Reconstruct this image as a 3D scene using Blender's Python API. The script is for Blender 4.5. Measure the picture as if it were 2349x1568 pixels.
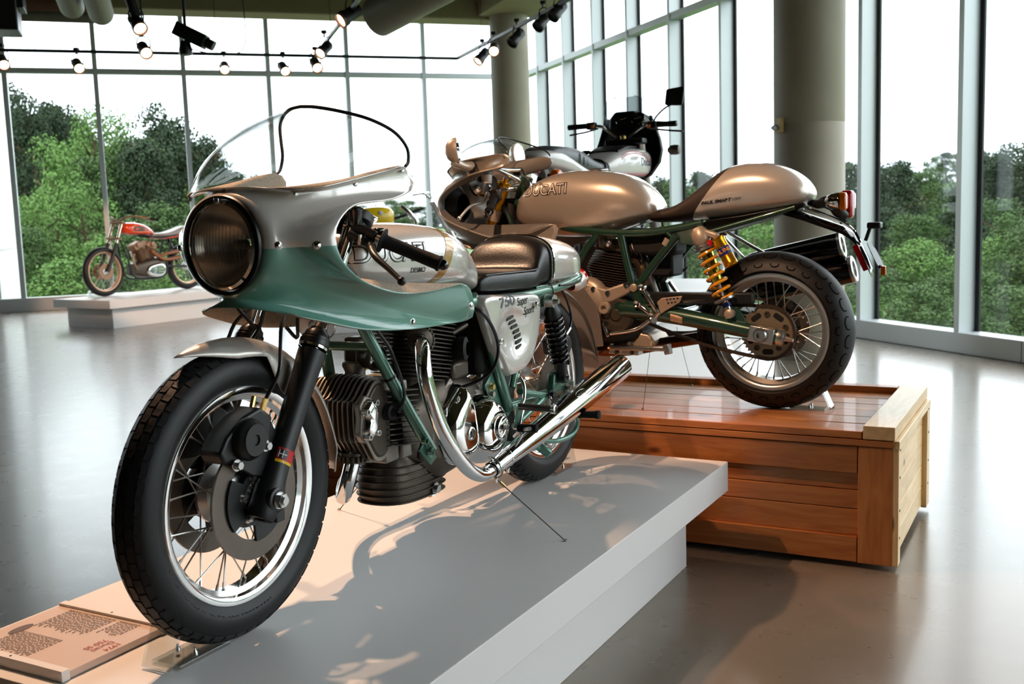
import bpy, bmesh, math, random
from mathutils import Vector as V, Matrix as MX
from mathutils.bvhtree import BVHTree
PI = math.pi
R = math.radians
S = bpy.context.scene
COL = S.collection
for o in list(bpy.data.objects):
    bpy.data.objects.remove(o)

# ---------------------------------------------------------------- camera
HC = 1.305
cd = bpy.data.cameras.new('camera')
cam = bpy.data.objects.new('camera', cd)
COL.objects.link(cam)
cd.sensor_width = 36.0
cd.lens = 2402.4 / 2349 * 36.0
cd.clip_start = .05
cd.clip_end = 3000
PITCH, ROLL = R(6.902), R(-1.904)
fw = V((0, math.cos(PITCH), -math.sin(PITCH)))
rt = V((1, 0, 0))
up = rt.cross(fw)
cr_, cu_ = rt * math.cos(ROLL) + up * math.sin(ROLL), up * math.cos(ROLL) - rt * math.sin(ROLL)
cam.matrix_world = MX(((cr_.x, cu_.x, -fw.x, 0), (cr_.y, cu_.y, -fw.y, 0), (cr_.z, cu_.z, -fw.z, HC), (0, 0, 0, 1)))
cd.dof.use_dof = True
cd.dof.focus_distance = 2.9
cd.dof.aperture_fstop = 6.3
S.camera = cam

# ---------------------------------------------------------------- colour management, world
vs = S.view_settings
vs.view_transform = 'Standard'
vs.look = 'None'
vs.gamma = 1
vs.use_curve_mapping = False
vs.exposure = 0
w = bpy.data.worlds.new('overcast_sky')
S.world = w
w.use_nodes = True
nt = w.node_tree
for n in list(nt.nodes):
    nt.nodes.remove(n)
wo = nt.nodes.new('ShaderNodeOutputWorld')
bg = nt.nodes.new('ShaderNodeBackground')
tc = nt.nodes.new('ShaderNodeTexCoord')
sp = nt.nodes.new('ShaderNodeSeparateXYZ')
rp = nt.nodes.new('ShaderNodeValToRGB')
rp.color_ramp.elements[0].position = 0.0
rp.color_ramp.elements[0].color = (.80, .90, .97, 1)
rp.color_ramp.elements[1].position = .45
rp.color_ramp.elements[1].color = (.96, .99, 1, 1)
nt.links.new(tc.outputs['Generated'], sp.inputs[0])
nt.links.new(sp.outputs['Z'], rp.inputs[0])
nt.links.new(rp.outputs[0], bg.inputs[0])
bg.inputs[1].default_value = 4.7
nt.links.new(bg.outputs[0], wo.inputs[0])

# ---------------------------------------------------------------- materials
def c8(r, g, b):
    f = lambda v: (v / 255 / 12.92) if v / 255 <= .04045 else ((v / 255 + .055) / 1.055) ** 2.4
    return (f(r), f(g), f(b), 1)

def mat(name, col, rough=.5, metal=0, coat=0, spec=.5, ns=25, na=.06, bump=0, bs=60, emit=0, rv=0, flake=0, sheen=0):
    m = bpy.data.materials.new(name)
    m.use_nodes = True
    t = m.node_tree
    p = t.nodes['Principled BSDF']
    p.inputs['Roughness'].default_value = rough
    p.inputs['Metallic'].default_value = metal
    p.inputs['Specular IOR Level'].default_value = spec
    p.inputs['Coat Weight'].default_value = coat
    p.inputs['Coat Roughness'].default_value = .03
    co = t.nodes.new('ShaderNodeTexCoord')
    nz = t.nodes.new('ShaderNodeTexNoise')
    nz.inputs['Scale'].default_value = ns
    nz.inputs['Detail'].default_value = 3
    t.links.new(co.outputs['Object'], nz.inputs['Vector'])
    mx = t.nodes.new('ShaderNodeMix')
    mx.data_type = 'RGBA'
    mx.inputs[6].default_value = tuple(min(1, x * (1 + na)) for x in col[:3]) + (1,)
    mx.inputs[7].default_value = tuple(x * (1 - na) for x in col[:3]) + (1,)
    t.links.new(nz.outputs['Fac'], mx.inputs[0])
    t.links.new(mx.outputs[2], p.inputs['Base Color'])
    if rv:
        mr = t.nodes.new('ShaderNodeMapRange')
        mr.inputs[3].default_value = max(0, rough - rv)
        mr.inputs[4].default_value = rough + rv
        t.links.new(nz.outputs['Fac'], mr.inputs[0])
        t.links.new(mr.outputs[0], p.inputs['Roughness'])
    if bump:
        bz = t.nodes.new('ShaderNodeTexNoise')
        bz.inputs['Scale'].default_value = bs
        bz.inputs['Detail'].default_value = 4
        t.links.new(co.outputs['Object'], bz.inputs['Vector'])
        bp = t.nodes.new('ShaderNodeBump')
        bp.inputs['Strength'].default_value = bump
        bp.inputs['Distance'].default_value = .002
        t.links.new(bz.outputs['Fac'], bp.inputs['Height'])
        t.links.new(bp.outputs[0], p.inputs['Normal'])
    if flake:
        vz = t.nodes.new('ShaderNodeTexVoronoi')
        vz.inputs['Scale'].default_value = 900
        t.links.new(co.outputs['Object'], vz.inputs['Vector'])
        m2 = t.nodes.new('ShaderNodeMix')
        m2.data_type = 'RGBA'
        m2.blend_type = 'MULTIPLY'
        m2.inputs[0].default_value = flake
        t.links.new(mx.outputs[2], m2.inputs[6])
        t.links.new(vz.outputs['Color'], m2.inputs[7])
        t.links.new(m2.outputs[2], p.inputs['Base Color'])
    if emit:
        p.inputs['Emission Color'].default_value = col
        p.inputs['Emission Strength'].default_value = emit
    return m

def glassmat(name, tint=(1, 1, 1, 1), refl=1.0, rough=0.0, ior=1.45):
    """clear sheet: see-through with a Schlick mirror term that works from both sides"""
    m = bpy.data.materials.new(name)
    m.use_nodes = True
    t = m.node_tree
    for n in list(t.nodes):
        t.nodes.remove(n)
    o = t.nodes.new('ShaderNodeOutputMaterial')
    tr = t.nodes.new('ShaderNodeBsdfTransparent')
    gl = t.nodes.new('ShaderNodeBsdfGlossy')
    lw = t.nodes.new('ShaderNodeLayerWeight')
    lw.inputs[0].default_value = .5
    pw = t.nodes.new('ShaderNodeMath')
    pw.operation = 'POWER'
    pw.inputs[1].default_value = 5
    f0 = ((ior - 1) / (ior + 1)) ** 2
    ma = t.nodes.new('ShaderNodeMath')
    ma.operation = 'MULTIPLY_ADD'
    ma.inputs[1].default_value = (1 - f0) * refl
    ma.inputs[2].default_value = f0 * refl
    mi = t.nodes.new('ShaderNodeMixShader')
    tr.inputs[0].default_value = tint
    gl.inputs['Roughness'].default_value = rough
    t.links.new(lw.outputs['Facing'], pw.inputs[0])
    t.links.new(pw.outputs[0], ma.inputs[0])
    t.links.new(ma.outputs[0], mi.inputs[0])
    t.links.new(tr.outputs[0], mi.inputs[1])
    t.links.new(gl.outputs[0], mi.inputs[2])
    t.links.new(mi.outputs[0], o.inputs[0])
    return m

# ---------------------------------------------------------------- mesh builders
def catmull(P, n, closed=False):
    """smooth curve through P, n samples spaced evenly along its length"""
    P = [V(p) for p in P]
    k = len(P)
    if k == 2 and not closed:
        return [P[0].lerp(P[1], i / (n - 1)) for i in range(n)]
    D = []
    segs = k if closed else k - 1
    for i in range(segs):
        if closed:
            a, b, c, d = P[(i - 1) % k], P[i], P[(i + 1) % k], P[(i + 2) % k]
        else:
            b, c = P[i], P[i + 1]
            a = P[i - 1] if i > 0 else b * 2 - c
            d = P[i + 2] if i + 2 < k else c * 2 - b
        for j in range(12):
            t = j / 12
            D.append(.5 * ((2 * b) + (c - a) * t + (2 * a - 5 * b + 4 * c - d) * t * t + (3 * b - a - 3 * c + d) * t ** 3))
    D.append(P[0].copy() if closed else P[-1].copy())
    L = [0]
    for i in range(1, len(D)):
        L.append(L[-1] + (D[i] - D[i - 1]).length)
    out = []
    m = n if closed else n - 1
    j = 0
    for i in range(n):
        s = L[-1] * i / m
        while j < len(L) - 2 and L[j + 1] < s:
            j += 1
        e = L[j + 1] - L[j]
        out.append(D[j].lerp(D[j + 1], (s - L[j]) / e if e > 1e-9 else 0))
    return out

def perp(d):
    d = V(d).normalized()
    a = V((0, 0, 1)) if abs(d.z) < .9 else V((1, 0, 0))
    u = d.cross(a).normalized()
    return u, d.cross(u).normalized()

class MB:
    def __init__(s, T=None):
        s.v, s.f, s.T = [], [], T

    def add(s, vs, fs):
        k = len(s.v)
        s.v += [tuple(s.T @ V(p)) for p in vs] if s.T else [tuple(p) for p in vs]
        s.f += [tuple(i + k for i in f) for f in fs]
        return s

    def box(s, c, d, M=None):
        c = V(c)
        vs = []
        for z in (-.5, .5):
            for x, y in ((-.5, -.5), (.5, -.5), (.5, .5), (-.5, .5)):
                q = V((x * d[0], y * d[1], z * d[2]))
                vs.append(c + (M @ q if M else q))
        return s.add(vs, [(3, 2, 1, 0), (4, 5, 6, 7), (0, 1, 5, 4), (1, 2, 6, 5), (2, 3, 7, 6), (3, 0, 4, 7)])

    def bar(s, a, b, w, h, upv=(0, 0, 1)):
        a, b = V(a), V(b)
        d = (b - a).normalized()
        u = d.cross(V(upv)).normalized()
        t = u.cross(d)
        vs = []
        for p in (a, b):
            for x, y in ((-1, -1), (1, -1), (1, 1), (-1, 1)):
                vs.append(p + u * x * w / 2 + t * y * h / 2)
        return s.add(vs, [(3, 2, 1, 0), (4, 5, 6, 7), (0, 1, 5, 4), (1, 2, 6, 5), (2, 3, 7, 6), (3, 0, 4, 7)])

    def cyl(s, a, b, r, r2=None, n=16, caps=True):
        return s.lathe(a, V(b) - V(a), [(0, r), (1, r if r2 is None else r2)], n, caps, scale=True)

    def lathe(s, o, ax, prof, n=24, caps=False, scale=False, arc=2 * PI, a0=0, closed=False):
        o, ax = V(o), V(ax)
        L = ax.length if scale else 1
        d = ax.normalized()
        u, w = perp(d)
        full = abs(arc - 2 * PI) < 1e-6
        cols = n if full else n + 1
        vs = []
        for t, r in prof:
            for i in range(cols):
                a = a0 + arc * i / n
                vs.append(o + d * t * L + (u * math.cos(a) + w * math.sin(a)) * r)
        fs = []
        k = len(prof)
        for j in range(k if closed else k - 1):
            j2 = (j + 1) % k
            for i in range(n):
                i2 = (i + 1) % cols
                fs.append((j * cols + i, j * cols + i2, j2 * cols + i2, j2 * cols + i))
        if caps and full:
            fs.append(tuple(range(cols))[::-1])
            fs.append(tuple((k - 1) * cols + i for i in range(cols)))
        return s.add(vs, fs)

    def tube(s, P, r, n=8, m=None, caps=True, closed=False, smooth=True):
        P = [V(p) for p in P]
        if smooth and len(P) > 2 or closed:
            m = m or (len(P) - 1) * 5 + 1
            if not isinstance(r, (int, float)):
                k = len(r) - 1
                rr = []
                for i in range(m):
                    q = i / (m - 1) * k
                    j = min(int(q), k - 1)
                    rr.append(r[j] + (r[j + 1] - r[j]) * (q - j))
                r = rr
            P = catmull(P, m, closed)
        k = len(P)
        if isinstance(r, (int, float)):
            r = [r] * k
        vs = []
        u = None
        for i in range(k):
            if closed:
                d = (P[(i + 1) % k] - P[i - 1]).normalized()
            else:
                d = (P[min(i + 1, k - 1)] - P[max(i - 1, 0)]).normalized()
            if u is None:
                u, _ = perp(d)
            else:
                u = (u - d * u.dot(d)).normalized()
            w = d.cross(u)
            for j in range(n):
                a = 2 * PI * j / n
                vs.append(P[i] + (u * math.cos(a) + w * math.sin(a)) * r[i])
        fs = []
        for i in range(k if closed else k - 1):
            i2 = (i + 1) % k
            for j in range(n):
                j2 = (j + 1) % n
                fs.append((i * n + j, i * n + j2, i2 * n + j2, i2 * n + j))
        if caps and not closed:
            fs.append(tuple(range(n))[::-1])
            fs.append(tuple((k - 1) * n + j for j in range(n)))
        return s.add(vs, fs)

    def grid(s, rows, closed=False):
        n = len(rows[0])
        vs = [p for r_ in rows for p in r_]
        fs = []
        for i in range(len(rows) - 1):
            for j in range(n if closed else n - 1):
                j2 = (j + 1) % n
                fs.append((i * n + j, i * n + j2, (i + 1) * n + j2, (i + 1) * n + j))
        return s.add(vs, fs)

    def loft(s, secs, caps=True):
        n = len(secs[0])
        s.grid(secs, True)
        if caps:
            k = len(s.v) - n * len(secs)
            s.f.append(tuple(k + i for i in range(n))[::-1])
            k = len(s.v) - n
            s.f.append(tuple(k + i for i in range(n)))
        return s

    def prism(s, poly, f0, f1):
        """closed polygon of 2d points mapped to 3d by f0 and f1, with sides and caps"""
        n = len(poly)
        a = [V(f0(*p)) for p in poly]
        b = [V(f1(*p)) for p in poly]
        fs = [tuple(range(n))[::-1], tuple(range(n, 2 * n))]
        fs += [(i, (i + 1) % n, n + (i + 1) % n, n + i) for i in range(n)]
        return s.add(a + b, fs)

    def sph(s, c, r, n=12, sc=(1, 1, 1)):
        c = V(c)
        m = n // 2
        vs, fs = [], []
        for i in range(m + 1):
            t = PI * i / m
            for j in range(n):
                a = 2 * PI * j / n
                vs.append(c + V((r * sc[0] * math.sin(t) * math.cos(a), r * sc[1] * math.sin(t) * math.sin(a), r * sc[2] * math.cos(t))))
        for i in range(m):
            for j in range(n):
                j2 = (j + 1) % n
                fs.append((i * n + j, (i + 1) * n + j, (i + 1) * n + j2, i * n + j2))
        return s.add(vs, fs)

    def bolt(s, c, d, r=.006, h=.006, n=6):
        c, d = V(c), V(d).normalized()
        s.cyl(c - d * .002, c + d * .0012, r * 1.45, n=12)
        return s.cyl(c, c + d * h, r, n=n)

    def mesh(s, name, smooth=40):
        me = bpy.data.meshes.new(name)
        me.from_pydata(s.v, [], s.f)
        bm = bmesh.new()
        bm.from_mesh(me)
        bmesh.ops.remove_doubles(bm, verts=bm.verts, dist=1e-6)
        bmesh.ops.recalc_face_normals(bm, faces=bm.faces)
        bm.to_mesh(me)
        bm.free()
        if smooth:
            me.shade_smooth()
            me.set_sharp_from_angle(angle=R(smooth))
        return me

    def build(s, name, m, parent=None, smooth=40, bevel=0, solid=0, sub=0, seg=2):
        o = obj(name, s.mesh(name, smooth), m, parent)
        if sub:
            q = o.modifiers.new('sub', 'SUBSURF')
            q.levels = q.render_levels = sub
        if solid:
            q = o.modifiers.new('solid', 'SOLIDIFY')
            q.thickness = solid
            q.offset = -1
        if bevel:
            q = o.modifiers.new('bevel', 'BEVEL')
            q.width = bevel
            q.segments = seg
            q.limit_method = 'ANGLE'
            q.angle_limit = R(35)
            q.harden_normals = False
        return o

def obj(name, me, m=None, parent=None):
    o = bpy.data.objects.new(name, me)
    COL.objects.link(o)
    if m is not None and not me.materials:
        me.materials.append(m)
    if parent:
        o.parent = parent
    return o

def tag(o, label=None, cat=None, group=None, kind=None):
    if label:
        o['label'] = label
    if cat:
        o['category'] = cat
    if group:
        o['group'] = group
    if kind:
        o['kind'] = kind
    return o

def thing(name, label, cat, loc=(0, 0, 0), rz=0, group=None):
    o = bpy.data.objects.new(name, None)
    o.empty_display_size = .2
    COL.objects.link(o)
    o.location = loc
    o.rotation_euler = (0, 0, R(rz))
    return tag(o, label, cat, group)

def mirror(P):
    return [V((p[0], -p[1], p[2])) for p in P]

def surf(rows, nu, nv):
    """smooth surface through control rows"""
    rr = [catmull(r_, nu) for r_ in rows]
    cols = [catmull([r_[i] for r_ in rr], nv) for i in range(nu)]
    return [[cols[i][j] for i in range(nu)] for j in range(nv)]

def text_mesh(txt, size, ext=.0, off=0, sx=1, shear=0, space=1, align='CENTER'):
    cu = bpy.data.curves.new('lettering', 'FONT')
    cu.body = txt
    cu.size = size
    cu.align_x = align
    cu.align_y = 'CENTER'
    cu.offset = off
    cu.shear = shear
    cu.space_character = space
    cu.extrude = ext
    o = bpy.data.objects.new('lettering', cu)
    COL.objects.link(o)
    dg = bpy.context.evaluated_depsgraph_get()
    me = bpy.data.meshes.new_from_object(o.evaluated_get(dg))
    bpy.data.objects.remove(o)
    bpy.data.curves.remove(cu)
    for v in me.vertices:
        v.co.x *= sx
    return me

def lettering(name, txt, size, m, parent, M, bvh=None, off=0, sx=1, shear=0, lift=.0012, space=1, cut=.012, align='CENTER', ray=None):
    """text laid on a surface: M maps text plane (x, y) to the local frame, bvh takes it onto the surface along -M.z"""
    me = text_mesh(txt, size, 0, off, sx, shear, space, align)
    bm = bmesh.new()
    bm.from_mesh(me)
    if bvh:
        for _ in range(3):
            ed = [e for e in bm.edges if e.calc_length() > cut]
            if ed:
                bmesh.ops.subdivide_edges(bm, edges=ed, cuts=1)
                bmesh.ops.triangulate(bm, faces=bm.faces)
    M = MX(M)
    nrm = (M.to_3x3() @ V((0, 0, 1))).normalized()
    for v in bm.verts:
        p = M @ v.co
        if bvh:
            h = bvh.ray_cast(p + nrm * .25, -nrm)
            if h[0] is not None:
                p = h[0]
        v.co = p + nrm * lift
    bm.to_mesh(me)
    bm.free()
    me.materials.clear()
    return obj(name, me, m, parent)

def frame_m(o, x, y):
    x, y = V(x).normalized(), V(y).normalized()
    z = x.cross(y).normalized()
    y = z.cross(x)
    o = V(o)
    return MX(((x.x, y.x, z.x, o.x), (x.y, y.y, z.y, o.y), (x.z, y.z, z.z, o.z), (0, 0, 0, 1)))

def bvh_of(mb):
    return BVHTree.FromPolygons([V(p) for p in mb.v], mb.f)

def rrect(w, h, r, n=5):
    P = []
    for cx, cy, a in ((w / 2 - r, h / 2 - r, 0), (-w / 2 + r, h / 2 - r, 90), (-w / 2 + r, -h / 2 + r, 180), (w / 2 - r, -h / 2 + r, 270)):
        for i in range(n):
            t = R(a + 90 * i / (n - 1))
            P.append((cx + r * math.cos(t), cy + r * math.sin(t)))
    return P

# ---------------------------------------------------------------- render bounces
S.cycles.max_bounces = 10
S.cycles.transparent_max_bounces = 24
S.cycles.sample_clamp_indirect = 6
S.cycles.caustics_reflective = False
S.cycles.caustics_refractive = False

# ---------------------------------------------------------------- shared materials
M_conc = mat('column_concrete', c8(150, 142, 124), .55, ns=3, na=.12, bump=.25, bs=40)
M_beam = mat('beam_concrete', c8(150, 140, 112), .7, ns=4, na=.12, bump=.2, bs=30)
M_deck = mat('ceiling_deck', c8(74, 62, 48), .8, ns=2, na=.15)
M_alu = mat('anodised_aluminium', c8(196, 203, 206), .42, .25, ns=4, na=.03)
M_gask = mat('black_gasket', c8(18, 22, 27), .5)
M_glass = glassmat('clear_pane', (.97, .985, .985, 1), .45)
M_panel = mat('white_wall_panel', c8(236, 238, 240), .45, ns=2, na=.02)
M_plaster = mat('painted_wall', c8(205, 203, 198), .8, ns=2, na=.03)
M_white = mat('white_plinth_paint', c8(226, 224, 222), .42, ns=1.5, na=.03, bump=.03, bs=90)
M_blk = mat('black_paint', c8(17, 17, 18), .35, ns=30)
M_blkmetal = mat('matt_black_metal', c8(24, 24, 26), .45, .3)
M_galv = mat('galvanised_duct', c8(128, 126, 112), .5, .3, ns=12, na=.1)

def floor_mat():
    m = mat('polished_concrete', c8(140, 134, 124), .2)
    t = m.node_tree
    p = t.nodes['Principled BSDF']
    co = [n for n in t.nodes if n.type == 'TEX_COORD'][0]
    n1 = t.nodes.new('ShaderNodeTexNoise')
    n1.inputs['Scale'].default_value = .8
    n1.inputs['Detail'].default_value = 5
    n1.inputs['Roughness'].default_value = .65
    n2 = t.nodes.new('ShaderNodeTexNoise')
    n2.inputs['Scale'].default_value = 7
    n2.inputs['Detail'].default_value = 6
    cr = t.nodes.new('ShaderNodeValToRGB')
    e = cr.color_ramp.elements
    e[0].position, e[0].color = .05, c8(98, 87, 74)
    e[1].position, e[1].color = .95, c8(132, 121, 106)
    mr = t.nodes.new('ShaderNodeMapRange')
    mr.inputs[3].default_value, mr.inputs[4].default_value = .25, .31
    for n in (n1, n2):
        t.links.new(co.outputs['Object'], n.inputs['Vector'])
    t.links.new(n1.outputs['Fac'], cr.inputs[0])
    t.links.new(cr.outputs[0], p.inputs['Base Color'])
    t.links.new(n2.outputs['Fac'], mr.inputs[0])
    t.links.new(mr.outputs[0], p.inputs['Roughness'])
    p.inputs['Coat Weight'].default_value = .3
    p.inputs['Coat Roughness'].default_value = .14
    return m

M_floor = floor_mat()
RZ = R(19.34)
RM = MX.Rotation(RZ, 4, 'Z')

def room(o):
    o.rotation_euler = (0, 0, RZ)
    return o

def struct(name, mb, m, parent=None, **k):
    o = mb.build(name, m, parent, **k)
    if parent is None:
        room(o)
        o['kind'] = 'structure'
    return o

# ---------------------------------------------------------------- shell: room frame, x to the right along the far glass, y away along the right glass
GX, GY = 6.75, 18.95          # glass planes
XL, YB = -11.0, -9.0          # opaque walls left of and behind the view
CEIL = 5.1
struct('floor', MB().box(((GX + XL) / 2, (GY + YB) / 2, -.1), (GX - XL + .2, GY - YB + .2, .2)), M_floor, smooth=0)
struct('ceiling', MB().box(((GX + XL) / 2, (GY + YB) / 2, CEIL + .1), (GX - XL + .2, GY - YB + .2, .2)), M_deck, smooth=0)

def cyl_struct(name, x, y, r, z0, z1, m):
    prof = [(z0, r), (1.98, r), (1.99, r - .004), (2.0, r), (z1, r)]
    o = struct(name, MB().lathe((x, y, 0), (0, 0, 1), prof, 56), m, smooth=30)
    return o

col1 = cyl_struct('trim_1', 5.5, 15.35, .29, 0, 4.9, M_conc)
col2 = cyl_struct('trim_2', 5.45, 7.70, .295, 0, 4.9, M_conc)
# beams over the column lines, cast concrete
struct('trim_3', MB().box((-2.6, 15.7, 4.72), (16.6, .5, .95)), M_beam, smooth=0, bevel=.02)
struct('trim_4', MB().box((5.5, 3.35, 4.69), (.9, 24.2, .8)), M_beam, smooth=0, bevel=.02)
for i, yy in enumerate((11.4, 7.2, 3.0)):
    struct('trim_%d' % (5 + i), MB().box((-2.9, yy, 4.9), (16, .35, .5)), M_beam, smooth=0, bevel=.02)

# far glass wall: window_1, right glass wall: window_2
FX = [-10.1, -8.72, -7.34, -5.96, -4.58, -3.2, -1.84, -.478, .911, 2.311, 3.686, 5.085, 6.45]
RY = [-8.2, -6.92, -5.64, -4.36, -3.08, -1.8, -.52, .76, 2.04, 3.32, 4.58, 5.86, 7.15, 8.46, 9.73, 11.01, 12.27, 13.5, 14.67, 15.83, 16.98, 18.1]

def shared(name, mb, m, parent, places):
    """one mesh, a copy at each place"""
    me = mb.mesh(name, 0)
    me.materials.append(m)
    out = []
    for p in places:
        o = obj(name, me, None, parent)
        o.location = p
        out.append(o)
    return out

w1 = struct('window_1', MB().box(((GX + XL) / 2, GY - .09, .11), (GX - XL, .2, .22)), M_alu, smooth=0, bevel=.006)
shared('mullion', MB().box((0, -.075, 2.6), (.075, .15, 4.85)), M_alu, w1, [(x, GY, 0) for x in FX])
shared('transom', MB().box((0, -.07, 0), (1.335, .135, .085)), M_alu, w1, [((FX[i] + FX[i + 1]) / 2, GY, 3.87) for i in range(len(FX) - 1)])
shared('pane', MB().box((0, .02, 0), (1.37, .012, 3.6)), M_glass, w1, [((FX[i] + FX[i + 1]) / 2, GY, 2.03) for i in range(len(FX) - 1)])
shared('pane', MB().box((0, .02, 0), (1.37, .012, 1.17)), M_glass, w1, [((FX[i] + FX[i + 1]) / 2, GY, 4.49) for i in range(len(FX) - 1)])
w2 = struct('window_2', MB().box((GX - .09, (GY + YB) / 2, .09), (.2, GY - YB, .178)), M_alu, smooth=0, bevel=.006)
shared('mullion', MB().box((-.09, .03, 2.6), (.17, .06, 4.85)), M_alu, w2, [(GX, y, 0) for y in RY])
shared('gasket', MB().box((.005, .0, 2.6), (.02, .085, 4.85)), M_gask, w2, [(GX, y - .005, 0) for y in RY])
shared('transom', MB().box((-.085, 0, 0), (.16, 1.2, .085)), M_alu, w2, [(GX, (RY[i] + RY[i + 1]) / 2 + .03, 3.755) for i in range(len(RY) - 1)])
shared('pane', MB().box((.02, 0, 0), (.012, 1.26, 3.54)), M_glass, w2, [(GX, (RY[i] + RY[i + 1]) / 2, 1.95) for i in range(len(RY) - 1)])
shared('pane', MB().box((.02, 0, 0), (.012, 1.26, 1.3)), M_glass, w2, [(GX, (RY[i] + RY[i + 1]) / 2, 4.44) for i in range(len(RY) - 1)])
# the hall goes on to the left and behind as dim gallery space
M_dimw = mat('dim_gallery_wall', c8(58, 50, 44), .8, ns=2, na=.05)
struct('wall_left', MB().box((XL - .1, (GY + YB) / 2, CEIL / 2), (.2, GY - YB, CEIL)), M_dimw, smooth=0)
struct('wall_back', MB().box(((GX + XL) / 2, YB - .1, CEIL / 2), (GX - XL, .2, CEIL)), M_dimw, smooth=0)
# joints of the kick plate
shared('kick_joint', MB().box((-.191, 0, .088), (.003, .004, .17)), M_gask, w2, [(GX, y, 0) for y in (3.0, 6.45, 10.3, 13.2)])

# socket box on the near column
bx = room(thing('socket_box', 'small yellowish socket box with a round plug on the large concrete column', 'socket', RM @ V((5.15, 7.69, 1.98))))
bx.rotation_euler = (0, 0, RZ + R(5))
MB().box((0, 0, 0), (.05, .09, .125)).build('housing', mat('socket_plastic', c8(196, 172, 110), .45), bx, bevel=.006)
MB().lathe((-.025, .02, -.02), (-1, 0, 0), [(0, .024), (.02, .024), (.03, .018), (.045, .012), (.045, 0)], 16).build('plug', M_alu, bx)

# ---------------------------------------------------------------- white display plinths
def plinth(name, label, x0, x1, y0, y1, top, loc, rz, slab=.11, rec=.122):
    t = thing(name, label, 'platform', loc, rz, 'white display platforms')
    MB().box(((x0 + x1) / 2, (y0 + y1) / 2, top - slab / 2), (x1 - x0, y1 - y0, slab)).build('slab', M_white, t, smooth=0, bevel=.0025)
    MB().box(((x0 + x1) / 2, (y0 + y1) / 2, (top - slab) / 2), (x1 - x0 - 2 * rec, y1 - y0 - 2 * rec, top - slab)).build('base', M_white, t, smooth=0, bevel=.002)
    return t

A_LOC, A_RZ = (.0786, 3.611, 0), -118.65
PT = .378
plinth('display_platform', 'large white stepped platform carrying the silver and green racing motorcycle', -.482, 1.888, -.558, .537, PT, A_LOC, A_RZ)
p = RM @ V((-.412, 14.47, 0))
plinth('display_platform', 'white stepped platform by the far glass carrying the orange motorcycle', 0, 2.45, 0, 1.2, PT, p, 19.34 + 38)
p = RM @ V((.62, 15.2, 0))
plinth('display_platform', 'white platform seen end on below the speckled fairing, beside the orange motorcycle platform', 1.0, 3.2, .75, 1.9, PT, p, 19.34 + 12)

# ================================================================ grounds and trees outside, world frame
random.seed(11)
M_grass = mat('mown_grass', c8(84, 108, 62), .9, ns=1.5, na=.2, spec=.1)
M_soil = mat('woodland_floor', c8(58, 70, 40), .95, ns=.8, na=.3, spec=.1)
M_bark = mat('bark', c8(74, 60, 48), .9, ns=8, na=.25, spec=.1)
LEAF = [mat('pine_needles', c8(44, 58, 40), .8, ns=.9, na=.3, spec=.2), mat('mid_green_leaves', c8(62, 84, 46), .75, ns=.9, na=.3, spec=.2), mat('light_green_leaves', c8(84, 114, 58), .75, ns=.9, na=.28, spec=.2)]
gm = MB()
gm.box((0, 330, -4.2), (900, 600, .4))
gm.box((0, -135, -4.2), (900, 330, .4))
gr_ = gm.build('grass_field', M_grass, None, smooth=0)
tag(gr_, 'flat mown grass field stretching away outside the glass walls', 'grass', kind='stuff')
rd = MB().box((-40, 250, -3.98), (260, 14, .06)).build('service_road', mat('pale_road', c8(200, 198, 192), .8), None, smooth=0)
tag(rd, 'pale road strip in front of the distant tree line', 'road')
hl_ = MB()
rows = []
for i in range(15):
    row = []
    for j in range(15):
        x, y = 60 + 60 * i / 14, 150 + 90 * j / 14
        z = -4 + 8.2 * math.exp(-(((x - 84) / 26) ** 2)) * min(1, j / 7)
        row.append(V((x, y, z)))
    rows.append(row)
tag(hl_.grid(rows).build('grass_bank', M_grass, None), 'light green grass bank between the trees seen through the right glass', 'hill')
hb_ = thing('distant_building', 'pale grey building with dark windows half hidden among trees', 'building', (61.5, 150, -4), 8)
MB().box((0, 0, 2.6), (9, 8, 5.2)).build('wall', mat('pale_render', c8(200, 203, 206), .7), hb_, smooth=0)
MB().prism([(-5, 5.2), (5, 5.2), (4, 7.0), (-4, 7.0)], lambda u, v: (u, -4.6, v), lambda u, v: (u, 4.6, v)).build('roof', mat('grey_roof', c8(150, 156, 164), .6), hb_, smooth=0)
for x in (-2.6, .2, 3.0):
    w_ = MB().box((x, -4.05, 3.4), (2.2, .1, 2.2)).build('window', M_gask, hb_, smooth=0)
    MB().box((x, -4.12, 3.4), (.12, .05, 2.2)).build('window_bar', M_panel, hb_, smooth=0)

def leaf(mb, c, n, s):
    u, w_ = perp(n)
    a = random.random() * 6.28
    u2 = u * math.cos(a) + w_ * math.sin(a)
    w2 = n.cross(u2)
    k = len(mb.v)
    mb.v += [tuple(c - u2 * s), tuple(c - w2 * s * .55 + n * s * .15), tuple(c + u2 * s), tuple(c + w2 * s * .55 + n * s * .15)]
    mb.f += [(k, k + 1, k + 2, k + 3)]

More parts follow.
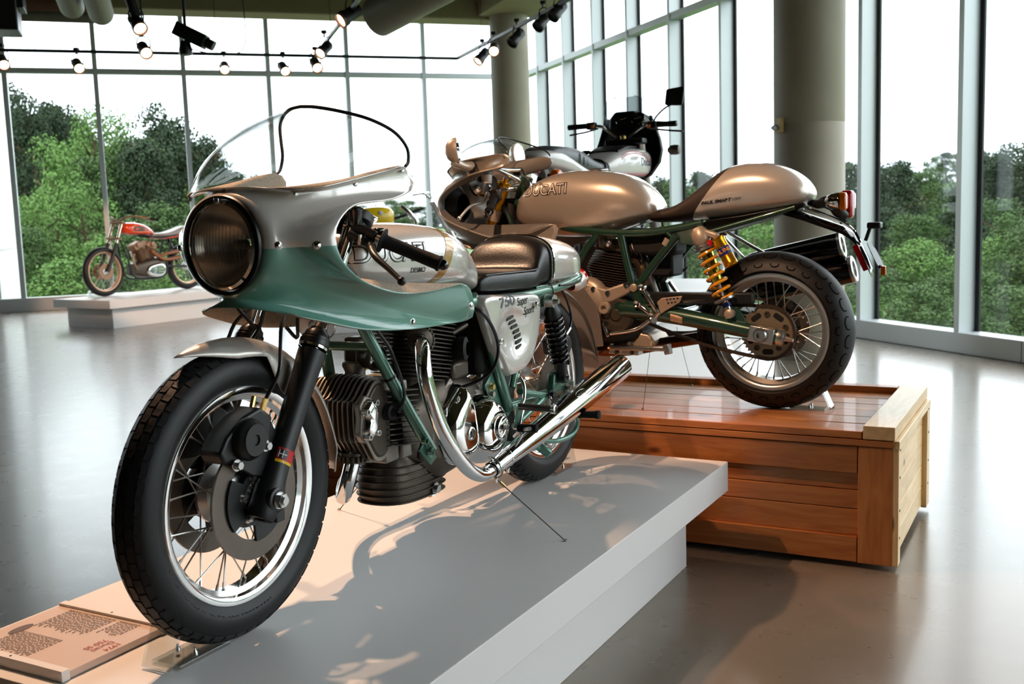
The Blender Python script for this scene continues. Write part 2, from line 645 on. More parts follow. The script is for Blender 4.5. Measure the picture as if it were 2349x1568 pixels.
def crown(kind, seed):
    random.seed(seed)
    mb = MB()
    if kind == 0:
        blobs = []
        for i in range(58):
            h = .22 + .78 * random.random() ** .8
            r_ = (1 - h) ** .55 * 2.0 + .35
            a = random.random() * 6.28
            q_ = r_ * math.sqrt(random.random())
            blobs.append((V((q_ * math.cos(a), q_ * math.sin(a), h * 9.4)), .5 + .45 * random.random(), 190))
    else:
        blobs = []
        for i in range(40):
            z = random.uniform(-1, 1)
            a = random.random() * 6.28
            q_ = math.sqrt(1 - z * z) * random.uniform(.55, 1)
            k = 1 if z < .1 else 1 - (z - .1) * .35
            blobs.append((V((2.3 * k * q_ * math.cos(a), 2.3 * k * q_ * math.sin(a), 5.4 + z * 3.9)), random.uniform(.7, 1.15), 270))
    for c, r_, n_ in blobs:
        for j in range(n_):
            d = V((random.gauss(0, 1), random.gauss(0, 1), random.gauss(.25, 1))).normalized()
            q_ = r_ * random.uniform(.55, 1.05)
            nn = (d + V((random.gauss(0, .5), random.gauss(0, .5), random.gauss(.2, .5)))).normalized()
            leaf(mb, c + V((d.x, d.y, d.z * .8)) * q_, nn, random.uniform(.07, .125))
    me = bpy.data.meshes.new('foliage')
    me.from_pydata(mb.v, [], mb.f)
    me.materials.append(LEAF[kind])
    return me
CROWNS = [[crown(0, 1), crown(0, 2), crown(0, 3)], [crown(1, 4), crown(1, 5), crown(1, 8)], [crown(2, 6), crown(2, 7)]]
def trunk(seed):
    random.seed(seed)
    b = MB().tube([(0, 0, -.3), (.06, 0, 3), (-.05, .08, 6), (0, 0, 8.6)], [.2, .16, .11, .04], n=8)
    for i in range(7):
        a = random.random() * 6.28
        z = 2.5 + i * .8
        b.tube([(0, 0, z), (.7 * math.cos(a), .7 * math.sin(a), z + .5), (1.5 * math.cos(a), 1.5 * math.sin(a), z + .9)], [.07, .05, .02], n=5, m=5)
    me = b.mesh('trunk')
    me.materials.append(M_bark)
    return me
TRUNK = trunk(9)
TREES = [(-23.8, 46, 11.3, 3.6, 0, -3.6), (-24.9, 50, 12.1, 3.9, 0, -3.6), (-23.0, 48, 11.7, 3.7, 0, -3.6), (-23.0, 50, 11.8, 3.9, 0, -3.6), (-20.9, 47, 10.9, 3.6, 0, -3.6), (-23.0, 54, 11.4, 4.2, 0, -3.6), (-23.0, 56, 11.4, 4.3, 0, -3.6), (-17.4, 45, 10.1, 3.2, 2, -3.6), (-17.6, 48, 10.1, 3.4, 2, -3.6), (-16.6, 42, 8.2, 3.8, 1, -3.6), (-15.1, 43, 8.9, 3.9, 1, -3.6), (-14.7, 45, 10.1, 3.8, 0, -3.6), (-14.2, 42, 8.4, 4.1, 0, -3.6), (-14.1, 46, 9.6, 3.9, 0, -3.6), (-13.7, 48, 9.1, 3.4, 0, -3.6), (-13.6, 50, 8.4, 2.9, 0, -3.6), (-14.7, 58, 7.9, 3.0, 0, -3.6), (-14.2, 60, 7.7, 2.3, 0, -3.6), (-12.9, 44, 6.7, 4.5, 1, -3.6), (-15.4, 36, 8.0, 3.0, 2, -3.6), (-14.1, 35, 6.4, 3.4, 2, -3.6), (-14.7, 33, 6.3, 2.6, 2, -3.6), (-14.5, 31, 5.3, 2.4, 1, -3.6), (-12.6, 33, 4.7, 3.0, 2, -3.6), (-12.2, 34, 5.2, 3.3, 1, -3.6), (-12.0, 36, 5.7, 3.9, 1, -3.6), (-11.5, 37, 5.2, 3.6, 1, -3.6), (-16.0, 32, 6.3, 2.9, 1, -3.6), (-11.8, 28, 4.2, 2.9, 2, -3.6), (-9.9, 30, 4.2, 3.3, 2, -3.6), (-10.5, 28, 4.0, 2.7, 1, -3.6), (-33.4, 62, 12.6, 4.4, 0, -3.6), (-33.6, 65, 12.8, 4.6, 0, -3.6), (-33.7, 68, 13.0, 4.8, 0, -3.6), (-29.4, 62, 12.1, 4.4, 0, -3.6), (-29.4, 65, 12.3, 4.6, 0, -3.6), (-29.3, 68, 12.5, 4.8, 0, -3.6), (-25.3, 62, 11.7, 4.4, 0, -3.6), (-25.2, 65, 10.2, 4.6, 0, -3.6), (-24.9, 68, 10.3, 4.8, 0, -3.6), (-21.3, 62, 9.7, 4.4, 0, -3.6), (-20.9, 65, 10.8, 4.6, 0, -3.6), (-20.4, 68, 10.3, 4.8, 0, -3.6), (-17.3, 62, 8.6, 4.4, 0, -3.6), (-16.7, 65, 7.6, 4.6, 0, -3.6), (-74.7, 336.1, 11.3, 14.3, 0, -4), (-73.3, 352.1, 11.5, 15.0, 0, -4), (-59.5, 306.5, 11.1, 13.1, 0, -4), (-60.7, 337.4, 10.5, 14.4, 1, -4), (-54.4, 328.5, 11.7, 14.0, 1, -4), (-50.6, 333.7, 12.1, 14.2, 1, -4), (-43.8, 319.0, 9.8, 13.6, 0, -4), (-38.6, 313.0, 9.8, 13.3, 1, -4), (-36.6, 335.9, 11.5, 14.3, 1, -4), (-33.1, 348.6, 11.3, 14.8, 1, -4), (-28.6, 354.1, 9.7, 15.1, 1, -4), (-23.5, 353.1, 10.3, 15.0, 0, -4), (-16.5, 315.2, 8.8, 13.4, 0, -4), (-13.5, 353.3, 9.1, 15.0, 1, -4), (-7.8, 323.1, 10.2, 13.8, 1, -4), (-3.1, 308.3, 9.6, 13.1, 0, -4), (1.3, 305.2, 8.6, 13.0, 1, -4), (5.9, 320.5, 8.3, 13.6, 1, -4), (10.4, 320.8, 8.9, 13.7, 0, -4), (14.4, 307.9, 7.6, 13.1, 1, -4), (11.3, 102, 8.2, 7.9, 1, -3.6), (13.0, 96, 7.4, 7.4, 1, -3.6), (16.7, 104, 8.0, 8.1, 1, -3.6), (18.2, 98, 7.3, 7.6, 1, -3.6), (19.4, 92, 7.4, 7.1, 1, -3.6), (23.6, 100, 7.0, 7.7, 1, -3.6), (24.5, 94, 7.2, 7.3, 1, -3.6), (29.1, 102, 6.8, 7.9, 1, -3.6), (29.8, 96, 7.0, 7.4, 1, -3.6), (34.9, 104, 7.6, 8.1, 1, -3.6), (35.3, 98, 6.8, 7.6, 1, -3.6), (35.5, 92, 7.0, 7.1, 1, -3.6), (41.0, 100, 6.6, 7.7, 1, -3.6), (40.9, 94, 7.0, 7.3, 1, -3.6), (47.0, 102, 7.3, 7.9, 1, -3.6), (46.6, 96, 8.0, 7.4, 1, -3.6), (53.1, 104, 8.4, 8.1, 1, -3.6), (52.5, 98, 9.1, 7.6, 1, -3.6), (51.6, 92, 8.9, 7.1, 1, -3.6), (9.6, 78, 6.7, 4.5, 0, -3.6), (10.7, 74, 7.3, 4.3, 0, -3.6), (11.4, 70, 7.0, 4.3, 1, -3.6), (13.1, 72, 7.5, 4.2, 0, -3.6), (15.1, 76, 7.5, 3.9, 0, -3.6), (17.5, 80, 7.4, 4.6, 1, -3.6), (17.1, 70, 7.0, 4.5, 1, -3.6), (19.9, 74, 7.3, 4.8, 1, -3.6), (19.9, 66, 7.2, 4.7, 0, -3.6), (20.0, 62, 7.4, 4.4, 0, -3.6), (21.0, 60, 7.2, 4.3, 0, -3.6), (22.9, 62, 7.5, 4.4, 0, -3.6), (25.6, 66, 7.2, 3.8, 1, -3.6), (80.3, 200, 7.4, 5.2, 1, 2.5), (87.3, 210, 8.4, 6.8, 0, 2.5), (88.0, 205, 7.9, 7.9, 1, 2.5), (84.3, 190, 7.5, 7.4, 1, 2.5), (31.6, 70, 8.2, 5.0, 0, -3.6), (31.2, 66, 8.4, 5.1, 0, -3.6), (30.6, 62, 8.3, 4.8, 0, -3.6), (30.3, 58, 8.1, 4.9, 0, -3.6), (30.4, 55, 8.0, 4.6, 0, -3.6), (29.7, 50, 7.7, 4.5, 0, -3.6), (9.3, 40, 4.5, 3.9, 2, -3.6), (8.2, 46, 5.1, 4.7, 1, -3.6), (6.5, 48, 4.6, 4.6, 1, -3.6), (9.3, 44, 5.0, 3.7, 1, -3.6), (16.7, 46, 4.8, 3.6, 0, -3.6), (16.2, 42, 4.6, 2.7, 1, -3.6), (19.1, 44, 5.6, 3.7, 0, -3.6), (18.6, 40, 5.0, 3.4, 1, -3.6), (12.5, 34, 3.5, 2.9, 2, -3.6), (13.5, 34, 3.7, 2.6, 2, -3.6), (15.2, 33, 3.8, 2.8, 2, -3.6), (15.7, 32, 4.0, 2.7, 1, -3.6), (12.8, 30, 3.1, 2.7, 1, -3.6), (16.6, 32, 4.3, 3.1, 1, -3.6), (10.2, 30, 3.2, 2.7, 1, -3.6), (9.7, 25, 3.0, 2.6, 1, -3.6), (11.7, 25, 2.9, 2.6, 1, -3.6), (10.3, 36, 4.2, 3.5, 1, -3.6)]
LAB = ['dark green pine tree', 'mid green leafy tree', 'light green leafy tree']
random.seed(21)
ORD = ['leftmost', 'second', 'third', 'fourth', 'fifth', 'sixth', 'seventh', 'eighth', 'ninth', 'tenth', 'eleventh', 'twelfth', 'thirteenth', 'fourteenth', 'fifteenth', 'sixteenth', 'seventeenth', 'eighteenth', 'nineteenth', 'twentieth', 'twenty-first', 'twenty-second', 'twenty-third', 'twenty-fourth', 'twenty-fifth', 'twenty-sixth', 'twenty-seventh', 'twenty-eighth']
CNT = {}
TREES.sort(key=lambda q_: q_[0] / q_[1])
for i, (x, y, h, wd, k, bz) in enumerate(TREES):
    if y > 150:
        where, g = ('in the distant tree line across the field', 'trees in the distant tree line') if x < 40 else ('on the far hill above the grass bank', 'trees on the far hill')
    elif x < 0:
        where, g = 'outside the far glass', 'trees outside the far glass'
    else:
        where, g = 'outside the right glass', 'trees outside the right glass'
    near = 'front' if y < 41 else ('middle' if y < 60 else 'back')
    if y > 150:
        near = ''
    key = (g, k, near)
    n_ = CNT[key] = CNT.get(key, 0) + 1
    rank = (ORD[n_ - 1] + (' from the left' if n_ > 1 else '')) if n_ <= 28 else 'one further right'
    t = thing('pine_tree' if k == 0 else 'leafy_tree', '%s, %s%s, %s' % (LAB[k], rank, ' in the %s row' % near if near else '', where), 'tree', (x, y, bz), random.uniform(0, 360), g + (' (%s)' % ('pine', 'mid green', 'light green')[k]))
    s = h / 9.8
    sx = wd / 5.2
    for nm, me in (('foliage', random.choice(CROWNS[k])), ('trunk', TRUNK)):
        o = obj(nm, me, None, t)
        o.scale = (sx, sx, s) if nm == 'foliage' else (s, s, s)
# trees further round the right-hand glass
for i in range(8):
    p_ = RM @ V((30 + random.uniform(-4, 12), -22 + i * 5.0, -3.6))
    t = thing('leafy_tree', LAB[1] + ' outside the right glass beyond the edge of the view', 'tree', p_, random.uniform(0, 360), 'trees outside the right glass (mid green)')
    o = obj('foliage', random.choice(CROWNS[1]), None, t)
    o.scale = (1.1, 1.1, random.uniform(.7, .95))
    obj('trunk', TRUNK, None, t)

# white clad wing of the building just outside the far glass
wg = thing('building_wing', 'white panelled outer wall of the building just outside the far glass at the left edge', 'building', RM @ V((-2.2, 19.1, -4)), 19.34)
for i in range(8):
    MB().box((-.6, 1.75, .62 + i * 1.25), (1.2, 3.5, 1.238)).build('cladding_panel', M_panel, wg, smooth=0, bevel=.004)
MB().box((-.62, 1.75, 5), (1.16, 3.46, 10)).build('core', M_gask, wg, smooth=0)

# ---------------------------------------------------------------- motorcycle materials
M_chrome = mat('chrome', (.88, .88, .88, 1), .045, 1, ns=20, na=.02)
M_polish = mat('polished_alloy', (.80, .79, .77, 1), .13, 1, ns=30, na=.04, rv=.04)
M_alloy = mat('satin_alloy', (.62, .61, .59, 1), .32, 1, ns=30, na=.06)
M_cast = mat('cast_alloy', c8(150, 143, 134), .45, .75, ns=40, na=.1, bump=.25, bs=120)
M_castd = mat('oily_cast_alloy', c8(88, 79, 70), .42, .7, ns=25, na=.16, bump=.3, bs=120)
M_finsd = mat('dark_fins', c8(80, 72, 65), .42, .7, ns=30, na=.14)
M_steel = mat('plain_steel', (.52, .51, .49, 1), .28, 1, ns=60, na=.08)
M_rubber = mat('tyre_rubber', c8(20, 20, 21), .5, spec=.4, ns=60, na=.15, bump=.15, bs=300)
M_grip = mat('grip_rubber', c8(14, 14, 15), .75, spec=.3, bump=.3, bs=400)
M_hose = mat('black_hose', c8(12, 12, 13), .35)
M_satblk = mat('satin_black', c8(20, 20, 21), .42, spec=.5)
M_glsblk = mat('gloss_black', c8(10, 10, 11), .12, coat=.5)
M_dark = mat('dark_inner', c8(12, 12, 12), .7)
M_brass = mat('brass', (.75, .52, .22, 1), .3, 1)
M_disc = mat('cast_iron_disc', c8(112, 103, 94), .38, .8, ns=40, na=.1)
M_letter = mat('black_print', c8(22, 22, 24), .4)
M_leather = mat('black_leatherette', c8(20, 18, 18), .33, spec=.55, ns=40, na=.2, bump=.25, bs=180)
M_red = mat('red_lens', c8(190, 14, 20), .15, coat=.6)
M_amber = mat('amber_lens', c8(236, 110, 12), .15, coat=.6)

def tyre(mb, Rt, tw, Rr, rw, n=72, k=22):
    """carcass cross-section lathed round the local y axis"""
    rc = tw / 2
    P = [(-rw * .82, Rr - .004), (-rw * 1.02, Rr + .006)]
    t1 = 100
    for i in range(k + 1):
        t = R(-t1 + 2 * t1 * i / k)
        P.append((rc * math.sin(t), max(Rt - rc + rc * math.cos(t), Rr + .012)))
    P += [(rw * 1.02, Rr + .006), (rw * .82, Rr - .004)]
    P += [(rw * .5, Rr - .006), (-rw * .5, Rr - .006)]
    return mb.lathe((0, 0, 0), (0, 1, 0), P, n, closed=True)

def tread_rows(mb, Rt, tw, rows, n, h, skew=.0):
    """raised tread blocks: rows of (angle0, angle1, offset, zigzag) in degrees over the crown"""
    rc = tw / 2
    def pt(t, a, e):
        t = R(t)
        r_ = Rt - rc + (rc + e) * math.cos(t)
        return (r_ * math.cos(a), (rc + e) * math.sin(t), r_ * math.sin(a))
    for t0, t1, of, zz in rows:
        st = 2 * PI / n
        for i in range(n):
            a0 = (i + of) * st
            g = st * .07
            sg = 1 if t1 > 0 else -1
            q = [(t0, a0 + g), (t0 + zz * sg * .5, a0 + st * .5), (t0, a0 + st - g), (t1, a0 + st - g + skew * st), (t1 + zz * sg * .5, a0 + st * .5 + skew * st), (t1, a0 + g + skew * st)]
            lo = [pt(t, a, -.001) for t, a in q]
            hi = [pt(t * .995 + (t0 + t1) * .0025, a, h) for t, a in q]
            mb.add(lo + hi, [(6, 7, 10, 11), (7, 8, 9, 10)] + [(j, (j + 1) % 6, 6 + (j + 1) % 6, 6 + j) for j in range(6)])

def make_wheel(parent, name, M, Rt, tw, Rr, rw, nsp, rh, yh, rim_m, hub_m, spoke_m, label=None, rows=None, ntread=60, th=.0025, cross=38, sr=.0019, wellr=.030):
    rim = MB()
    rim.lathe((0, 0, 0), (0, 1, 0), [(-rw, Rr), (-rw + .002, Rr + .0025), (-rw + .006, Rr), (-rw + .007, Rr - .010), (-.55 * rw, Rr - .012), (0, Rr - wellr + .008), (.55 * rw, Rr - .012), (rw - .007, Rr - .010), (rw - .006, Rr), (rw - .002, Rr + .0025), (rw, Rr), (rw, Rr - .010), (rw - .004, Rr - .016), (rw * .62, Rr - .019), (rw * .42, Rr - wellr), (-rw * .42, Rr - wellr), (-rw * .62, Rr - .019), (-rw + .004, Rr - .016), (-rw, Rr - .010)], 96, closed=True)
    w = rim.build(name, rim_m, parent, smooth=35)
    w.matrix_local = M
    if label:
        w['label'] = label
    t = MB()
    tyre(t, Rt - (th if rows else 0), tw - .004, Rr, rw)
    t.build('tyre', M_rubber, w)
    if rows:
        t = MB()
        tread_rows(t, Rt - th, tw - .004, rows, ntread, th)
        t.build('tread', M_rubber, w, smooth=0)
    hub = MB()
    hub.lathe((0, 0, 0), (0, 1, 0), [(-yh - .012, .02), (-yh - .012, rh * .8), (-yh - .004, rh + .008), (-yh + .004, rh + .008), (-yh + .01, rh * .75), (yh - .01, rh * .75), (yh - .004, rh + .008), (yh + .004, rh + .008), (yh + .012, rh * .8), (yh + .012, .02)], 32, caps=True)
    hub.build('hub', hub_m, w)
    meshes = []
    for side in (-1, 1):
        for dr in (-1, 1):
            b = MB()
            a = R(cross) * dr
            p0 = V((rh * math.cos(a), side * yh, rh * math.sin(a)))
            p1 = V((Rr - wellr + .002, side * .006, 0))
            b.cyl(p0, p1, sr, n=6)
            b.cyl(p1 + (p0 - p1).normalized() * .016, p1, sr * 1.7, n=6)
            me = b.mesh('spoke')
            me.materials.append(spoke_m)
            meshes.append(me)
    for i in range(nsp):
        o = obj('spoke', meshes[(i % 2) * 2 + (i // 2) % 2], None, w)
        o.rotation_euler = (0, 2 * PI * i / nsp, 0)
    return w

def spring(mb, a, b, r, wire, turns, n=10, seg=16):
    a, b = V(a), V(b)
    d = b - a
    u, w = perp(d)
    P = []
    k = int(turns * seg)
    for i in range(k + 1):
        t = 2 * PI * i / seg
        P.append(a + d * (i / k) + (u * math.cos(t) + w * math.sin(t)) * r)
    return mb.tube(P, wire, n=8, smooth=False)

def fin_plate(P2, f, th, axis):
    """flat plate with the outline P2 mapped by f, thickness th along axis"""
    ax = V(axis).normalized() * th / 2
    b = MB()
    b.prism(P2, lambda u, v: V(f(u, v)) - ax, lambda u, v: V(f(u, v)) + ax)
    return b

# ================================================================ silver and green racing motorcycle
M_silA = mat('silver_paint', c8(226, 219, 211), .28, .3, coat=1, ns=8, na=.02)
M_grn = mat('sea_green_paint', c8(112, 164, 148), .3, 0, coat=1, ns=8, na=.03)
M_frm = mat('green_frame_enamel', c8(92, 142, 122), .3, .25, coat=.8, ns=12, na=.06)
M_gold = mat('amber_gold_stripe', c8(178, 132, 66), .3, .3, coat=1)
M_cover = mat('mirror_polished_cover', (.86, .86, .85, 1), .06, 1, ns=15, na=.02)
M_inner = mat('speckled_fairing_inside', c8(168, 152, 134), .7, ns=160, na=.45)
M_screen = glassmat('acrylic_screen', (.955, .965, .96, 1), 1.0)
M_lens = glassmat('headlamp_glass', (.95, .92, .88, 1), 1.5, .03)

bA = thing('racing_motorcycle', 'silver and sea green half-faired racing motorcycle with a bubble screen on the white platform', 'motorcycle', (A_LOC[0], A_LOC[1], PT), A_RZ)
# steering: fork, front wheel and mudguard turned a little to the left
TS = MX.Translation((1.43, 0, .327)) @ MX.Rotation(R(2.5), 4, V((-.472, 0, .882))) @ MX.Translation((-1.43, 0, -.327))
WF, WR = V((1.5, 0, .328)), V((0, 0, .328))

# ---- fairing: radial surface from the headlamp hole to its trailing edge
def fairing(rim, edge, hc, hx, hr, nseg, nu, lo=.62, out=.36, fl=(.116, .019)):
    """rows from the rolled lip of the headlamp hole, over a nose flange, back to the trailing edge"""
    E_ = catmull(edge, nseg)
    rows = []
    for i, e in enumerate(E_):
        a = rim(i / (nseg - 1))
        od = V((0, math.sin(a), math.cos(a)))
        c = V((0, 0, hc))
        r1 = fl[0] + fl[1] * math.sin(a) ** 2
        row = [c + od * hr + V((hx - .012, 0, 0)), c + od * hr + V((hx - .003, 0, 0)), c + od * (hr + .003) + V((hx, 0, 0)), c + od * (hr * .4 + r1 * .6) + V((hx - .002, 0, 0))]
        r0 = c + od * r1 + V((hx - .010, 0, 0))
        d = (e - r0).length
        w_ = min(1, max(0, d - .02) / .12)
        u_ = (e - r0).normalized()
        t0 = ((od * out + V((-1, 0, 0)) * .9) * w_ + u_ * (1 - w_)) * d
        t1 = (V((-1, 0, 0)) * d * lo) * w_ + (e - r0) * (.35 * w_ + .95 * (1 - w_))
        for j in range(nu):
            t = j / (nu - 1)
            h00, h10, h01, h11 = 2 * t ** 3 - 3 * t * t + 1, t ** 3 - 2 * t * t + t, -2 * t ** 3 + 3 * t * t, t ** 3 - t * t
            row.append(r0 * h00 + t0 * h10 + e * h01 + t1 * h11)
        rows.append(row)
    return rows

edgeA = [(1.460, 0, 1.008), (1.456, .05, 1.008), (1.440, .10, 1.004), (1.414, .146, .997), (1.385, .18, .996), (1.345, .2, 1.002), (1.228, .206, 1.022), (1.13, .205, 1.039),
         (1.054, .204, 1.053), (1.024, .204, 1.043), (1.018, .205, 1.02), (1.036, .208, .994), (1.124, .212, .976), (1.22, .218, .971), (1.284, .222, .963), (1.333, .228, .942), (1.367, .232, .914), (1.373, .232, .886),
         (1.366, .235, .852), (1.337, .235, .822), (1.283, .235, .789), (1.209, .235, .764), (1.12, .235, .746), (1.025, .235, .742), (.917, .232, .746), (.848, .23, .750),
         (.806, .228, .738), (.776, .222, .692), (.762, .208, .656), (.785, .2, .647), (.86, .197, .647), (1.013, .188, .650), (1.163, .178, .666), (1.256, .172, .683),
         (1.354, .158, .709), (1.42, .128, .726), (1.452, .085, .737), (1.466, .04, .742), (1.468, 0, .743)]
def rimA(s):
    """share of the headlamp ring that each stretch of the trailing edge gets"""
    K = [(0, 0), (.16, 48), (.27, 62), (.36, 78), (.45, 92), (.55, 108), (.66, 120), (.72, 126), (.80, 138), (.9, 156), (1, 180)]
    for (a, b), (c, d) in zip(K, K[1:]):
        if s <= c:
            return R(b + (d - b) * (s - a) / (c - a))
    return PI
half = fairing(rimA, edgeA, .881, 1.474, .105, 110, 22)
faA = MB()
faA.grid(half)
faA.grid([mirror(r_) for r_ in half])
f_bvh = bvh_of(faA)
# split the paint: silver above, green below the waistline
def split_paint(o, m2, test):
    o.data.materials.append(m2)
    for p_ in o.data.polygons:
        if test(p_.center):
            p_.material_index = 1
def zline(p):
    return .874 + (1.38 - p.x) * .02
# cut the rows at the colour line so the edge is clean
def bisect(mb, co, no):
    bm = bmesh.new()
    me = bpy.data.meshes.new('t')
    me.from_pydata(mb.v, [], mb.f)
    bm.from_mesh(me)
    bmesh.ops.remove_doubles(bm, verts=bm.verts, dist=1e-6)
    bmesh.ops.bisect_plane(bm, geom=bm.verts[:] + bm.edges[:] + bm.faces[:], plane_co=co, plane_no=no)
    o_ = MB()
    bm.verts.ensure_lookup_table()
    o_.v = [tuple(v.co) for v in bm.verts]
    o_.f = [tuple(v.index for v in f.verts) for f in bm.faces]
    bm.free()
    bpy.data.meshes.remove(me)
    return o_
faA = bisect(faA, (1.38, 0, .874), (.02, 0, 1))
fa = faA.build('fairing', M_silA, bA, smooth=60)
split_paint(fa, M_grn, lambda c: c.z < zline(c))
fa.data.materials.append(M_inner)
q = fa.modifiers.new('solid', 'SOLIDIFY')
q.thickness = .0045
q.offset = -1
q.material_offset = 2
q.material_offset_rim = 0

# windscreen: bubble between the fairing edge and its rear lip
base = [V(p) for p in edgeA[:9]]
lip = [(1.184, 0, 1.203), (1.178, .04, 1.199), (1.145, .09, 1.187), (1.10, .14, 1.168), (1.055, .178, 1.138), (1.03, .197, 1.10), (1.035, .203, 1.066), (1.05, .204, 1.054)]
nb = 40
bl, ll = catmull(base, nb), catmull(lip, nb)
rows = []
for i in range(nb):
    b_, l_ = bl[i], ll[i]
    mid = (b_ + l_) / 2
    s = 1 - i / (nb - 1)
    sd_ = V((0, .03, .012)) * math.sin(PI * i / (nb - 1))
    rows.append(catmull([b_, b_.lerp(l_, .14) + V((.022, 0, .010)) * s ** .7 + sd_ * .5, b_.lerp(l_, .38) + V((.034, 0, .022)) * s ** .7 + sd_ * .95, b_.lerp(l_, .7) + V((.022, 0, .018)) * s ** .7 + sd_ * .9, l_], 18))
sc = MB()
full = [[V((p.x, -p.y, p.z)) for p in r_] for r_ in rows[::-1]][:-1] + rows
sc.grid(full)
scr = sc.build('windscreen', M_screen, fa, smooth=80, solid=.003)
lipc = [r_[-1] for r_ in full]
MB().tube(lipc, .0042, n=8, smooth=False).build('screen_edge_trim', M_hose, fa)
basec = [V((r_[0].x, r_[0].y, r_[0].z)) + V((0, 0, -.003)) for r_ in full]
b = MB()
for k, (p_, yy) in enumerate(((rows[0][0], 0), (rows[12][0], 1), (rows[24][0], 1), (rows[38][0], 1))):
    for sg in ((1, -1) if yy else (1,)):
        pp = V((p_.x, p_.y * sg, p_.z - .008))
        n_ = V((.3, sg * 1.0, .3)) if yy else V((1, 0, .2))
        b = MB().lathe(pp, n_, [(0, .006), (.003, .006), (.005, .003), (.005, 0)], 10)
        b.build('screen_screw', M_steel, fa)
MB().tube([p_ + (V((0, p_.y, 0)).normalized() * .002 if abs(p_.y) > .01 else V((.002, 0, 0))) for p_ in basec], .0025, n=6, smooth=False).build('screen_joint', M_silA, fa)

def dome(c, d, r, m, par, name='dome_bolt'):
    return MB().lathe(V(c) - V(d).normalized() * .002, d, [(0, r * 1.2), (.002, r * 1.2), (.0025, r), (r * .45, r * .9), (r * .8, r * .55), (r * .95, 0)], 14).build(name, m, par)
def on_fairing(px, pz, side=1):
    h = f_bvh.ray_cast(V((px, .6 * side, pz)), V((0, -side, 0)))
    return h[0], h[1] if h[1].y * side > 0 else -h[1]
for px, pz in ((1.455, .878), (1.405, .876), (1.02, .668), (.79, .69)):
    for sd in (1, -1):
        h = on_fairing(px, pz, sd)
        if h[0]:
            dome(h[0], h[1], .008, M_chrome, fa)

# headlamp
hl = MB()
hl.lathe((1.392, 0, .881), (1, 0, 0), [(0, .05), (.01, .085), (.05, .0985), (.078, .1), (.09, .098), (.094, .092), (.088, .089), (.08, .088)], 56)
hlo = hl.build('headlamp', M_chrome, fa)
hlo['label'] = 'chrome ringed round headlamp'
MB().lathe((1.43, 0, .881), (1, 0, 0), [(.0, .1015), (.04, .1015), (.05, .1025), (.052, .105), (.051, .109), (.045, .111), (.04, .107), (0, .107)], 56, closed=True).build('rubber_surround', M_hose, fa)
L_ = [(0, .09)]
for i in range(9):
    t = i / 8
    L_.append((.002 + .020 * math.sin(t * PI / 2), .09 * math.cos(t * PI / 2)))
MB().lathe((1.474, 0, .881), (1, 0, 0), L_, 48).build('lens', M_lens, hlo)
M_refl = mat('reflector_bowl', (.92, .87, .82, 1), .22, .9)
MB().lathe((1.392, 0, .881), (1, 0, 0), [(.0, .012), (.01, .04), (.035, .07), (.08, .089)], 40).build('reflector', M_refl, hlo)
MB().lathe((1.402, 0, .881), (1, 0, 0), [(0, .012), (.03, .012), (.035, .009), (.038, 0)], 14).build('bulb', mat('bulb_glass', c8(190, 190, 185), .1, .2), hlo)
M_rib = glassmat('moulded_ribs', (.86, .83, .80, 1), 1.4, .15)
for i in range(-8, 9):
    yy = i * .0095
    hh = math.sqrt(max(0, .083 ** 2 - yy * yy)) * .55
    if hh > .012:
        MB().tube([(1.4765 + .016 * (1 - (yy * yy + 0) / .0081), yy, .881 - hh), (1.478 + .019 * (1 - yy * yy / .0081), yy, .881), (1.4765 + .016 * (1 - yy * yy / .0081), yy, .881 + hh)], .0016, n=5, m=7).build('lens_rib', M_rib, hlo)
MB().box((1.484, 0, .980), (.010, .014, .012)).build('ring_clamp', M_chrome, hlo, bevel=.002)

# ---- front wheel
rowsA = [(-9, 9, 0, 5), (13, 30, .5, 4), (-13, -30, .5, 4), (34, 50, 0, 5), (-34, -50, 0, 5)]
fwA = make_wheel(bA, 'front_wheel', TS @ MX.Translation(WF), .328, .102, .2425, .037, 36, .062, .042, M_polish, M_alloy, M_steel, 'polished spoked front wheel', rowsA, 54)
t = MB()
lm = text_mesh('METZELER BLOCK C7 RACING PROFIL', .021, 0, .0004, space=1.1)
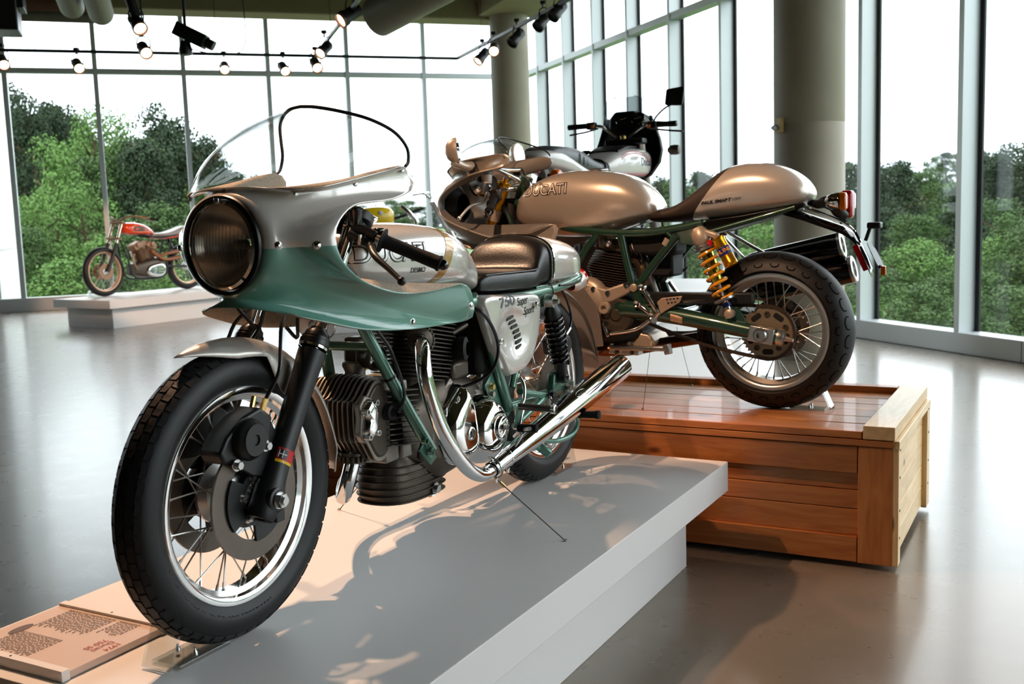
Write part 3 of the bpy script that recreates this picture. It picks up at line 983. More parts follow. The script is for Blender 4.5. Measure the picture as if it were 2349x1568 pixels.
# raised lettering round the left sidewall
for v in lm.vertices:
    a = -v.co.x / .268 + R(-28)
    r_ = .268 + v.co.y
    v.co = V((r_ * math.sin(a) * -1, .0475 - abs(r_ - .268) * .1, -r_ * math.cos(a)))
lm.materials.clear()
lo_ = obj('sidewall_lettering', lm, mat('raised_rubber', c8(48, 48, 50), .5), fwA)
q = lo_.modifiers.new('s', 'SOLIDIFY')
q.thickness = .0015
for sd, nm in ((1, 'brake_disc'), (-1, 'brake_disc')):
    y = .064 * sd
    d = MB()
    d.lathe((0, y - .003, 0), (0, 1, 0), [(0, .139), (.006, .139), (.006, .093), (0, .093)], 64, closed=True)
    do = d.build(nm, M_disc, fwA, smooth=30)
    c = MB()
    P = []
    for i in range(60):
        a = 2 * PI * i / 60
        r_ = .098 if math.cos(3 * a) > -.35 else .062
        P.append((r_ * math.cos(a), r_ * math.sin(a)))
    c.prism(P, lambda u, v: (u, y + .002 * sd, v), lambda u, v: (u, y + .009 * sd, v))
    c.build('disc_carrier', M_satblk, do)
    for k in range(6):
        a = 2 * PI * k / 6 + .2
        MB().bolt((.052 * math.cos(a), y + .009 * sd, .052 * math.sin(a)), (0, sd, 0), .007, .009).build('carrier_bolt', M_steel, do)
    g = MB()
    for k in range(20):
        a = 2 * PI * k / 20
        u, v_ = math.cos(a), math.sin(a)
        g.bar((.026 * u, y + .011 * sd, .026 * v_), (.042 * u, y + .009 * sd, .042 * v_), .004, .006, (0, 1, 0))
    g.lathe((0, y + .006 * sd, 0), (0, sd, 0), [(0, .044), (.003, .044), (.004, .02), (.018, .018), (.018, .0)], 24)
    g.build('hub_cap', M_alloy, do)

# ---- fork
def Lp(a, b, t):
    return V(a).lerp(V(b), t)
for sd in (1, -1):
    y = .097 * sd
    a, m_, tp = V((1.508, y, .318)), V((1.309, y, .644)), V((1.118, y, .955))
    ax = (tp - a).normalized()
    s = MB(TS)
    s.lathe(a - ax * .035, ax, [(0, .012), (0, .03), (.012, .034), (.055, .034), (.075, .0345), (.09, .031), (.12, .029), (.30, .029), (.36, .031), (.385, .033), (.40, .033), (.405, .022)], 28)
    leg = s.build('fork_leg', M_satblk, bA)
    leg['label'] = 'matt black fork slider'
    s = MB(TS)
    s.cyl(m_ - ax * .03, tp, .0185, n=24)
    s.build('stanchion', M_chrome, leg)
    s = MB(TS)
    s.lathe(m_ - ax * .004, ax, [(0, .0335), (.002, .0355), (.014, .0355), (.016, .033), (.022, .033), (.024, .030), (.034, .028), (.040, .022), (.046, .019)], 24)
    s.build('dust_seal', M_hose, leg)
    s = MB(TS)
    s.lathe(m_ - ax * .01, ax, [(0, .0345), (.006, .0345)], 24)
    s.build('seal_ring', M_polish, leg)
    # axle clamp and nut
    s = MB(TS)
    s.lathe((1.5, y - .002 * sd, .328), (0, sd, 0), [(0, .03), (.032, .03), (.036, .026), (.036, .02)], 24)
    s.box((1.487, y + .012 * sd, .30), (.03, .03, .05))
    s.build('axle_lug', M_satblk, leg, bevel=.003)
    s = MB(TS)
    s.lathe((1.5, y + .03 * sd, .328), (0, sd, 0), [(0, .019), (.006, .019), (.006, .012), (.02, .0125), (.02, .0)], 20)
    s.cyl((1.5, y + .034 * sd, .328), (1.5, y + .048 * sd, .328), .0165, n=6)
    s.cyl((1.5, y + .048 * sd, .328), (1.5, y + .054 * sd, .328), .0095, n=16)
    s.build('axle_nut', M_steel, leg)
    # caliper bracket and caliper, ahead of the leg
    s = MB(TS)
    P = [(1.47, .37), (1.445, .46), (1.47, .505), (1.545, .475), (1.60, .44), (1.58, .415), (1.535, .385)]
    s.prism(P, lambda u, v: (u, y - .018 * sd, v), lambda u, v: (u, y - .006 * sd, v))
    s.build('caliper_bracket', M_satblk, leg, bevel=.004)
    cal = MB(TS)
    P = [(1.472, .440), (1.462, .505), (1.50, .532), (1.555, .520), (1.61, .487), (1.634, .455), (1.622, .430), (1.575, .425), (1.53, .428)]
    yi = y - .066 * sd
    cal.prism(P, lambda u, v: (u, yi, v), lambda u, v: (u, y - .004 * sd, v))
    cb = cal.build('front_brake_caliper', M_satblk, bA, bevel=.007, seg=3)
    cb['label'] = 'black front brake caliper'
    s = MB(TS)
    s.lathe((1.552, y - .006 * sd, .472), (0, sd, 0), [(0, .046), (.014, .046), (.022, .042), (.026, .036), (.030, .0345), (.030, .012), (.026, .010), (.026, 0)], 32)
    s.build('piston_cap', M_satblk, cb)
    for (u, v) in ((1.50, .447), (1.595, .425)):
        MB(TS).bolt((u, y + .004 * sd, v), (0, sd, 0), .009, .012).build('caliper_bolt', M_steel, cb)
    s = MB(TS)
    s.cyl((1.50, y - .03 * sd, .528), (1.49, y - .03 * sd, .553), .006, n=8)
    s.cyl((1.478, y - .022 * sd, .515), (1.468, y - .016 * sd, .545), .0075, n=6)
    s.build('bleed_nipple', M_brass, cb)
    s = MB(TS)
    s.tube([(1.468, y - .016 * sd, .545), (1.44, y + .0 * sd, .60), (1.405, y - .02 * sd, .66), (1.385, y - .03 * sd, .70), (1.33, y * .5, .745), (1.27, y * .35, .80)], .0045, n=8)
    s.build('brake_hose', M_hose, cb)
# fork decal: red, yellow and black label
dcl = MB(TS)
a, tp = V((1.508, .097, .318)), V((1.118, .097, .955))
ax = (tp - a).normalized()
dm = [mat('decal_red', c8(205, 30, 34), .35), mat('decal_yellow', c8(235, 196, 30), .35), mat('decal_black', c8(18, 18, 20), .35), mat('decal_white', c8(225, 225, 222), .35)]
def patch(a0, a1, t0, t1, e, m, nm='decal'):
    d = MB(TS)
    u, w_ = V((0, 1, 0)), ax.cross(V((0, 1, 0))).normalized()
    rows = []
    for t in (t0, t1):
        rows.append([a + ax * t + (u * math.cos(R(k)) + w_ * math.sin(R(k))) * (.0292 + e) for k in [a0 + (a1 - a0) * i / 8 for i in range(9)]])
    d.grid(rows)
    return d.build(nm, m, legL)
legL = [o for o in bA.children if o.name.startswith('fork_leg')][0]
patch(-65, 35, .098, .125, .0004, dm[0])
patch(-65, 35, .092, .098, .0004, dm[1])
patch(-62, -16, .101, .122, .0006, dm[2])
patch(-58, -54, .103, .120, .0009, dm[3])
patch(-40, -36, .103, .120, .0009, dm[3])
patch(-58, -20, .110, .112, .0009, dm[3])
# triple clamps and stem
s = MB(TS)
for z_, x_ in ((.80, 1.213), (.935, 1.130)):
    P = rrect(.075, .27, .035, 6)
    s.prism(P, lambda u, v: (x_ - .012 + u * .88, v, z_ - .012 + u * .47), lambda u, v: (x_ - .012 + u * .88 - .012, v, z_ - .012 + u * .47 + .022))
s.cyl((1.165, 0, .79), (1.08, 0, .95), .026, n=20)
s.build('triple_clamp', M_satblk, bA, bevel=.003)

# ---- front mudguard
g = MB(TS)
rows = []
for i in range(33):
    a = R(-172 + 158 * i / 32 + 0)          # angle round the wheel from rear bottom to the front tip
    # measured from +x (front) anticlockwise seen from the left
    ang = R(184 - 119 * i / 32)
    rr = .352 + (.012 if i > 26 else 0) * (i - 26) / 6
    rr += .010 * max(0, (6 - i) / 6)
    wdt = .062 if 3 < i < 23 else (.062 * (.72 + .28 * i / 3) if i <= 3 else .062 * max(.03, 1 - ((i - 23) / 9.2) ** 1.7))
    row = []
    for k in range(13):
        t = -1 + 2 * k / 12
        th = t * 1.25
        yy = wdt * math.sin(th) / math.sin(1.25)
        dr = -.040 * (1 - math.cos(th)) / (1 - math.cos(1.25)) * min(1, wdt / .05)
        # deep valances either side in front of and behind the fork
        if abs(t) > .8 and 12 < i < 22:
            dr -= .07 * (abs(t) - .8) / .2 * math.sin(PI * (i - 12) / 10)
        r_ = rr + dr
        row.append(WF + V((r_ * math.cos(ang), yy, r_ * math.sin(ang))))
    rows.append(row)
g.grid(rows)
fe = g.build('front_mudguard', mat('satin_silver_mudguard', c8(196, 189, 181), .34, .55, coat=.4), bA, smooth=80, solid=.002)

# ---- shared shape helpers
def sec(x, hw, z0, z1, n=32, e=2.6, yc=0, flat=0):
    """super-elliptic cross-section at station x"""
    zc, hz = (z0 + z1) / 2, (z1 - z0) / 2
    P = []
    for i in range(n):
        t = 2 * PI * i / n
        c, s = math.cos(t), math.sin(t)
        y = hw * math.copysign(abs(c) ** (2 / e), c)
        z = hz * math.copysign(abs(s) ** (2 / e), s)
        if flat and s < 0:
            z = hz * math.copysign(abs(s) ** (2 / 6), s)
        P.append(V((x, yc + y, zc + z)))
    return P

def smooth_secs(S_, n):
    k = len(S_[0])
    cols = [catmull([s[i] for s in S_], n) for i in range(k)]
    return [[cols[i][j] for i in range(k)] for j in range(n)]

def dome_poly(P, f, h, inset=.02, steps=7, top=True, pw=2.0):
    """outline P (2d) raised to height h with a rounded shoulder; f(u, v, d) maps to 3d"""
    P = [(p.x, p.y) for p in catmull([(a, b, 0) for a, b in P], len(P) * 4, True)]
    cx, cy = sum(p[0] for p in P) / len(P), sum(p[1] for p in P) / len(P)
    rows = []
    for i in range(steps + 1):
        t = i / steps
        d = h * math.sin(t * PI / 2) ** (2 / pw)
        k = inset * (1 - math.cos(t * PI / 2))
        row = []
        for (u, v) in P:
            L = math.hypot(u - cx, v - cy)
            s = max(.05, 1 - k / L)
            row.append(V(f(cx + (u - cx) * s, cy + (v - cy) * s, d)))
        rows.append(row)
    c = V(f(cx, cy, h * 1.02))
    for s in (.88, .76, .64, .52, .40, .28, .16, .04):
        rows.append([c.lerp(p, s) for p in rows[steps]])
    b = MB()
    b.loft([r_ for r_ in rows], caps=False)
    b.f.append(tuple(len(b.v) - len(P) + i for i in range(len(P))))
    return b

# ---- fuel tank
TK = [(1.175, .085, .78, .882), (1.15, .125, .755, .902), (1.08, .156, .742, .914), (.98, .168, .735, .919), (.86, .169, .73, .916), (.76, .166, .726, .904), (.69, .152, .722, .885), (.635, .132, .716, .862), (.59, .119, .71, .832), (.56, .110, .705, .798), (.545, .095, .705, .765)]
def tank_secs(n):
    return smooth_secs([sec(x, h, a, b, 40, 3.0) for x, h, a, b in TK], n)
tkm = MB().loft(tank_secs(44))
tk = tkm.build('fuel_tank', M_silA, bA, smooth=50)
tbv = bvh_of(tkm)
def tank_hit(x, z, sd=1):
    h = tbv.ray_cast(V((x, .5 * sd, z)), V((0, -sd, 0)))
    return h[0] + h[1] * .0 if h[0] else None
def tank_top(x, y):
    h = tbv.ray_cast(V((x, y, 1.2)), V((0, 0, -1)))
    return h[0]
# amber band over the tank
rows = []
for i in range(61):
    t = -1 + 2 * i / 60
    row = []
    for e in (-.021, -.007, .007, .021):
        if abs(t) < .45:
            y = t / .45 * .135
            x = .835 - .03 + e
            p_ = tank_top(x - .012 * abs(t), y)
        else:
            k = (abs(t) - .45) / .55
            z = .905 - k * .155
            x = .823 - .03 - .012 * .45 + k * k * .085 + e
            p_ = tank_hit(x, z, 1 if t > 0 else -1)
        if p_ is None:
            p_ = row[-1] if row else rows[-1][len(row)]
        c_ = V((p_.x, 0, .82))
        row.append(p_ + (p_ - c_).normalized() * .0009)
    rows.append(row)
MB().grid(rows).build('tank_stripe', M_gold, tk, smooth=80)
for sd in (1, -1):
    X = V((-1, 0, -.02)) if sd > 0 else V((1, 0, .02))
    Mt = frame_m((1.045, 0, .842), X, (0, 0, 1))
    if sd < 0:
        Mt = frame_m((1.045, 0, .842), (1, 0, 0), (0, 0, 1))
    lettering('tank_lettering', 'DUCATI', .066, M_letter, tk, Mt, tbv, off=.0022, sx=1.02, lift=.0012, space=1.02)
    lettering('tank_lettering', 'DUCATI', .066, M_silA, tk, Mt, tbv, off=-.0004, sx=1.02, lift=.0020, space=1.02)
    lettering('tank_lettering', 'DESMO', .017, M_letter, tk, frame_m((.958, 0, .795), X, (0, 0, 1)), tbv, off=.0003, sx=1.15, lift=.0014)
b = MB().lathe((.955, 0, .912), (0, 0, 1), [(0, .034), (.01, .034), (.014, .038), (.02, .038), (.026, .026), (.028, 0)], 28)
b.bar((.99, 0, .938), (.905, 0, .930), .014, .006)
b.build('filler_cap', M_chrome, tk, bevel=.002)

# ---- seat
ST = [(.555, .085, .70, .735, 3), (.548, .108, .698, .75, 4), (.51, .122, .695, .760, 5), (.38, .136, .692, .758, 5.5), (.28, .140, .69, .757, 5.5), (.25, .141, .69, .758, 5), (.234, .142, .69, .775, 4), (.215, .142, .69, .808, 3.2), (.19, .142, .69, .838, 2.9), (.16, .142, .69, .852, 2.75), (.13, .142, .69, .857, 2.7)]
seat = MB().loft(smooth_secs([sec(x, h, a, b_, 44, e_, flat=1) for x, h, a, b_, e_ in ST], 60)).build('seat', M_leather, bA, smooth=55)
# side bolsters of the pad, seam
for sd in (1, -1):
    MB().tube([(.52, .112 * sd, .752), (.45, .124 * sd, .753), (.35, .131 * sd, .752), (.25, .135 * sd, .752), (.225, .139 * sd, .757)], .0035, n=8).build('seam', M_leather, seat)
CW = [(.128, .144, .69, .857), (.08, .145, .69, .858), (.0, .143, .69, .85), (-.08, .134, .692, .836), (-.14, .118, .696, .815), (-.185, .09, .702, .785), (-.205, .05, .71, .755)]
MB().loft(smooth_secs([sec(x, h, a, b_, 44, 2.6, flat=1) for x, h, a, b_ in CW], 30)).build('tail_cowl', M_silA, seat, smooth=55)
P = sec(.13, .1465, .688, .8595, 44, 2.6, flat=1)
MB().tube([p_ for p_ in P], .0045, n=8, closed=True, m=88).build('trim_bead', M_chrome, seat)
P = sec(.142, .1455, .689, .858, 44, 2.65, flat=1)
z_ = MB()
Pz = catmull(P, 150, True)
for p_ in Pz:
    z_.box(p_, (.006, .004, .004))
MB().tube(P, .0025, n=6, closed=True, m=88).build('zip', M_hose, seat)
zo = z_.build('zip_teeth', M_steel, seat, smooth=0)
zo['kind'] = 'stuff'
for sd in (1, -1):
    dome((-.09, .131 * sd, .715), (0, sd, .1), .007, M_chrome, seat, 'cowl_screw')
    MB().tube([(.10, .15 * sd, .692), (.0, .147 * sd, .69), (-.1, .132 * sd, .692), (-.17, .1 * sd, .70)], .004, n=6).build('cowl_edge', M_hose, seat)
MB().tube([(.155, .146, .70), (.15, .150, .685), (.145, .152, .655), (.152, .154, .66)], .0025, n=6).build('zip_pull', M_hose, seat)

# ---- side panels
SP = [(0.623, 0.16, 0.697), (0.486, 0.16, 0.694), (0.312, 0.16, 0.685), (0.265, 0.16, 0.669), (0.262, 0.16, 0.62), (0.278, 0.16, 0.552), (0.319, 0.16, 0.488), (0.377, 0.16, 0.451), (0.46, 0.16, 0.442), (0.495, 0.16, 0.455), (0.55, 0.16, 0.538), (0.607, 0.16, 0.641)]
spo = [(p_[0], p_[2]) for p_ in SP]
vents = [(0.458, 0.17, 0.621), (0.439, 0.17, 0.607), (0.426, 0.17, 0.592), (0.413, 0.17, 0.576), (0.406, 0.17, 0.561), (0.404, 0.17, 0.544), (0.411, 0.17, 0.528)]
for sd in (1, -1):
    f = lambda u, v, d: (u, sd * (.128 + d), v)
    b = dome_poly(spo, f, .038, .016, 6, pw=1.7)
    # scoop behind the slots
    for i, p_ in enumerate(b.v):
        u, v = p_[0], p_[2]
        e = ((u - .45) / .105) ** 2 + ((v - .575) / .075) ** 2
        if e < 1 and abs(p_[1]) > .15:
            b.v[i] = (u, p_[1] - sd * .016 * (1 - e) ** .7, v)
    sp_ = b.build('side_panel', M_silA, bA, smooth=50)
    sbv = bvh_of(b)
    for k, p_ in enumerate(vents):
        v_ = MB()
        h = sbv.ray_cast(V((p_[0], .4 * sd, p_[2])), V((0, -sd, 0)))
        yy = h[0].y if h[0] else .165 * sd
        pts = rrect(.046 if k < 6 else .036, .011, .0054, 4)
        A_ = R(-9)
        g_ = lambda u, v, e: (p_[0] - (u * math.cos(A_) - v * math.sin(A_)), yy + sd * e, p_[2] + u * math.sin(A_) * -1 + v * math.cos(A_))
        v_.prism(pts, lambda u, v: g_(u, v, -.004), lambda u, v: g_(u, v, .0016))
        so = v_.build('vent_slot', M_dark, sp_, smooth=0)
        w_ = MB()
        for j in range(5):
            for l in (-1, 1):
                c_ = g_(-.014 + j * .007, l * .002, .002)
                w_.box(c_, (.0022, .001, .0022))
        mo = w_.build('vent_mesh', M_steel, so, smooth=0)
        mo['kind'] = 'stuff'
    X = (-1, 0, .06) if sd > 0 else (1, 0, 0)
    kx = 0 if sd > 0 else .0
    M_gry = bpy.data.materials.get('grey_print') or mat('grey_print', c8(108, 110, 114), .4)
    lettering('panel_lettering', '750', .043, M_gry, sp_, frame_m((V((0.489, 0.168, 0.672)) if sd > 0 else mirror([(0.489, 0.168, 0.672)])[0]), X, (.0, 0, 1)), sbv, off=.0012, sx=1.5, lift=.0012)
    lettering('panel_lettering', 'Super', .036, M_letter, sp_, frame_m((V((0.395, 0.168, 0.666)) if sd > 0 else mirror([(0.395, 0.168, 0.666)])[0]), X, (.0, 0, 1)), sbv, off=.0002, sx=.8, lift=.0012, shear=.15)
    lettering('panel_lettering', 'Sport', .036, M_letter, sp_, frame_m((V((0.354, 0.168, 0.634)) if sd > 0 else mirror([(0.354, 0.168, 0.634)])[0]), X, (.0, 0, 1)), sbv, off=.0002, sx=.8, lift=.0012, shear=.15)
    for p_ in ((0.315, 0.168, 0.647), (0.545, 0.168, 0.56)):
        h = sbv.ray_cast(V((p_[0], .4 * sd, p_[2])), V((0, -sd, 0)))
        if h[0]:
            MB().lathe(h[0], (0, sd, 0), [(0, .010), (.008, .011), (.014, .009), (.016, 0)], 14).build('panel_knob', M_chrome, sp_)

# ---- frame
fr = MB().tube([(1.13, 0, .86), (.95, 0, .87), (.7, 0, .80), (.5, 0, .70), (.3, 0, .67)], .019, n=12).build('frame', M_frm, bA)
def tube(name, P, r=.0155, par=None, m=None, n=12, k=None):
    return MB().tube(P, r, n=n, m=k).build(name, m or M_frm, par or fr)
MB().cyl((1.19, 0, .77), (1.10, 0, .945), .031, n=24).build('steering_head', M_frm, fr)
for s_ in (1, -1):
    tube('frame_tube', [(1.14, .03 * s_, .80), (1.095, .055 * s_, .71), (1.045, .08 * s_, .60), (.975, .115 * s_, .45), (.905, .148 * s_, .31)], .0165)
    tube('frame_tube', [(.62, .125 * s_, .70), (.585, .128 * s_, .65), (.50, .13 * s_, .47), (.435, .13 * s_, .335)])
    tube('frame_tube', [(1.12, .04 * s_, .84), (.9, .11 * s_, .74), (.7, .13 * s_, .69), (.4, .134 * s_, .676), (.15, .135 * s_, .68), (-.03, .132 * s_, .695), (-.14, .105 * s_, .71), (-.195, .0, .718)], k=40)
    tube('frame_tube', [(.28, .13 * s_, .67), (.33, .13 * s_, .55), (.41, .13 * s_, .40)], .012)
    tube('frame_tube', [(0.4, 0.15, 0.387), (0.232, 0.155, 0.346)] if s_ > 0 else [V((1, -1, 1)) * V((0.4, 0.15, 0.387)) if False else mirror([(0.4, 0.15, 0.387)])[0], mirror([(0.232, 0.155, 0.346)])[0]], .011)
    tube('frame_tube', [(0.441, 0.15, 0.285), (0.239, 0.155, 0.343)] if s_ > 0 else [mirror([(0.441, 0.15, 0.285)])[0], mirror([(0.239, 0.155, 0.343)])[0]], .011)
    # engine plates and lugs
    b = MB().prism([(.93, .35), (.955, .32), (.905, .27), (.875, .285)], lambda u, v: (u, .137 * s_, v), lambda u, v: (u, .146 * s_, v))
    b.build('engine_lug', M_frm, fr, bevel=.002)
    for u, v in ((.945, .345), (.918, .312)):
        MB().lathe((u, .15 * s_, v), (0, s_, 0), [(0, .011), (.012, .011), (.012, .006), (.006, .006), (.006, 0)], 14).build('lug_bolt', M_frm, fr)
    b = MB().prism([(.56, .43), (.50, .47), (.44, .40), (.43, .31), (.47, .30), (.52, .36)], lambda u, v: (u, .112 * s_, v), lambda u, v: (u, .12 * s_, v))
    b.build('rear_engine_plate', M_frm, fr, bevel=.002)
    MB().bolt((.525, .12 * s_, .42), (0, s_, 0), .009, .012).build('plate_bolt', M_brass, fr)
    b = MB().prism([(.245, .70), (.155, .70), (.175, .63), (.225, .63)], lambda u, v: (u, .125 * s_, v), lambda u, v: (u, .14 * s_, v))
    b.build('shock_lug', M_frm, fr, bevel=.003)
tube('frame_tube', [(1.047, -.08, .604), (1.047, .08, .604)], .012)
tube('frame_tube', [(.62, -.125, .69), (.62, .125, .69)], .012)
MB().lathe((1.01, .0975, .525), (-.07, .035, -.15), [(0, .0175), (.008, .0175)], 16).build('cable_strap', M_hose, fr)

MB().box((.43, 0, .575), (.25, .21, .24)).build('battery_box', M_dark, bA, bevel=.02)
# ---- swingarm, rear wheel
rwA = make_wheel(bA, 'rear_wheel', MX.Translation(WR), .328, .112, .2425, .04, 36, .062, .042, M_polish, M_alloy, M_steel, 'polished spoked rear wheel', rowsA, 54)
d = MB().lathe((0, .067, 0), (0, 1, 0), [(0, .118), (.006, .118), (.006, .07), (0, .07)], 48, closed=True).build('rear_brake_disc', M_disc, rwA)
MB().lathe((0, .066, 0), (0, 1, 0), [(0, .078), (.006, .078), (.008, .02)], 32).build('disc_carrier', M_satblk, d)
sw = MB()
for s_ in (1, -1):
    sw.tube([(.43, .095 * s_, .335), (.30, .105 * s_, .335), (.05, .11 * s_, .33)], .018, n=12)
    sw.box((.0, .11 * s_, .328), (.11, .018, .045))
sw.cyl((.43, -.12, .335), (.43, .12, .335), .024, n=16)
sw.cyl((.33, -.1, .335), (.33, .1, .335), .014, n=12)
swo = sw.build('swingarm', M_frm, bA, bevel=.002)
for s_ in (1, -1):
    MB().prism([(.15, .34), (.135, .40), (.105, .405), (.075, .39), (.08, .34)], lambda u, v: (u, .115 * s_, v), lambda u, v: (u, .14 * s_, v)).build('shock_bracket', M_frm, swo, bevel=.004)
    MB().bolt((0, .12 * s_, .328), (0, s_, 0), .014, .016).build('rear_axle_nut', M_steel, swo)
# rear caliper above the axle
b = MB().prism([(-.02, .44), (.03, .45), (.04, .50), (-.01, .52), (-.06, .49), (-.06, .45)], lambda u, v: (u, .045, v), lambda u, v: (u, .11, v))
rc_ = b.build('rear_brake_caliper', M_satblk, bA, bevel=.007)
MB().lathe((-.012, .108, .48), (0, 1, 0), [(0, .033), (.012, .033), (.016, .026), (.016, 0)], 24).build('piston_cap', M_satblk, rc_)
MB().tube([(-.04, .10, .51), (-.075, .10, .53), (-.09, .10, .57), (-.05, .10, .64), (.02, .10, .70)], .0045, n=8).build('brake_hose', M_hose, rc_)
MB().cyl((-.04, .10, .51), (-.075, .10, .53), .0075, n=8).build('hose_union', M_steel, rc_)

# ---- shocks
def shockA(s_):
    a, c_ = V((.198, .165 * s_, .648)), V((.105, .155 * s_, .385))
    ax = (a - c_).normalized()
    L = (a - c_).length
    b = MB().lathe(c_, ax, [(-.012, .008), (-.012, .014), (.02, .016), (.04, .022), (.06, .024), (.1, .024), (L - .08, .024), (L - .045, .027), (L - .035, .027), (L - .02, .02), (L, .014)], 20)
    o = b.build('shock_absorber', M_satblk, bA)
    for k, (z0, z1, n_) in enumerate(((.055, L - .05, 9.5),)):
        spring(MB(), c_ + ax * z0, c_ + ax * z1, .0285, .0048, n_).build('coil_spring', M_glsblk, o)
    for p_, rr, w_ in ((a, .022, .03), (c_, .018, .026)):
        MB().cyl(p_ - V((0, w_ / 2, 0)), p_ + V((0, w_ / 2, 0)), rr, n=20).build('eye', M_alloy if rr > .02 else M_satblk, o)
        MB().bolt(p_ + V((0, s_ * w_ / 2, 0)), (0, s_, 0), .009, .014).build('eye_bolt', M_steel, o)
for s_ in (1, -1):
    shockA(s_)

# ---- rear mudguard and lamp
g = MB()
rows = []
for i in range(25):
    ang = R(58 + 112 * i / 24)
    rr = .362 + .02 * (i / 24)
    row = []
    for k in range(11):
        t = -1 + 2 * k / 10
        row.append(WR + V((rr * math.cos(ang) - .03 * (1 - abs(t)) * 0, .075 * math.sin(t * 1.2) / math.sin(1.2), rr * math.sin(ang) - .034 * (1 - math.cos(t * 1.2)) / (1 - math.cos(1.2)))))
    rows.append(row)
g.grid(rows)
rm = g.build('rear_mudguard', mat('grey_mudguard', c8(120, 112, 106), .3, .5, coat=.5), bA, smooth=80, solid=.002)
MB().lathe((-.30, 0, .66), (-.95, 0, .3), [(0, .02), (.02, .034), (.05, .04), (.06, .042)], 24).build('lamp_shell', M_silA, rm)
MB().lathe((-.357, 0, .678), (-.95, 0, .3), [(0, .042), (.02, .040), (.028, .03), (.03, 0)], 24).build('tail_lamp_lens', M_red, rm)

# ---- exhausts
def exhaust(P, r, name, lab, flange=None):
    o = MB().tube(P, r, n=20, m=len(P) * 7).build(name, M_chrome, bA)
    o['label'] = lab
    return o
hp = exhaust([(.872, .10, .604), (.915, .138, .602), (.955, .168, .585), (.975, .183, .545), (.972, .19, .49), (.944, .2, .396), (.905, .206, .33), (.851, .21, .271), (.80, .212, .232), (.745, .212, .212), (.68, .212, .216)], .0205, 'header_pipe', 'chrome header pipe')
nrm = V((.66, .74, .05)).normalized()
b = MB()
c0 = V((.885, .112, .604))
b.lathe(c0, nrm, [(-.014, .036), (.006, .036), (.01, .03), (.01, .0)], 24)
u_, w_ = perp(nrm)
for i in range(22):
    a = 2 * PI * i / 22
    q_ = c0 + (u_ * math.cos(a) + w_ * math.sin(a)) * .039
    b.box(q_, (.007, .007, .009))
b.build('toothed_ring', M_castd, hp)
def muffler(s_):
    a, e = V((.70, .212 * s_, .2145)), V((-.225, .224 * s_, .378))
    ax = (e - a)
    L = ax.length
    ax.normalize()
    b = MB().lathe(a, ax, [(0, .0225), (.02, .0235), (.10, .026), (.25, .034), (.40, .040), (L - .15, .0445), (L - .02, .0455), (L, .0445), (L, .040), (L - .02, .038), (L - .15, .036), (L - .15, 0)], 36)
    o = b.build('muffler', M_chrome, bA)
    o['label'] = 'long tapered chrome muffler'
    for t in (.015, .085):
        MB().lathe(a + ax * t, ax, [(0, .0265), (.004, .0275), (.008, .0265)], 28).build('clamp_band', M_chrome, o)
        MB().bolt(a + ax * (t + .004) + V((0, .004 * s_, -.031)), (0, 0, -1), .005, .012).build('clamp_bolt', M_steel, o)
    # embossed maker's oval
    cc = a + ax * (L * .60)
    dn = (V((0, s_ * .55, .85)) - ax * V((0, s_ * .55, .85)).dot(ax)).normalized()
    u_ = ax if s_ < 0 else -ax
    pts = [(.034 * math.cos(2 * PI * i / 30), .010 * math.sin(2 * PI * i / 30)) for i in range(30)]
    v_ = dn.cross(u_)
    def onm(p_):
        d_ = p_ - a
        t = d_.dot(ax)
        rad = d_ - ax * t
        rr = .0395 + (t - .4) * .0105
        return a + ax * t + rad.normalized() * rr
    MB().tube([onm(cc + u_ * p_[0] * -1 + v_ * p_[1] + dn * .04) for p_ in pts], .0012, n=5, closed=True, m=60).build('embossed_oval', M_steel, o)
    lettering('embossed_lettering', 'CONTI', .012, M_steel, o, frame_m(onm(cc + dn * .04) + dn * .0004, u_, dn.cross(u_)), off=.0003, sx=1.2, lift=.0004)
    return o
for s_ in (1, -1):
    muffler(s_)
exhaust([(1.05, .01, .345), (1.068, .008, .30), (1.082, .0, .25), (1.062, -.03, .208), (.99, -.09, .188), (.88, -.165, .188), (.78, -.205, .2), (.68, -.212, .217)], .0205, 'header_pipe', 'chrome front header pipe')

# ---- engine
cs = [sec(.52, .085, .24, .42, 28, 4), sec(.56, .105, .215, .455, 28, 4), sec(.66, .118, .20, .48, 28, 4), (sec(.78, .118, .19, .485, 28, 4)), sec(.84, .10, .215, .46, 28, 4), sec(.89, .085, .25, .43, 28, 4), sec(.92, .07, .28, .41, 28, 4)]
en = MB().loft(smooth_secs(cs, 24)).build('engine', M_castd, bA, smooth=50)
en['label'] = 'cast alloy v-twin engine'
fy = lambda y0, s_=1: (lambda u, v, d: (u, s_ * (y0 + d), v))
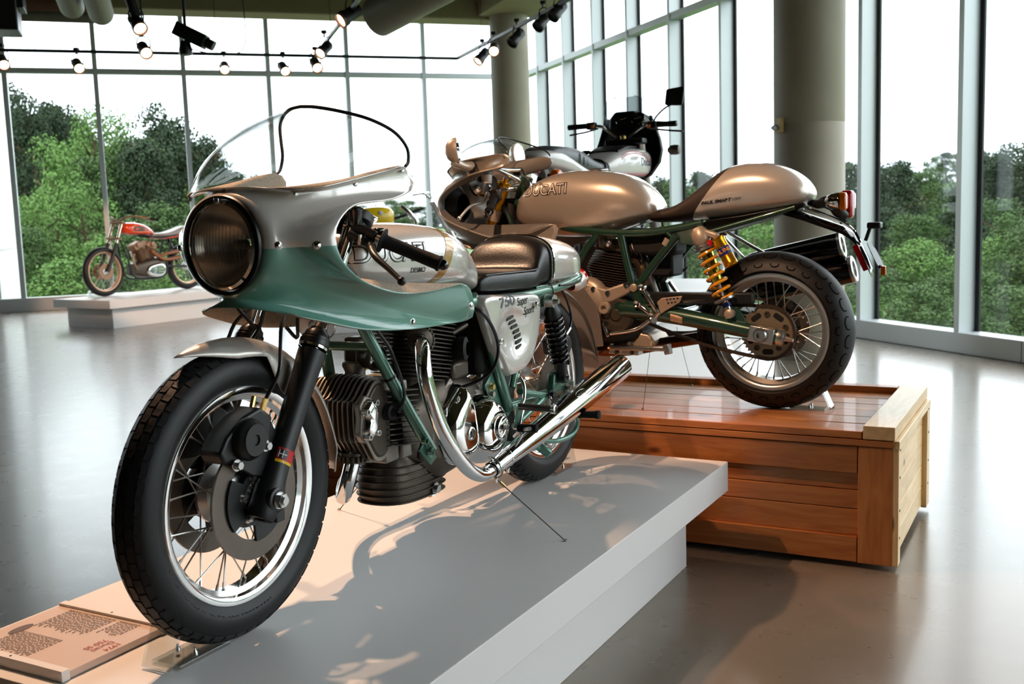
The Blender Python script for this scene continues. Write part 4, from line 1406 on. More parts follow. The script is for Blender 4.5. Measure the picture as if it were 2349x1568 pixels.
# polished left and right covers, two lobes
C1 = [(u - .036, v) for u, v in [(.757, .464), (.79, .44), (.828, .405), (.852, .36), (.85, .30), (.812, .242), (.745, .225), (.695, .25), (.685, .33), (.70, .39), (.728, .44)]]
C2 = [(.598 + .100 * math.cos(2 * PI * i / 12), .306 + .104 * math.sin(2 * PI * i / 12)) for i in range(12)]
for s_ in (1, -1):
    b = dome_poly(C1, fy(.10, s_), .068, .05, 9)
    sc_ = b.build('engine_side_cover', M_cover, en, smooth=60)
    sc_['label'] = 'mirror polished two-lobed engine cover'
    b = dome_poly(C2, fy(.10, s_), .085, .055, 9)
    b.build('engine_side_cover', M_cover, en, smooth=60)
    b = MB().prism([(p_[0], p_[1]) for p_ in [(.83, .30), (.81, .24), (.71, .22), (.58, .20), (.505, .24), (.49, .33), (.52, .41), (.60, .425), (.67, .42), (.725, .478), (.78, .44), (.825, .40)]], lambda u, v: (u, s_ * .09, v), lambda u, v: (u, s_ * .106, v))
    b.build('cover_flange', M_cast, en, bevel=.004)
    MB().lathe((.728, s_ * .163, .322), (0, s_, 0), [(0, .019), (.008, .019), (.01, .015), (.004, .014), (.004, 0)], 20).build('oil_plug', M_steel, en)
    MB().cyl((.728, s_ * .166, .322), (.728, s_ * .174, .322), .009, n=6).build('plug_hex', M_castd, en)
    MB().lathe((.585, s_ * .175, .312), (0, s_, 0), [(0, .037), (.012, .037), (.018, .033), (.020, .030), (.0205, 0)], 32).build('inspection_cap', M_cover, en)
    lettering('cap_lettering', 'DUCATI', .016, M_castd, en, frame_m((.585, s_ * .1965, .312), (-s_, 0, .12 * s_), (0, 0, 1)), off=.0004, lift=.0006)
    MB().lathe((.762, s_ * .142, .425), (0, s_, 0), [(0, .008), (.01, .008), (.01, .005), (.006, .004), (.006, 0)], 12).build('cover_screw', M_steel, en)
    MB().lathe((.535, s_ * .125, .40), (0, s_, 0), [(0, .008), (.012, .008), (.012, 0)], 12).build('cover_screw', M_steel, en)

# sump with ribs
sm = MB()
SO = [(.985, .0), (.975, .045), (.94, .078), (.88, .09), (.78, .086), (.72, .07), (.70, .03)]
SO = SO + [(x, -y) for x, y in SO[::-1] if y > 0]
SO = [(p_.x, p_.y) for p_ in catmull([(a, b, 0) for a, b in SO], 48, True)]
rows = []
for z_, k in ((.16, .84), (.165, .92), (.20, .96), (.25, .93), (.285, .82)):
    rows.append([V((.85 + (u - .85) * k, v * k, z_ + (.85 - u) * -.02)) for u, v in SO])
su = sm.loft(rows).build('sump', M_castd, en, smooth=40)
for i in range(6):
    z_ = .163 + i * .0195
    k = 1.03 - .015 * abs(i - 2)
    f = lambda u, v: (.85 + (u - .85) * k, v * k, z_ + (u - .85) * .03)
    fin_plate(SO, f, .0042, (0, 0, 1)).build('sump_rib', M_castd, su, smooth=60, bevel=.0015)
MB().bolt((.80, .088, .175), (0, 1, -.1), .012, .012).build('drain_plug', M_steel, su)
MB().bolt((.78, .06, .155), (0, .4, -1), .012, .012).build('drain_plug', M_steel, su)
MB().lathe((.86, .09, .285), (0, 1, .1), [(0, .02), (.012, .02), (.02, .017), (.022, .012), (.022, 0)], 20).build('oil_filler', M_cast, su)

# rear cylinder: plates square to a slightly reclined axis
TI = R(-11)
RC = MX.Translation((.775, 0, .47)) @ MX.Rotation(TI, 4, 'Y')
rb = MB(RC).cyl((0, 0, -.03), (0, 0, .21), .062, n=28).build('rear_cylinder', M_finsd, en)
Pf = rrect(.24, .215, .085, 9)
mbf = MB()
mbf.prism(Pf, lambda u, v: (u, v, -.0018), lambda u, v: (u, v, .0018))
mef = mbf.mesh('cooling_fin', 50)
mef.materials.append(M_finsd)
for i in range(17):
    o = obj('cooling_fin', mef, None, rb)
    k = .88 + .12 * min(1, i / 7)
    o.matrix_local = RC @ MX.Translation((0, 0, .008 + i * .0114)) @ MX.Diagonal((k, k, 1, 1))
b = MB(RC).box((0, 0, .225), (.15, .15, .05)).build('rear_cylinder_head', M_castd, en, bevel=.015)
b = MB().lathe((.70, .06, .555), (-.3, 1, 0), [(0, .03), (.05, .03), (.055, .034), (.075, .034), (.08, .02)], 20).build('intake_stub', M_dark, en)
MB().box((.655, .075, .49), (.09, .05, .05)).build('rear_carburettor', M_castd, en, bevel=.01)
b = MB().tube([(.70, .10, .60), (.67, .11, .612), (.645, .115, .62)], .008, n=10).build('breather_union', M_castd, en)

# front cylinder: lengthwise fins on the barrel, upright plates on the head
fc = MB().cyl((.86, 0, .395), (1.05, 0, .425), .058, n=28).build('front_cylinder', M_finsd, en)
mbf = MB()
mbf.prism(rrect(.155, .196, .02, 4), lambda u, v: (u, v, -.0018), lambda u, v: (u, v, .0018))
mef2 = mbf.mesh('cooling_fin', 50)
mef2.materials.append(M_finsd)
for i in range(11):
    o = obj('cooling_fin', mef2, None, fc)
    o.location = (.942, 0, .332 + i * .0145)
    o.rotation_euler = (0, R(-7), 0)
HO = [(.995, .33), (.99, .42), (.998, .49), (1.012, .522), (1.035, .528), (1.06, .52), (1.10, .482), (1.118, .474), (1.126, .47), (1.128, .42), (1.124, .372), (1.114, .368), (1.098, .36), (1.066, .312), (1.045, .298), (1.015, .302)]
HO = [(p_.x, p_.y) for p_ in catmull([(a, b_, 0) for a, b_ in HO], 56, True)]
hd = MB().prism([(1.055 + (u - 1.055) * .84, .415 + (v - .415) * .84) for u, v in HO], lambda u, v: (u, -.1, v), lambda u, v: (u, .085, v)).build('front_cylinder_head', M_castd, en, bevel=.006)
mh = fin_plate(HO, lambda u, v: (u, 0, v), .0044, (0, 1, 0)).mesh('cooling_fin', 50)
mh.materials.append(M_cast)
for i in range(13):
    o = obj('cooling_fin', mh, None, hd)
    y = -.108 + i * .0155
    k = 1 - .10 * max(0, (abs(y + .01) - .05) / .05)
    o.matrix_local = MX.Translation((1.055, y, .415)) @ MX.Diagonal((k, 1, k, 1)) @ MX.Translation((-1.055, 0, -.415))
# squared fin blocks under and over the barrel
for x_, z_, dx, dz in ((.985, .316, .06, .05), (.915, .31, .055, .045), (.985, .497, .055, .035), (.925, .485, .045, .03)):
    MB().box((x_, .02, z_), (dx, .12, dz)).build('fin_block', M_cast, fc, bevel=.006)
BO = [(1.087, .472), (1.112, .482), (1.132, .462), (1.128, .435), (1.134, .40), (1.118, .378), (1.09, .384), (1.078, .41), (1.074, .445)]
for s_ in (1, -1):
    b = MB().prism([(1.10 + (u - 1.10) * 1.25, .43 + (v - .43) * 1.18) for u, v in BO], lambda u, v: (u, s_ * .075, v), lambda u, v: (u, s_ * .096, v))
    b.build('rocker_flange', M_cast, hd, bevel=.005)
    rc2 = dome_poly(BO, fy(.094, s_), .022, .022, 6).build('rocker_cover', M_cover, hd, smooth=60)
    for u, v in ((1.09, .47), (1.13, .452), (1.088, .392), (1.125, .388)):
        MB().lathe((u, s_ * .098, v), (0, s_, 0), [(0, .0075), (.018, .0075), (.018, .005), (.012, .004), (.012, 0)], 12).build('cover_screw', M_steel, hd)
MB().lathe((1.01, .085, .43), (0, 1, 0), [(0, .022), (.018, .02), (.02, .012), (.035, .01)], 16).build('spark_plug_cap', M_dark, hd)
MB().tube([(1.01, .12, .43), (1.0, .135, .47), (1.005, .13, .52), (1.04, .125, .60), (1.08, .11, .66), (1.12, .09, .74)], .0045, n=8).build('plug_lead', M_hose, hd)
# toothed exhaust collar below the head
b = MB().lathe((1.062, .008, .315), (.15, 0, -1), [(-.012, .036), (.012, .036), (.016, .024)], 24)
for i in range(20):
    a = 2 * PI * i / 20
    b.box((1.062 + .038 * math.cos(a), .008 + .038 * math.sin(a), .315), (.007, .007, .016))
b.build('toothed_ring', M_castd, hd)
# front carburettor and intake bend
cb = MB().lathe((1.0, -.02, .50), (-.05, 0, 1), [(0, .03), (.03, .027), (.045, .034), (.055, .034), (.06, .026)], 20).build('front_carburettor', M_cast, en)
MB().box((.985, -.02, .585), (.06, .055, .075)).build('carburettor_body', M_castd, cb, bevel=.012)
MB().lathe((.99, .01, .57), (.2, 1, 0), [(0, .03), (.03, .032), (.035, .036), (.045, .036), (.048, .03)], 22).build('bell_mouth', M_castd, cb)
for p_ in ((.965, .02, .605), (1.02, .015, .60), (1.0, .02, .545)):
    MB().bolt(p_, (0, 1, 0), .006, .008).build('carburettor_screw', M_brass, cb)
MB().tube([(1.0, .03, .62), (1.02, .06, .66), (1.0, .05, .70)], .006, n=8).build('fuel_hose', M_hose, cb)
# horn under the fairing
hn = MB().lathe((1.20, .03, .69), (.75, .45, -.35), [(0, .012), (.012, .03), (.02, .045), (.028, .047), (.034, .042), (.036, .02), (.042, .018), (.042, 0)], 28).build('horn', M_alloy, bA)
MB().tube([(1.2, .03, .69), (1.16, .02, .71), (1.14, .0, .74)], .005, n=6).build('horn_bracket', M_satblk, hn)

# ---- clip-on handlebars with levers and grips
for s_ in (1, -1):
    a, e = V((1.155, .085 * s_, .918)), V((1.078, .302 * s_, .824))
    T2 = TS
    d_ = (e - a).normalized()
    hb = MB(T2).cyl(a, e, .0112, n=16).build('clip_on_handlebar', M_chrome, bA)
    MB(T2).lathe((1.132, .097 * s_, .895), V((-.525, 0, .85)), [(0, .026), (.045, .026), (.047, .02)], 20).build('fork_clamp', M_satblk, hb)
    g0 = a.lerp(e, .40)
    u = MB(T2)
    u.lathe(g0, d_, [(0, .012), (0, .030), (.003, .031), (.006, .020), (.012, .0165), (.10, .0165), (.146, .0175), (.150, .020), (.154, .0195), (.156, .012)], 22)
    u.build('grip', M_grip, hb)
    MB(T2).sph(e + d_ * .012, .0135, 12).build('bar_end', M_glsblk, hb)
    # master cylinder / clutch perch and lever
    k = a.lerp(e, .12)
    MB(T2).bar(k - d_ * .012, k + d_ * .055, .03, .034).build('lever_perch', M_satblk, hb, bevel=.004)
    pv = k + d_ * .03 + V((.03, 0, -.012))
    MB(T2).bar(k + d_ * .015, pv, .026, .014).build('perch_arm', M_satblk, hb, bevel=.003)
    ld = V((1.243, .300 * s_, .792))
    MB(T2).tube([pv - d_ * .03 + V((.0, 0, .004)), pv + d_ * .02, pv.lerp(ld, .45) + V((.014, 0, .006)), pv.lerp(ld, .8) + V((.004, 0, .002)), ld], [.010, .0095, .0085, .007, .006], n=10, m=22).build('lever', M_satblk, hb)
    MB(T2).sph(ld, .0105, 14).build('lever_ball', M_satblk, hb)
    MB(T2).cyl(pv + V((0, 0, .012)), pv + V((0, 0, -.012)), .006, n=8).build('lever_pivot', M_steel, hb)
    MB(T2).box(a.lerp(e, .33) + V((-.018, 0, .008)), (.03, .022, .03)).build('switch_block', M_glsblk, hb, bevel=.006)
    MB(T2).lathe(k + V((0, 0, .012)), (0, 0, 1), [(0, .018), (.03, .019), (.033, .021), (.04, .021), (.043, .015), (.043, 0)], 18).build('reservoir', M_glsblk, hb)
# instruments
for y_, x_ in ((.045, 1.20), (-.05, 1.20)):
    ins = MB(TS).lathe((x_ + .035, y_, .935), (-.62, 0, .78), [(0, .02), (.01, .036), (.03, .042), (.052, .042), (.056, .039)], 28).build('instrument', M_glsblk, bA)
    MB(TS).lathe((x_ + .035, y_, .935), (-.62, 0, .78), [(.054, .039), (.055, 0)], 28).build('dial', mat('dial_face', c8(40, 40, 42), .3), ins)
# cables and hoses below the fairing
for k, P in enumerate(([(1.36, .06, .69), (1.31, .05, .66), (1.28, .03, .70), (1.25, .02, .78)], [(1.40, -.05, .74), (1.36, -.03, .68), (1.33, -.06, .64), (1.31, -.08, .62)], [(1.38, .02, .75), (1.37, -.01, .69), (1.36, -.06, .64)])):
    MB(TS).tube(P, .0045, n=8).build('control_cable', M_hose, bA)
# long cable loop from tank front to side panel
MB().tube([(0.689, 0.17, 0.67), (0.676, 0.19, 0.657), (0.637, 0.2, 0.607), (0.613, 0.2, 0.548), (0.628, 0.19, 0.493), (0.658, 0.16, 0.462), (0.694, 0.12, 0.445)], .005, n=8).build('breather_hose', M_hose, bA)
# ---- footrests and linkages
pg = MB().cyl((0.477, 0.19, 0.356), (0.476, 0.3, 0.354), .0105, n=14).build('footrest', M_castd, bA)
MB().lathe((0.477, 0.298, 0.354), (.0, 1, .02), [(0, .013), (.012, .014), (.014, .01), (.008, .007), (.008, 0)], 14).build('footrest_end', M_steel, pg)
MB().bar((0.453, 0.165, 0.278), (0.419, 0.165, 0.353), .012, .026, (0, 1, 0)).build('footrest_hanger', M_polish, pg, bevel=.004)
MB().bar((0.24, 0.165, 0.35), (0.225, 0.165, 0.284), .012, .03, (0, 1, 0)).build('footrest_plate', M_polish, pg, bevel=.005)
MB().bolt((0.232, 0.172, 0.349), (0, 1, 0), .011, .014).build('plate_bolt', M_blkmetal, pg)
MB().tube([(0.394, 0.15, 0.429), (0.398, 0.165, 0.404), (0.411, 0.17, 0.366), (0.45, 0.175, 0.346)], .006, n=10).build('shift_rod', M_chrome, pg)
gl = MB().tube([(0.461, 0.16, 0.259), (0.488, 0.19, 0.28), (0.54, 0.23, 0.3), (0.597, 0.285, 0.318)], .006, n=10).build('gear_lever', M_steel, bA)
MB().lathe((0.557, 0.225, 0.308), (-.1, 1, .02), [(0, .010), (.002, .012), (.06, .012), (.062, .008), (.062, 0)], 14).build('lever_rubber', M_grip, gl)
# right hand pair
pr = MB().cyl(mirror([(0.477, 0.19, 0.356)])[0], mirror([(0.476, 0.3, 0.354)])[0], .0105, n=14).build('footrest', M_castd, bA)
MB().bar(mirror([(0.453, 0.165, 0.278)])[0], mirror([(0.419, 0.165, 0.353)])[0], .012, .026, (0, 1, 0)).build('footrest_hanger', M_polish, pr, bevel=.004)
# rear rest: looped green tube ending in a rubber peg
lp = MB().tube([(0.284, 0.15, 0.209), (0.163, 0.16, 0.184), (0.083, 0.18, 0.196), (0.071, 0.19, 0.234), (0.115, 0.2, 0.265)], .0085, n=10).build('rear_rest_loop', M_frm, bA)
MB().lathe((0.116, 0.21, 0.266), (0, 1, .05), [(0, .009), (.006, .0125), (.02, .0115), (.06, .0115), (.07, .014), (.08, .014), (.082, 0)], 14).build('peg_rubber', M_grip, lp)
MB().cyl((0.114, 0.19, 0.263), (0.141, 0.225, 0.273), .007, n=10).build('peg_spigot', M_frm, lp)
ss = MB().bar((.42, .06, .22), (.16, .10, .158), .028, .024).build('centre_stand', M_frm, bA, bevel=.006)
MB().bar((.19, .08, .185), (.165, .13, .135), .03, .03).build('stand_foot', M_frm, ss, bevel=.006)

# ================================================================ silver modern motorcycle on the crate
M_silB = mat('silver_metallic_paint', c8(205, 194, 180), .33, .55, coat=.9, ns=8, na=.02, flake=.16)
M_silB2 = mat('silver_tail_paint', c8(214, 206, 196), .30, .4, coat=1, ns=8, na=.02)
M_frmB = mat('dark_green_frame', c8(36, 70, 56), .28, .3, coat=.7, ns=12, na=.05)
M_inB = mat('grey_fairing_inside', c8(112, 106, 100), .5)
M_sand = mat('sand_cast_case', c8(188, 172, 154), .42, .45, ns=40, na=.06, bump=.15, bs=150)
M_goldm = mat('gold_anodised', c8(224, 158, 30), .22, .85)
M_spring = mat('yellow_spring_enamel', c8(236, 158, 20), .3, coat=.6)
M_tube = mat('brass_green_damper_body', c8(190, 178, 70), .2, .9)
M_seatB = mat('brown_black_suede', c8(52, 42, 36), .62, spec=.35, ns=60, na=.12, bump=.15, bs=250)
M_blue = mat('blue_print', c8(24, 44, 120), .35)
CR_Z = .499
B_LOC, B_RZ = (1.05, 4.165, CR_Z), 90 + 61.69
bB = thing('sports_motorcycle', 'silver half-faired sports motorcycle with yellow rear spring standing on the wooden crate', 'motorcycle', B_LOC, B_RZ)
def mr_(p):
    return (p[0], -p[1], p[2])

# ---- wheels
rwB = make_wheel(bB, 'rear_wheel', MX.Translation((0, 0, .315)), .315, .18, .232, .074, 36, .052, .05, mat('satin_rim', (.66, .62, .57, 1), .3, 1), M_alloy, M_steel, 'wide spoked rear wheel', None, sr=.0022, wellr=.036, cross=32)
fwB = make_wheel(bB, 'front_wheel', MX.Translation((1.425, 0, .30)), .30, .12, .232, .05, 36, .05, .045, bpy.data.materials['satin_rim'], M_alloy, M_steel, 'spoked front wheel', None, sr=.0022, wellr=.034)
# curved tread grooves cut into the rear shoulder
gr = MB()
rc_ = .09
for i in range(26):
    for sd in (1, -1):
        a0 = 2 * PI * i / 26 + (0 if sd > 0 else .12)
        for (t0, rr, sp_) in ((34, .026, 1.0), (62, .018, .9)):
            P = []
            for k in range(9):
                q_ = -2.0 + 4.0 * k / 8
                t = R(t0 + math.degrees(rr / rc_) * math.cos(q_) * .55)
                a = a0 + (t0 / 300) + math.sin(q_) * rr / .3
                r_ = .315 - rc_ + rc_ * math.cos(t)
                P.append((r_ * math.cos(a), sd * rc_ * math.sin(t), r_ * math.sin(a)))
            gr.tube(P, .0021, n=5, smooth=False)
go = gr.build('tread_groove', mat('groove_black', c8(8, 8, 8), .9, spec=.1), rwB)
go['kind'] = 'stuff'
# brake disc on the far side, sprocket on the near side
d = MB().lathe((0, -.088, 0), (0, 1, 0), [(0, .1225), (.005, .1225), (.005, .085), (0, .085)], 56, closed=True).build('rear_brake_disc', M_disc, rwB)
for i in range(30):
    a = 2 * PI * i / 30
    rr = .095 + .011 * (i % 3)
    MB().cyl((rr * math.cos(a), -.0825, rr * math.sin(a)), (rr * math.cos(a), -.0817, rr * math.sin(a)), .004, n=8).build('disc_hole', M_plaster, d)
MB().lathe((0, -.087, 0), (0, 1, 0), [(0, .088), (.004, .088), (.008, .03)], 32).build('disc_carrier', M_dark, d)
P = []
for i in range(41 * 4):
    a = 2 * PI * i / (41 * 4)
    P.append(((.107, .107, .1005, .1005)[i % 4] * math.cos(a), (.107, .107, .1005, .1005)[i % 4] * math.sin(a)))
spk = MB()
spk.prism(P, lambda u, v: (u, .094, v), lambda u, v: (u, .099, v))
spo_ = spk.build('sprocket', mat('sprocket_alloy', c8(156, 142, 120), .42, .6), rwB, smooth=0)
for k in range(5):
    a = 2 * PI * k / 5 + .3
    MB().lathe((.074 * math.cos(a), .099, .074 * math.sin(a)), (0, 1, 0), [(0, .011), (.006, .011), (.006, .006), (.003, .005), (.003, 0)], 14).build('sprocket_nut', M_castd, spo_)
    a += PI / 5
    MB().prism([(p_[0] + .075 * math.cos(a), p_[1] + .075 * math.sin(a)) for p_ in [(q_[0] * math.cos(a + PI / 2) - q_[1] * math.sin(a + PI / 2), q_[0] * math.sin(a + PI / 2) + q_[1] * math.cos(a + PI / 2)) for q_ in rrect(.044, .022, .009, 4)]], lambda u, v: (u, .0992, v), lambda u, v: (u, .0998, v)).build('sprocket_window', M_dark, spo_, smooth=0)
# ---- chain
cl = [V((.55, .0965, .445)), V((.02, .0965, .315 + .105))]
pathc = []
for i in range(40):
    pathc.append(V((.55 - .53 * i / 40, .0965, .438 - .018 * i / 40)))
for i in range(26):
    a = R(90 + 180 * i / 26)
    pathc.append(V((.105 * math.cos(a), .0965, .315 + .105 * math.sin(a))))
for i in range(42):
    t = i / 42
    pathc.append(V((.55 * t, .0965, .21 + .155 * t - .02 * math.sin(PI * t))))
ch = MB()
pc = catmull(pathc, 110)
for i in range(109):
    a, b_ = pc[i], pc[i + 1]
    for sd in (-1, 1):
        o_ = V((0, (.0055 if i % 2 else .0075) * sd, 0))
        ch.bar(a + o_, b_ + o_, .0022, .0125, (0, 0, 1) if abs((b_ - a).normalized().z) < .9 else (1, 0, 0))
    ch.cyl(a - V((0, .008, 0)), a + V((0, .008, 0)), .0045, n=6)
cho = ch.build('drive_chain', mat('oily_chain', c8(84, 70, 58), .45, .7), bB, smooth=0)
cho['kind'] = 'stuff'

# ---- swingarm
sa = MB()
sa.tube([(.60, .125, .405), (.45, .135, .392), (.25, .14, .362), (.02, .14, .318), (-.05, .14, .305)], [.036, .036, .034, .032, .031], n=20)
sao = sa.build('swingarm', M_frmB, bB)
MB().tube([(.60, -.125, .405), (.45, -.135, .392), (.25, -.14, .362), (.02, -.14, .318), (-.05, -.14, .305)], .031, n=16).build('swingarm_leg', M_frmB, sao)
MB().cyl((.60, -.15, .405), (.60, .15, .405), .03, n=18).build('pivot_tube', M_frmB, sao)
MB().cyl((.36, -.12, .378), (.36, .12, .378), .024, n=14).build('cross_tube', M_frmB, sao)
ab = MB().box((.008, .158, .314), (.098, .034, .062), MX.Rotation(R(-10), 3, 'Y') @ MX.Identity(3)).build('axle_block', M_alloy, sao, bevel=.004)
MB().lathe((.008, .175, .314), (0, 1, 0), [(0, .029), (.004, .029), (.012, .024), (.016, .022), (.016, .0125), (.002, .0115), (.002, 0)], 28).build('axle_nut', M_steel, sao)
MB().lathe((-.050, .14, .304), V((-1, 0, -.18)), [(0, .0335), (.018, .0335), (.024, .03), (.026, .012), (.06, .007), (.06, 0)], 24).build('adjuster_cap', M_alloy, sao)
MB().prism([(.16, .37), (.145, .425), (.105, .42), (.06, .345)], lambda u, v: (u, .135, v), lambda u, v: (u, .15, v)).build('shock_bracket', M_frmB, sao, bevel=.003)
pl = MB().grid([[V((.345 + .05 * i / 6 - .022, .14 + .0355 * math.cos(R(-20 + 45 * j / 6)), .376 + .0355 * math.sin(R(-20 + 45 * j / 6)) - .012 + .012 * i / 6)) for j in range(7)] for i in range(7)])
pl.build('rating_plate', mat('copper_foil_plate', c8(205, 165, 130), .3, .6), sao)
MB().tube([(.47, .165, .43), (.32, .15, .435), (.16, .115, .44), (.1, .11, .44)], .01, n=8).build('chain_guard_edge', M_glsblk, sao)
MB().bar((.52, .118, .452), (.05, .112, .452), .05, .045).build('chain_guard', M_satblk, sao, bevel=.006)

# ---- left-hand shock with reservoir
sa_, sb_ = V((.252, .155, .705)), V((.131, .163, .395))
ax = (sa_ - sb_).normalized()
L = (sa_ - sb_).length
so = MB().lathe(sb_, ax, [(.0, .012), (.03, .012), (.045, .014), (.06, .0065), (.15, .0065)], 20).build('rear_shock', M_alloy, bB)
so['label'] = 'yellow-sprung gold rear shock absorber'
MB().lathe(sb_, ax, [(.13, .022), (.135, .024), (L - .05, .024), (L - .05, .028)], 24).build('damper_body', M_tube, so)
spring(MB(), sb_ + ax * .062, sb_ + ax * (L - .062), .036, .0062, 6.6).build('coil_spring', M_spring, so)
MB().lathe(sb_, ax, [(L - .068, .030), (L - .066, .041), (L - .056, .041), (L - .054, .034), (L - .05, .04), (L - .042, .04), (L - .04, .03)], 28).build('preload_collar', M_alloy, so)
MB().lathe(sb_, ax, [(L - .04, .029), (L - .03, .035), (L - .005, .036), (L + .015, .03), (L + .03, .02), (L + .032, 0)], 24).build('top_cap', M_sand, so)
MB().lathe(sb_, ax, [(.052, .03), (.056, .042), (.064, .042), (.066, .03)], 28).build('lower_seat', M_alloy, so)
MB().lathe(sb_, ax, [(.028, .015), (.03, .018), (.042, .018), (.044, .015)], 20).build('rebound_knob', M_blue, so)
MB().lathe(sb_ + V((0, -.02, 0)), (0, 1, 0), [(0, .018), (.04, .018), (.044, .012), (.044, 0)], 20).build('lower_eye', M_sand, so)
ra, rb_ = V((.176, .17, .69)), V((.118, .175, .583))
rax = (rb_ - ra).normalized()
rs = MB().lathe(ra, rax, [(-.004, 0), (-.004, .02), (0, .0275), (.008, .0275), (.01, .026), (.10, .026), (.102, .0275), (.118, .0275), (.122, .024), (.122, 0)], 28).build('shock_reservoir', M_goldm, so)
MB().lathe(ra, rax, [(.042, .0264), (.043, .0266), (.074, .0266), (.075, .0264)], 28).build('reservoir_band', M_blue, so)
for k, c_ in enumerate('OHLINS'):
    a = R(62 - k * 24)
    u_, w_ = V((0, 1, 0)) - rax * rax.y, None
    u_.normalize()
    w_ = rax.cross(u_)
    nr = u_ * math.cos(a) - w_ * math.sin(a) * -1
    nr.normalize()
    lettering('band_lettering', c_, .021, M_spring, so, frame_m(ra + rax * .058 + nr * .0272, nr.cross(rax), -rax), off=.0006, lift=.0004)
MB().bar(sa_ + V((-.01, .0, .012)), ra + V((0, -.006, .006)), .03, .026).build('reservoir_arm', M_sand, so, bevel=.007)
MB().lathe((.205, .178, .672), (0, 1, 0), [(0, .012), (.008, .012), (.01, 0)], 14).build('red_knob', M_red, so)

# ---- frame
frb = MB().tube([(1.12, .05, .86), (.9, .12, .76), (.7, .135, .725), (.5, .135, .715), (.33, .13, .735), (.25, .125, .75)], .0165, n=12).build('frame', M_frmB, bB)
def ftB(P, r=.0155, nm='frame_tube', m=None):
    return MB().tube(P, r, n=12).build(nm, m or M_frmB, frb)
ftB([mr_(p_) for p_ in [(1.12, .05, .86), (.9, .12, .76), (.7, .135, .725), (.5, .135, .715), (.33, .13, .735), (.25, .125, .75)]])
for s_ in (1, -1):
    k = lambda p_: (p_[0], p_[1] * s_, p_[2])
    ftB([k((0.593, 0.14, 0.717)), k((0.56, 0.14, 0.564)), k((0.526, 0.14, 0.439))], .0165)
    ftB([k((0.352, 0.14, 0.703)), k((0.451, 0.14, 0.59)), k((0.523, 0.14, 0.502))], .0165)
    ftB([k((0.692, 0.13, 0.727)), k((0.76, 0.14, 0.638)), k((0.823, 0.14, 0.529)), k((0.898, 0.12, 0.415))])
    ftB([k((0.421, 0.135, 0.739)), k((0.373, 0.138, 0.695))], .010)
    ftB([k((0.273, 0.12, 0.701)), k((0.036, 0.09, 0.763)), k((-.10, .07, .80))], .011)
    MB().prism([(.36, .735), (.235, .735), (.215, .70), (.30, .665), (.34, .67)], lambda u, v: (u, s_ * .125, v), lambda u, v: (u, s_ * .137, v)).build('shock_mount', M_frmB, frb, bevel=.003)
    MB().lathe(k((.262, .137, .715)), (0, s_, 0), [(0, .02), (.012, .02), (.016, .016), (.016, .008), (.01, .007), (.01, 0)], 20).build('mount_cap', M_alloy, frb)
    MB().lathe(k((.365, .135, .705)), (0, s_, 0), [(0, .012), (.004, .012), (.004, .005), (0, .005)], 16).build('seat_lock', M_blkmetal, frb)
    MB().prism([(.545, .50), (.50, .50), (.48, .44), (.50, .36), (.53, .36)], lambda u, v: (u, s_ * .13, v), lambda u, v: (u, s_ * .15, v)).build('pivot_plate', M_frmB, frb, bevel=.004)
    MB().lathe(k((.535, .15, .495)), (0, s_, 0), [(0, .0165), (.012, .0165), (.014, .014), (.014, 0)], 20).build('frame_plug', M_sand, frb)
MB().cyl((1.15, 0, .80), (1.09, 0, .97), .03, n=20).build('steering_head', M_frmB, frb)
MB().lathe((0.385, 0.14, 0.69), V((.5, 0, -.85)), [(0, .0172), (.03, .0172)], 16).build('serial_sticker', M_sand, frb)

# ---- tank
TB = [(1.105, .085, .765, .86), (1.075, .118, .745, .905), (1.01, .148, .722, .948), (.92, .166, .706, .976), (.82, .17, .704, .986), (.70, .165, .716, .978), (.60, .15, .738, .955), (.53, .128, .756, .913), (.485, .10, .768, .868), (.465, .07, .775, .84)]
tbm = MB().loft(smooth_secs([sec(x, h, a, b_, 44, 2.7) for x, h, a, b_ in TB], 40))
tb_ = tbm.build('fuel_tank', M_silB, bB, smooth=50)
tbb = bvh_of(tbm)
for sd in (1, -1):
    Mt = frame_m((.930, 0, .905), (-sd, 0, .03 * sd), (0, 0, 1))
    lettering('tank_lettering', 'DUCATI', .062, M_letter, tb_, Mt, tbb, off=.0034, sx=.95, lift=.001)
    lettering('tank_lettering', 'DUCATI', .062, mat('white_print', c8(225, 216, 205), .35), tb_, Mt, tbb, off=-.0006, sx=.95, lift=.0016)
    ftk = [(1.073, 0.19, 0.697), (1.019, 0.19, 0.733), (0.935, 0.19, 0.753), (0.868, 0.185, 0.762), (0.863, 0.185, 0.724), (0.894, 0.18, 0.679), (0.995, 0.18, 0.658), (1.069, 0.18, 0.653)]
MB().lathe((.75, 0, .982), (0, 0, 1), [(0, .045), (.004, .045), (.008, .04), (.009, 0)], 28).build('filler_cap', M_alloy, tb_)

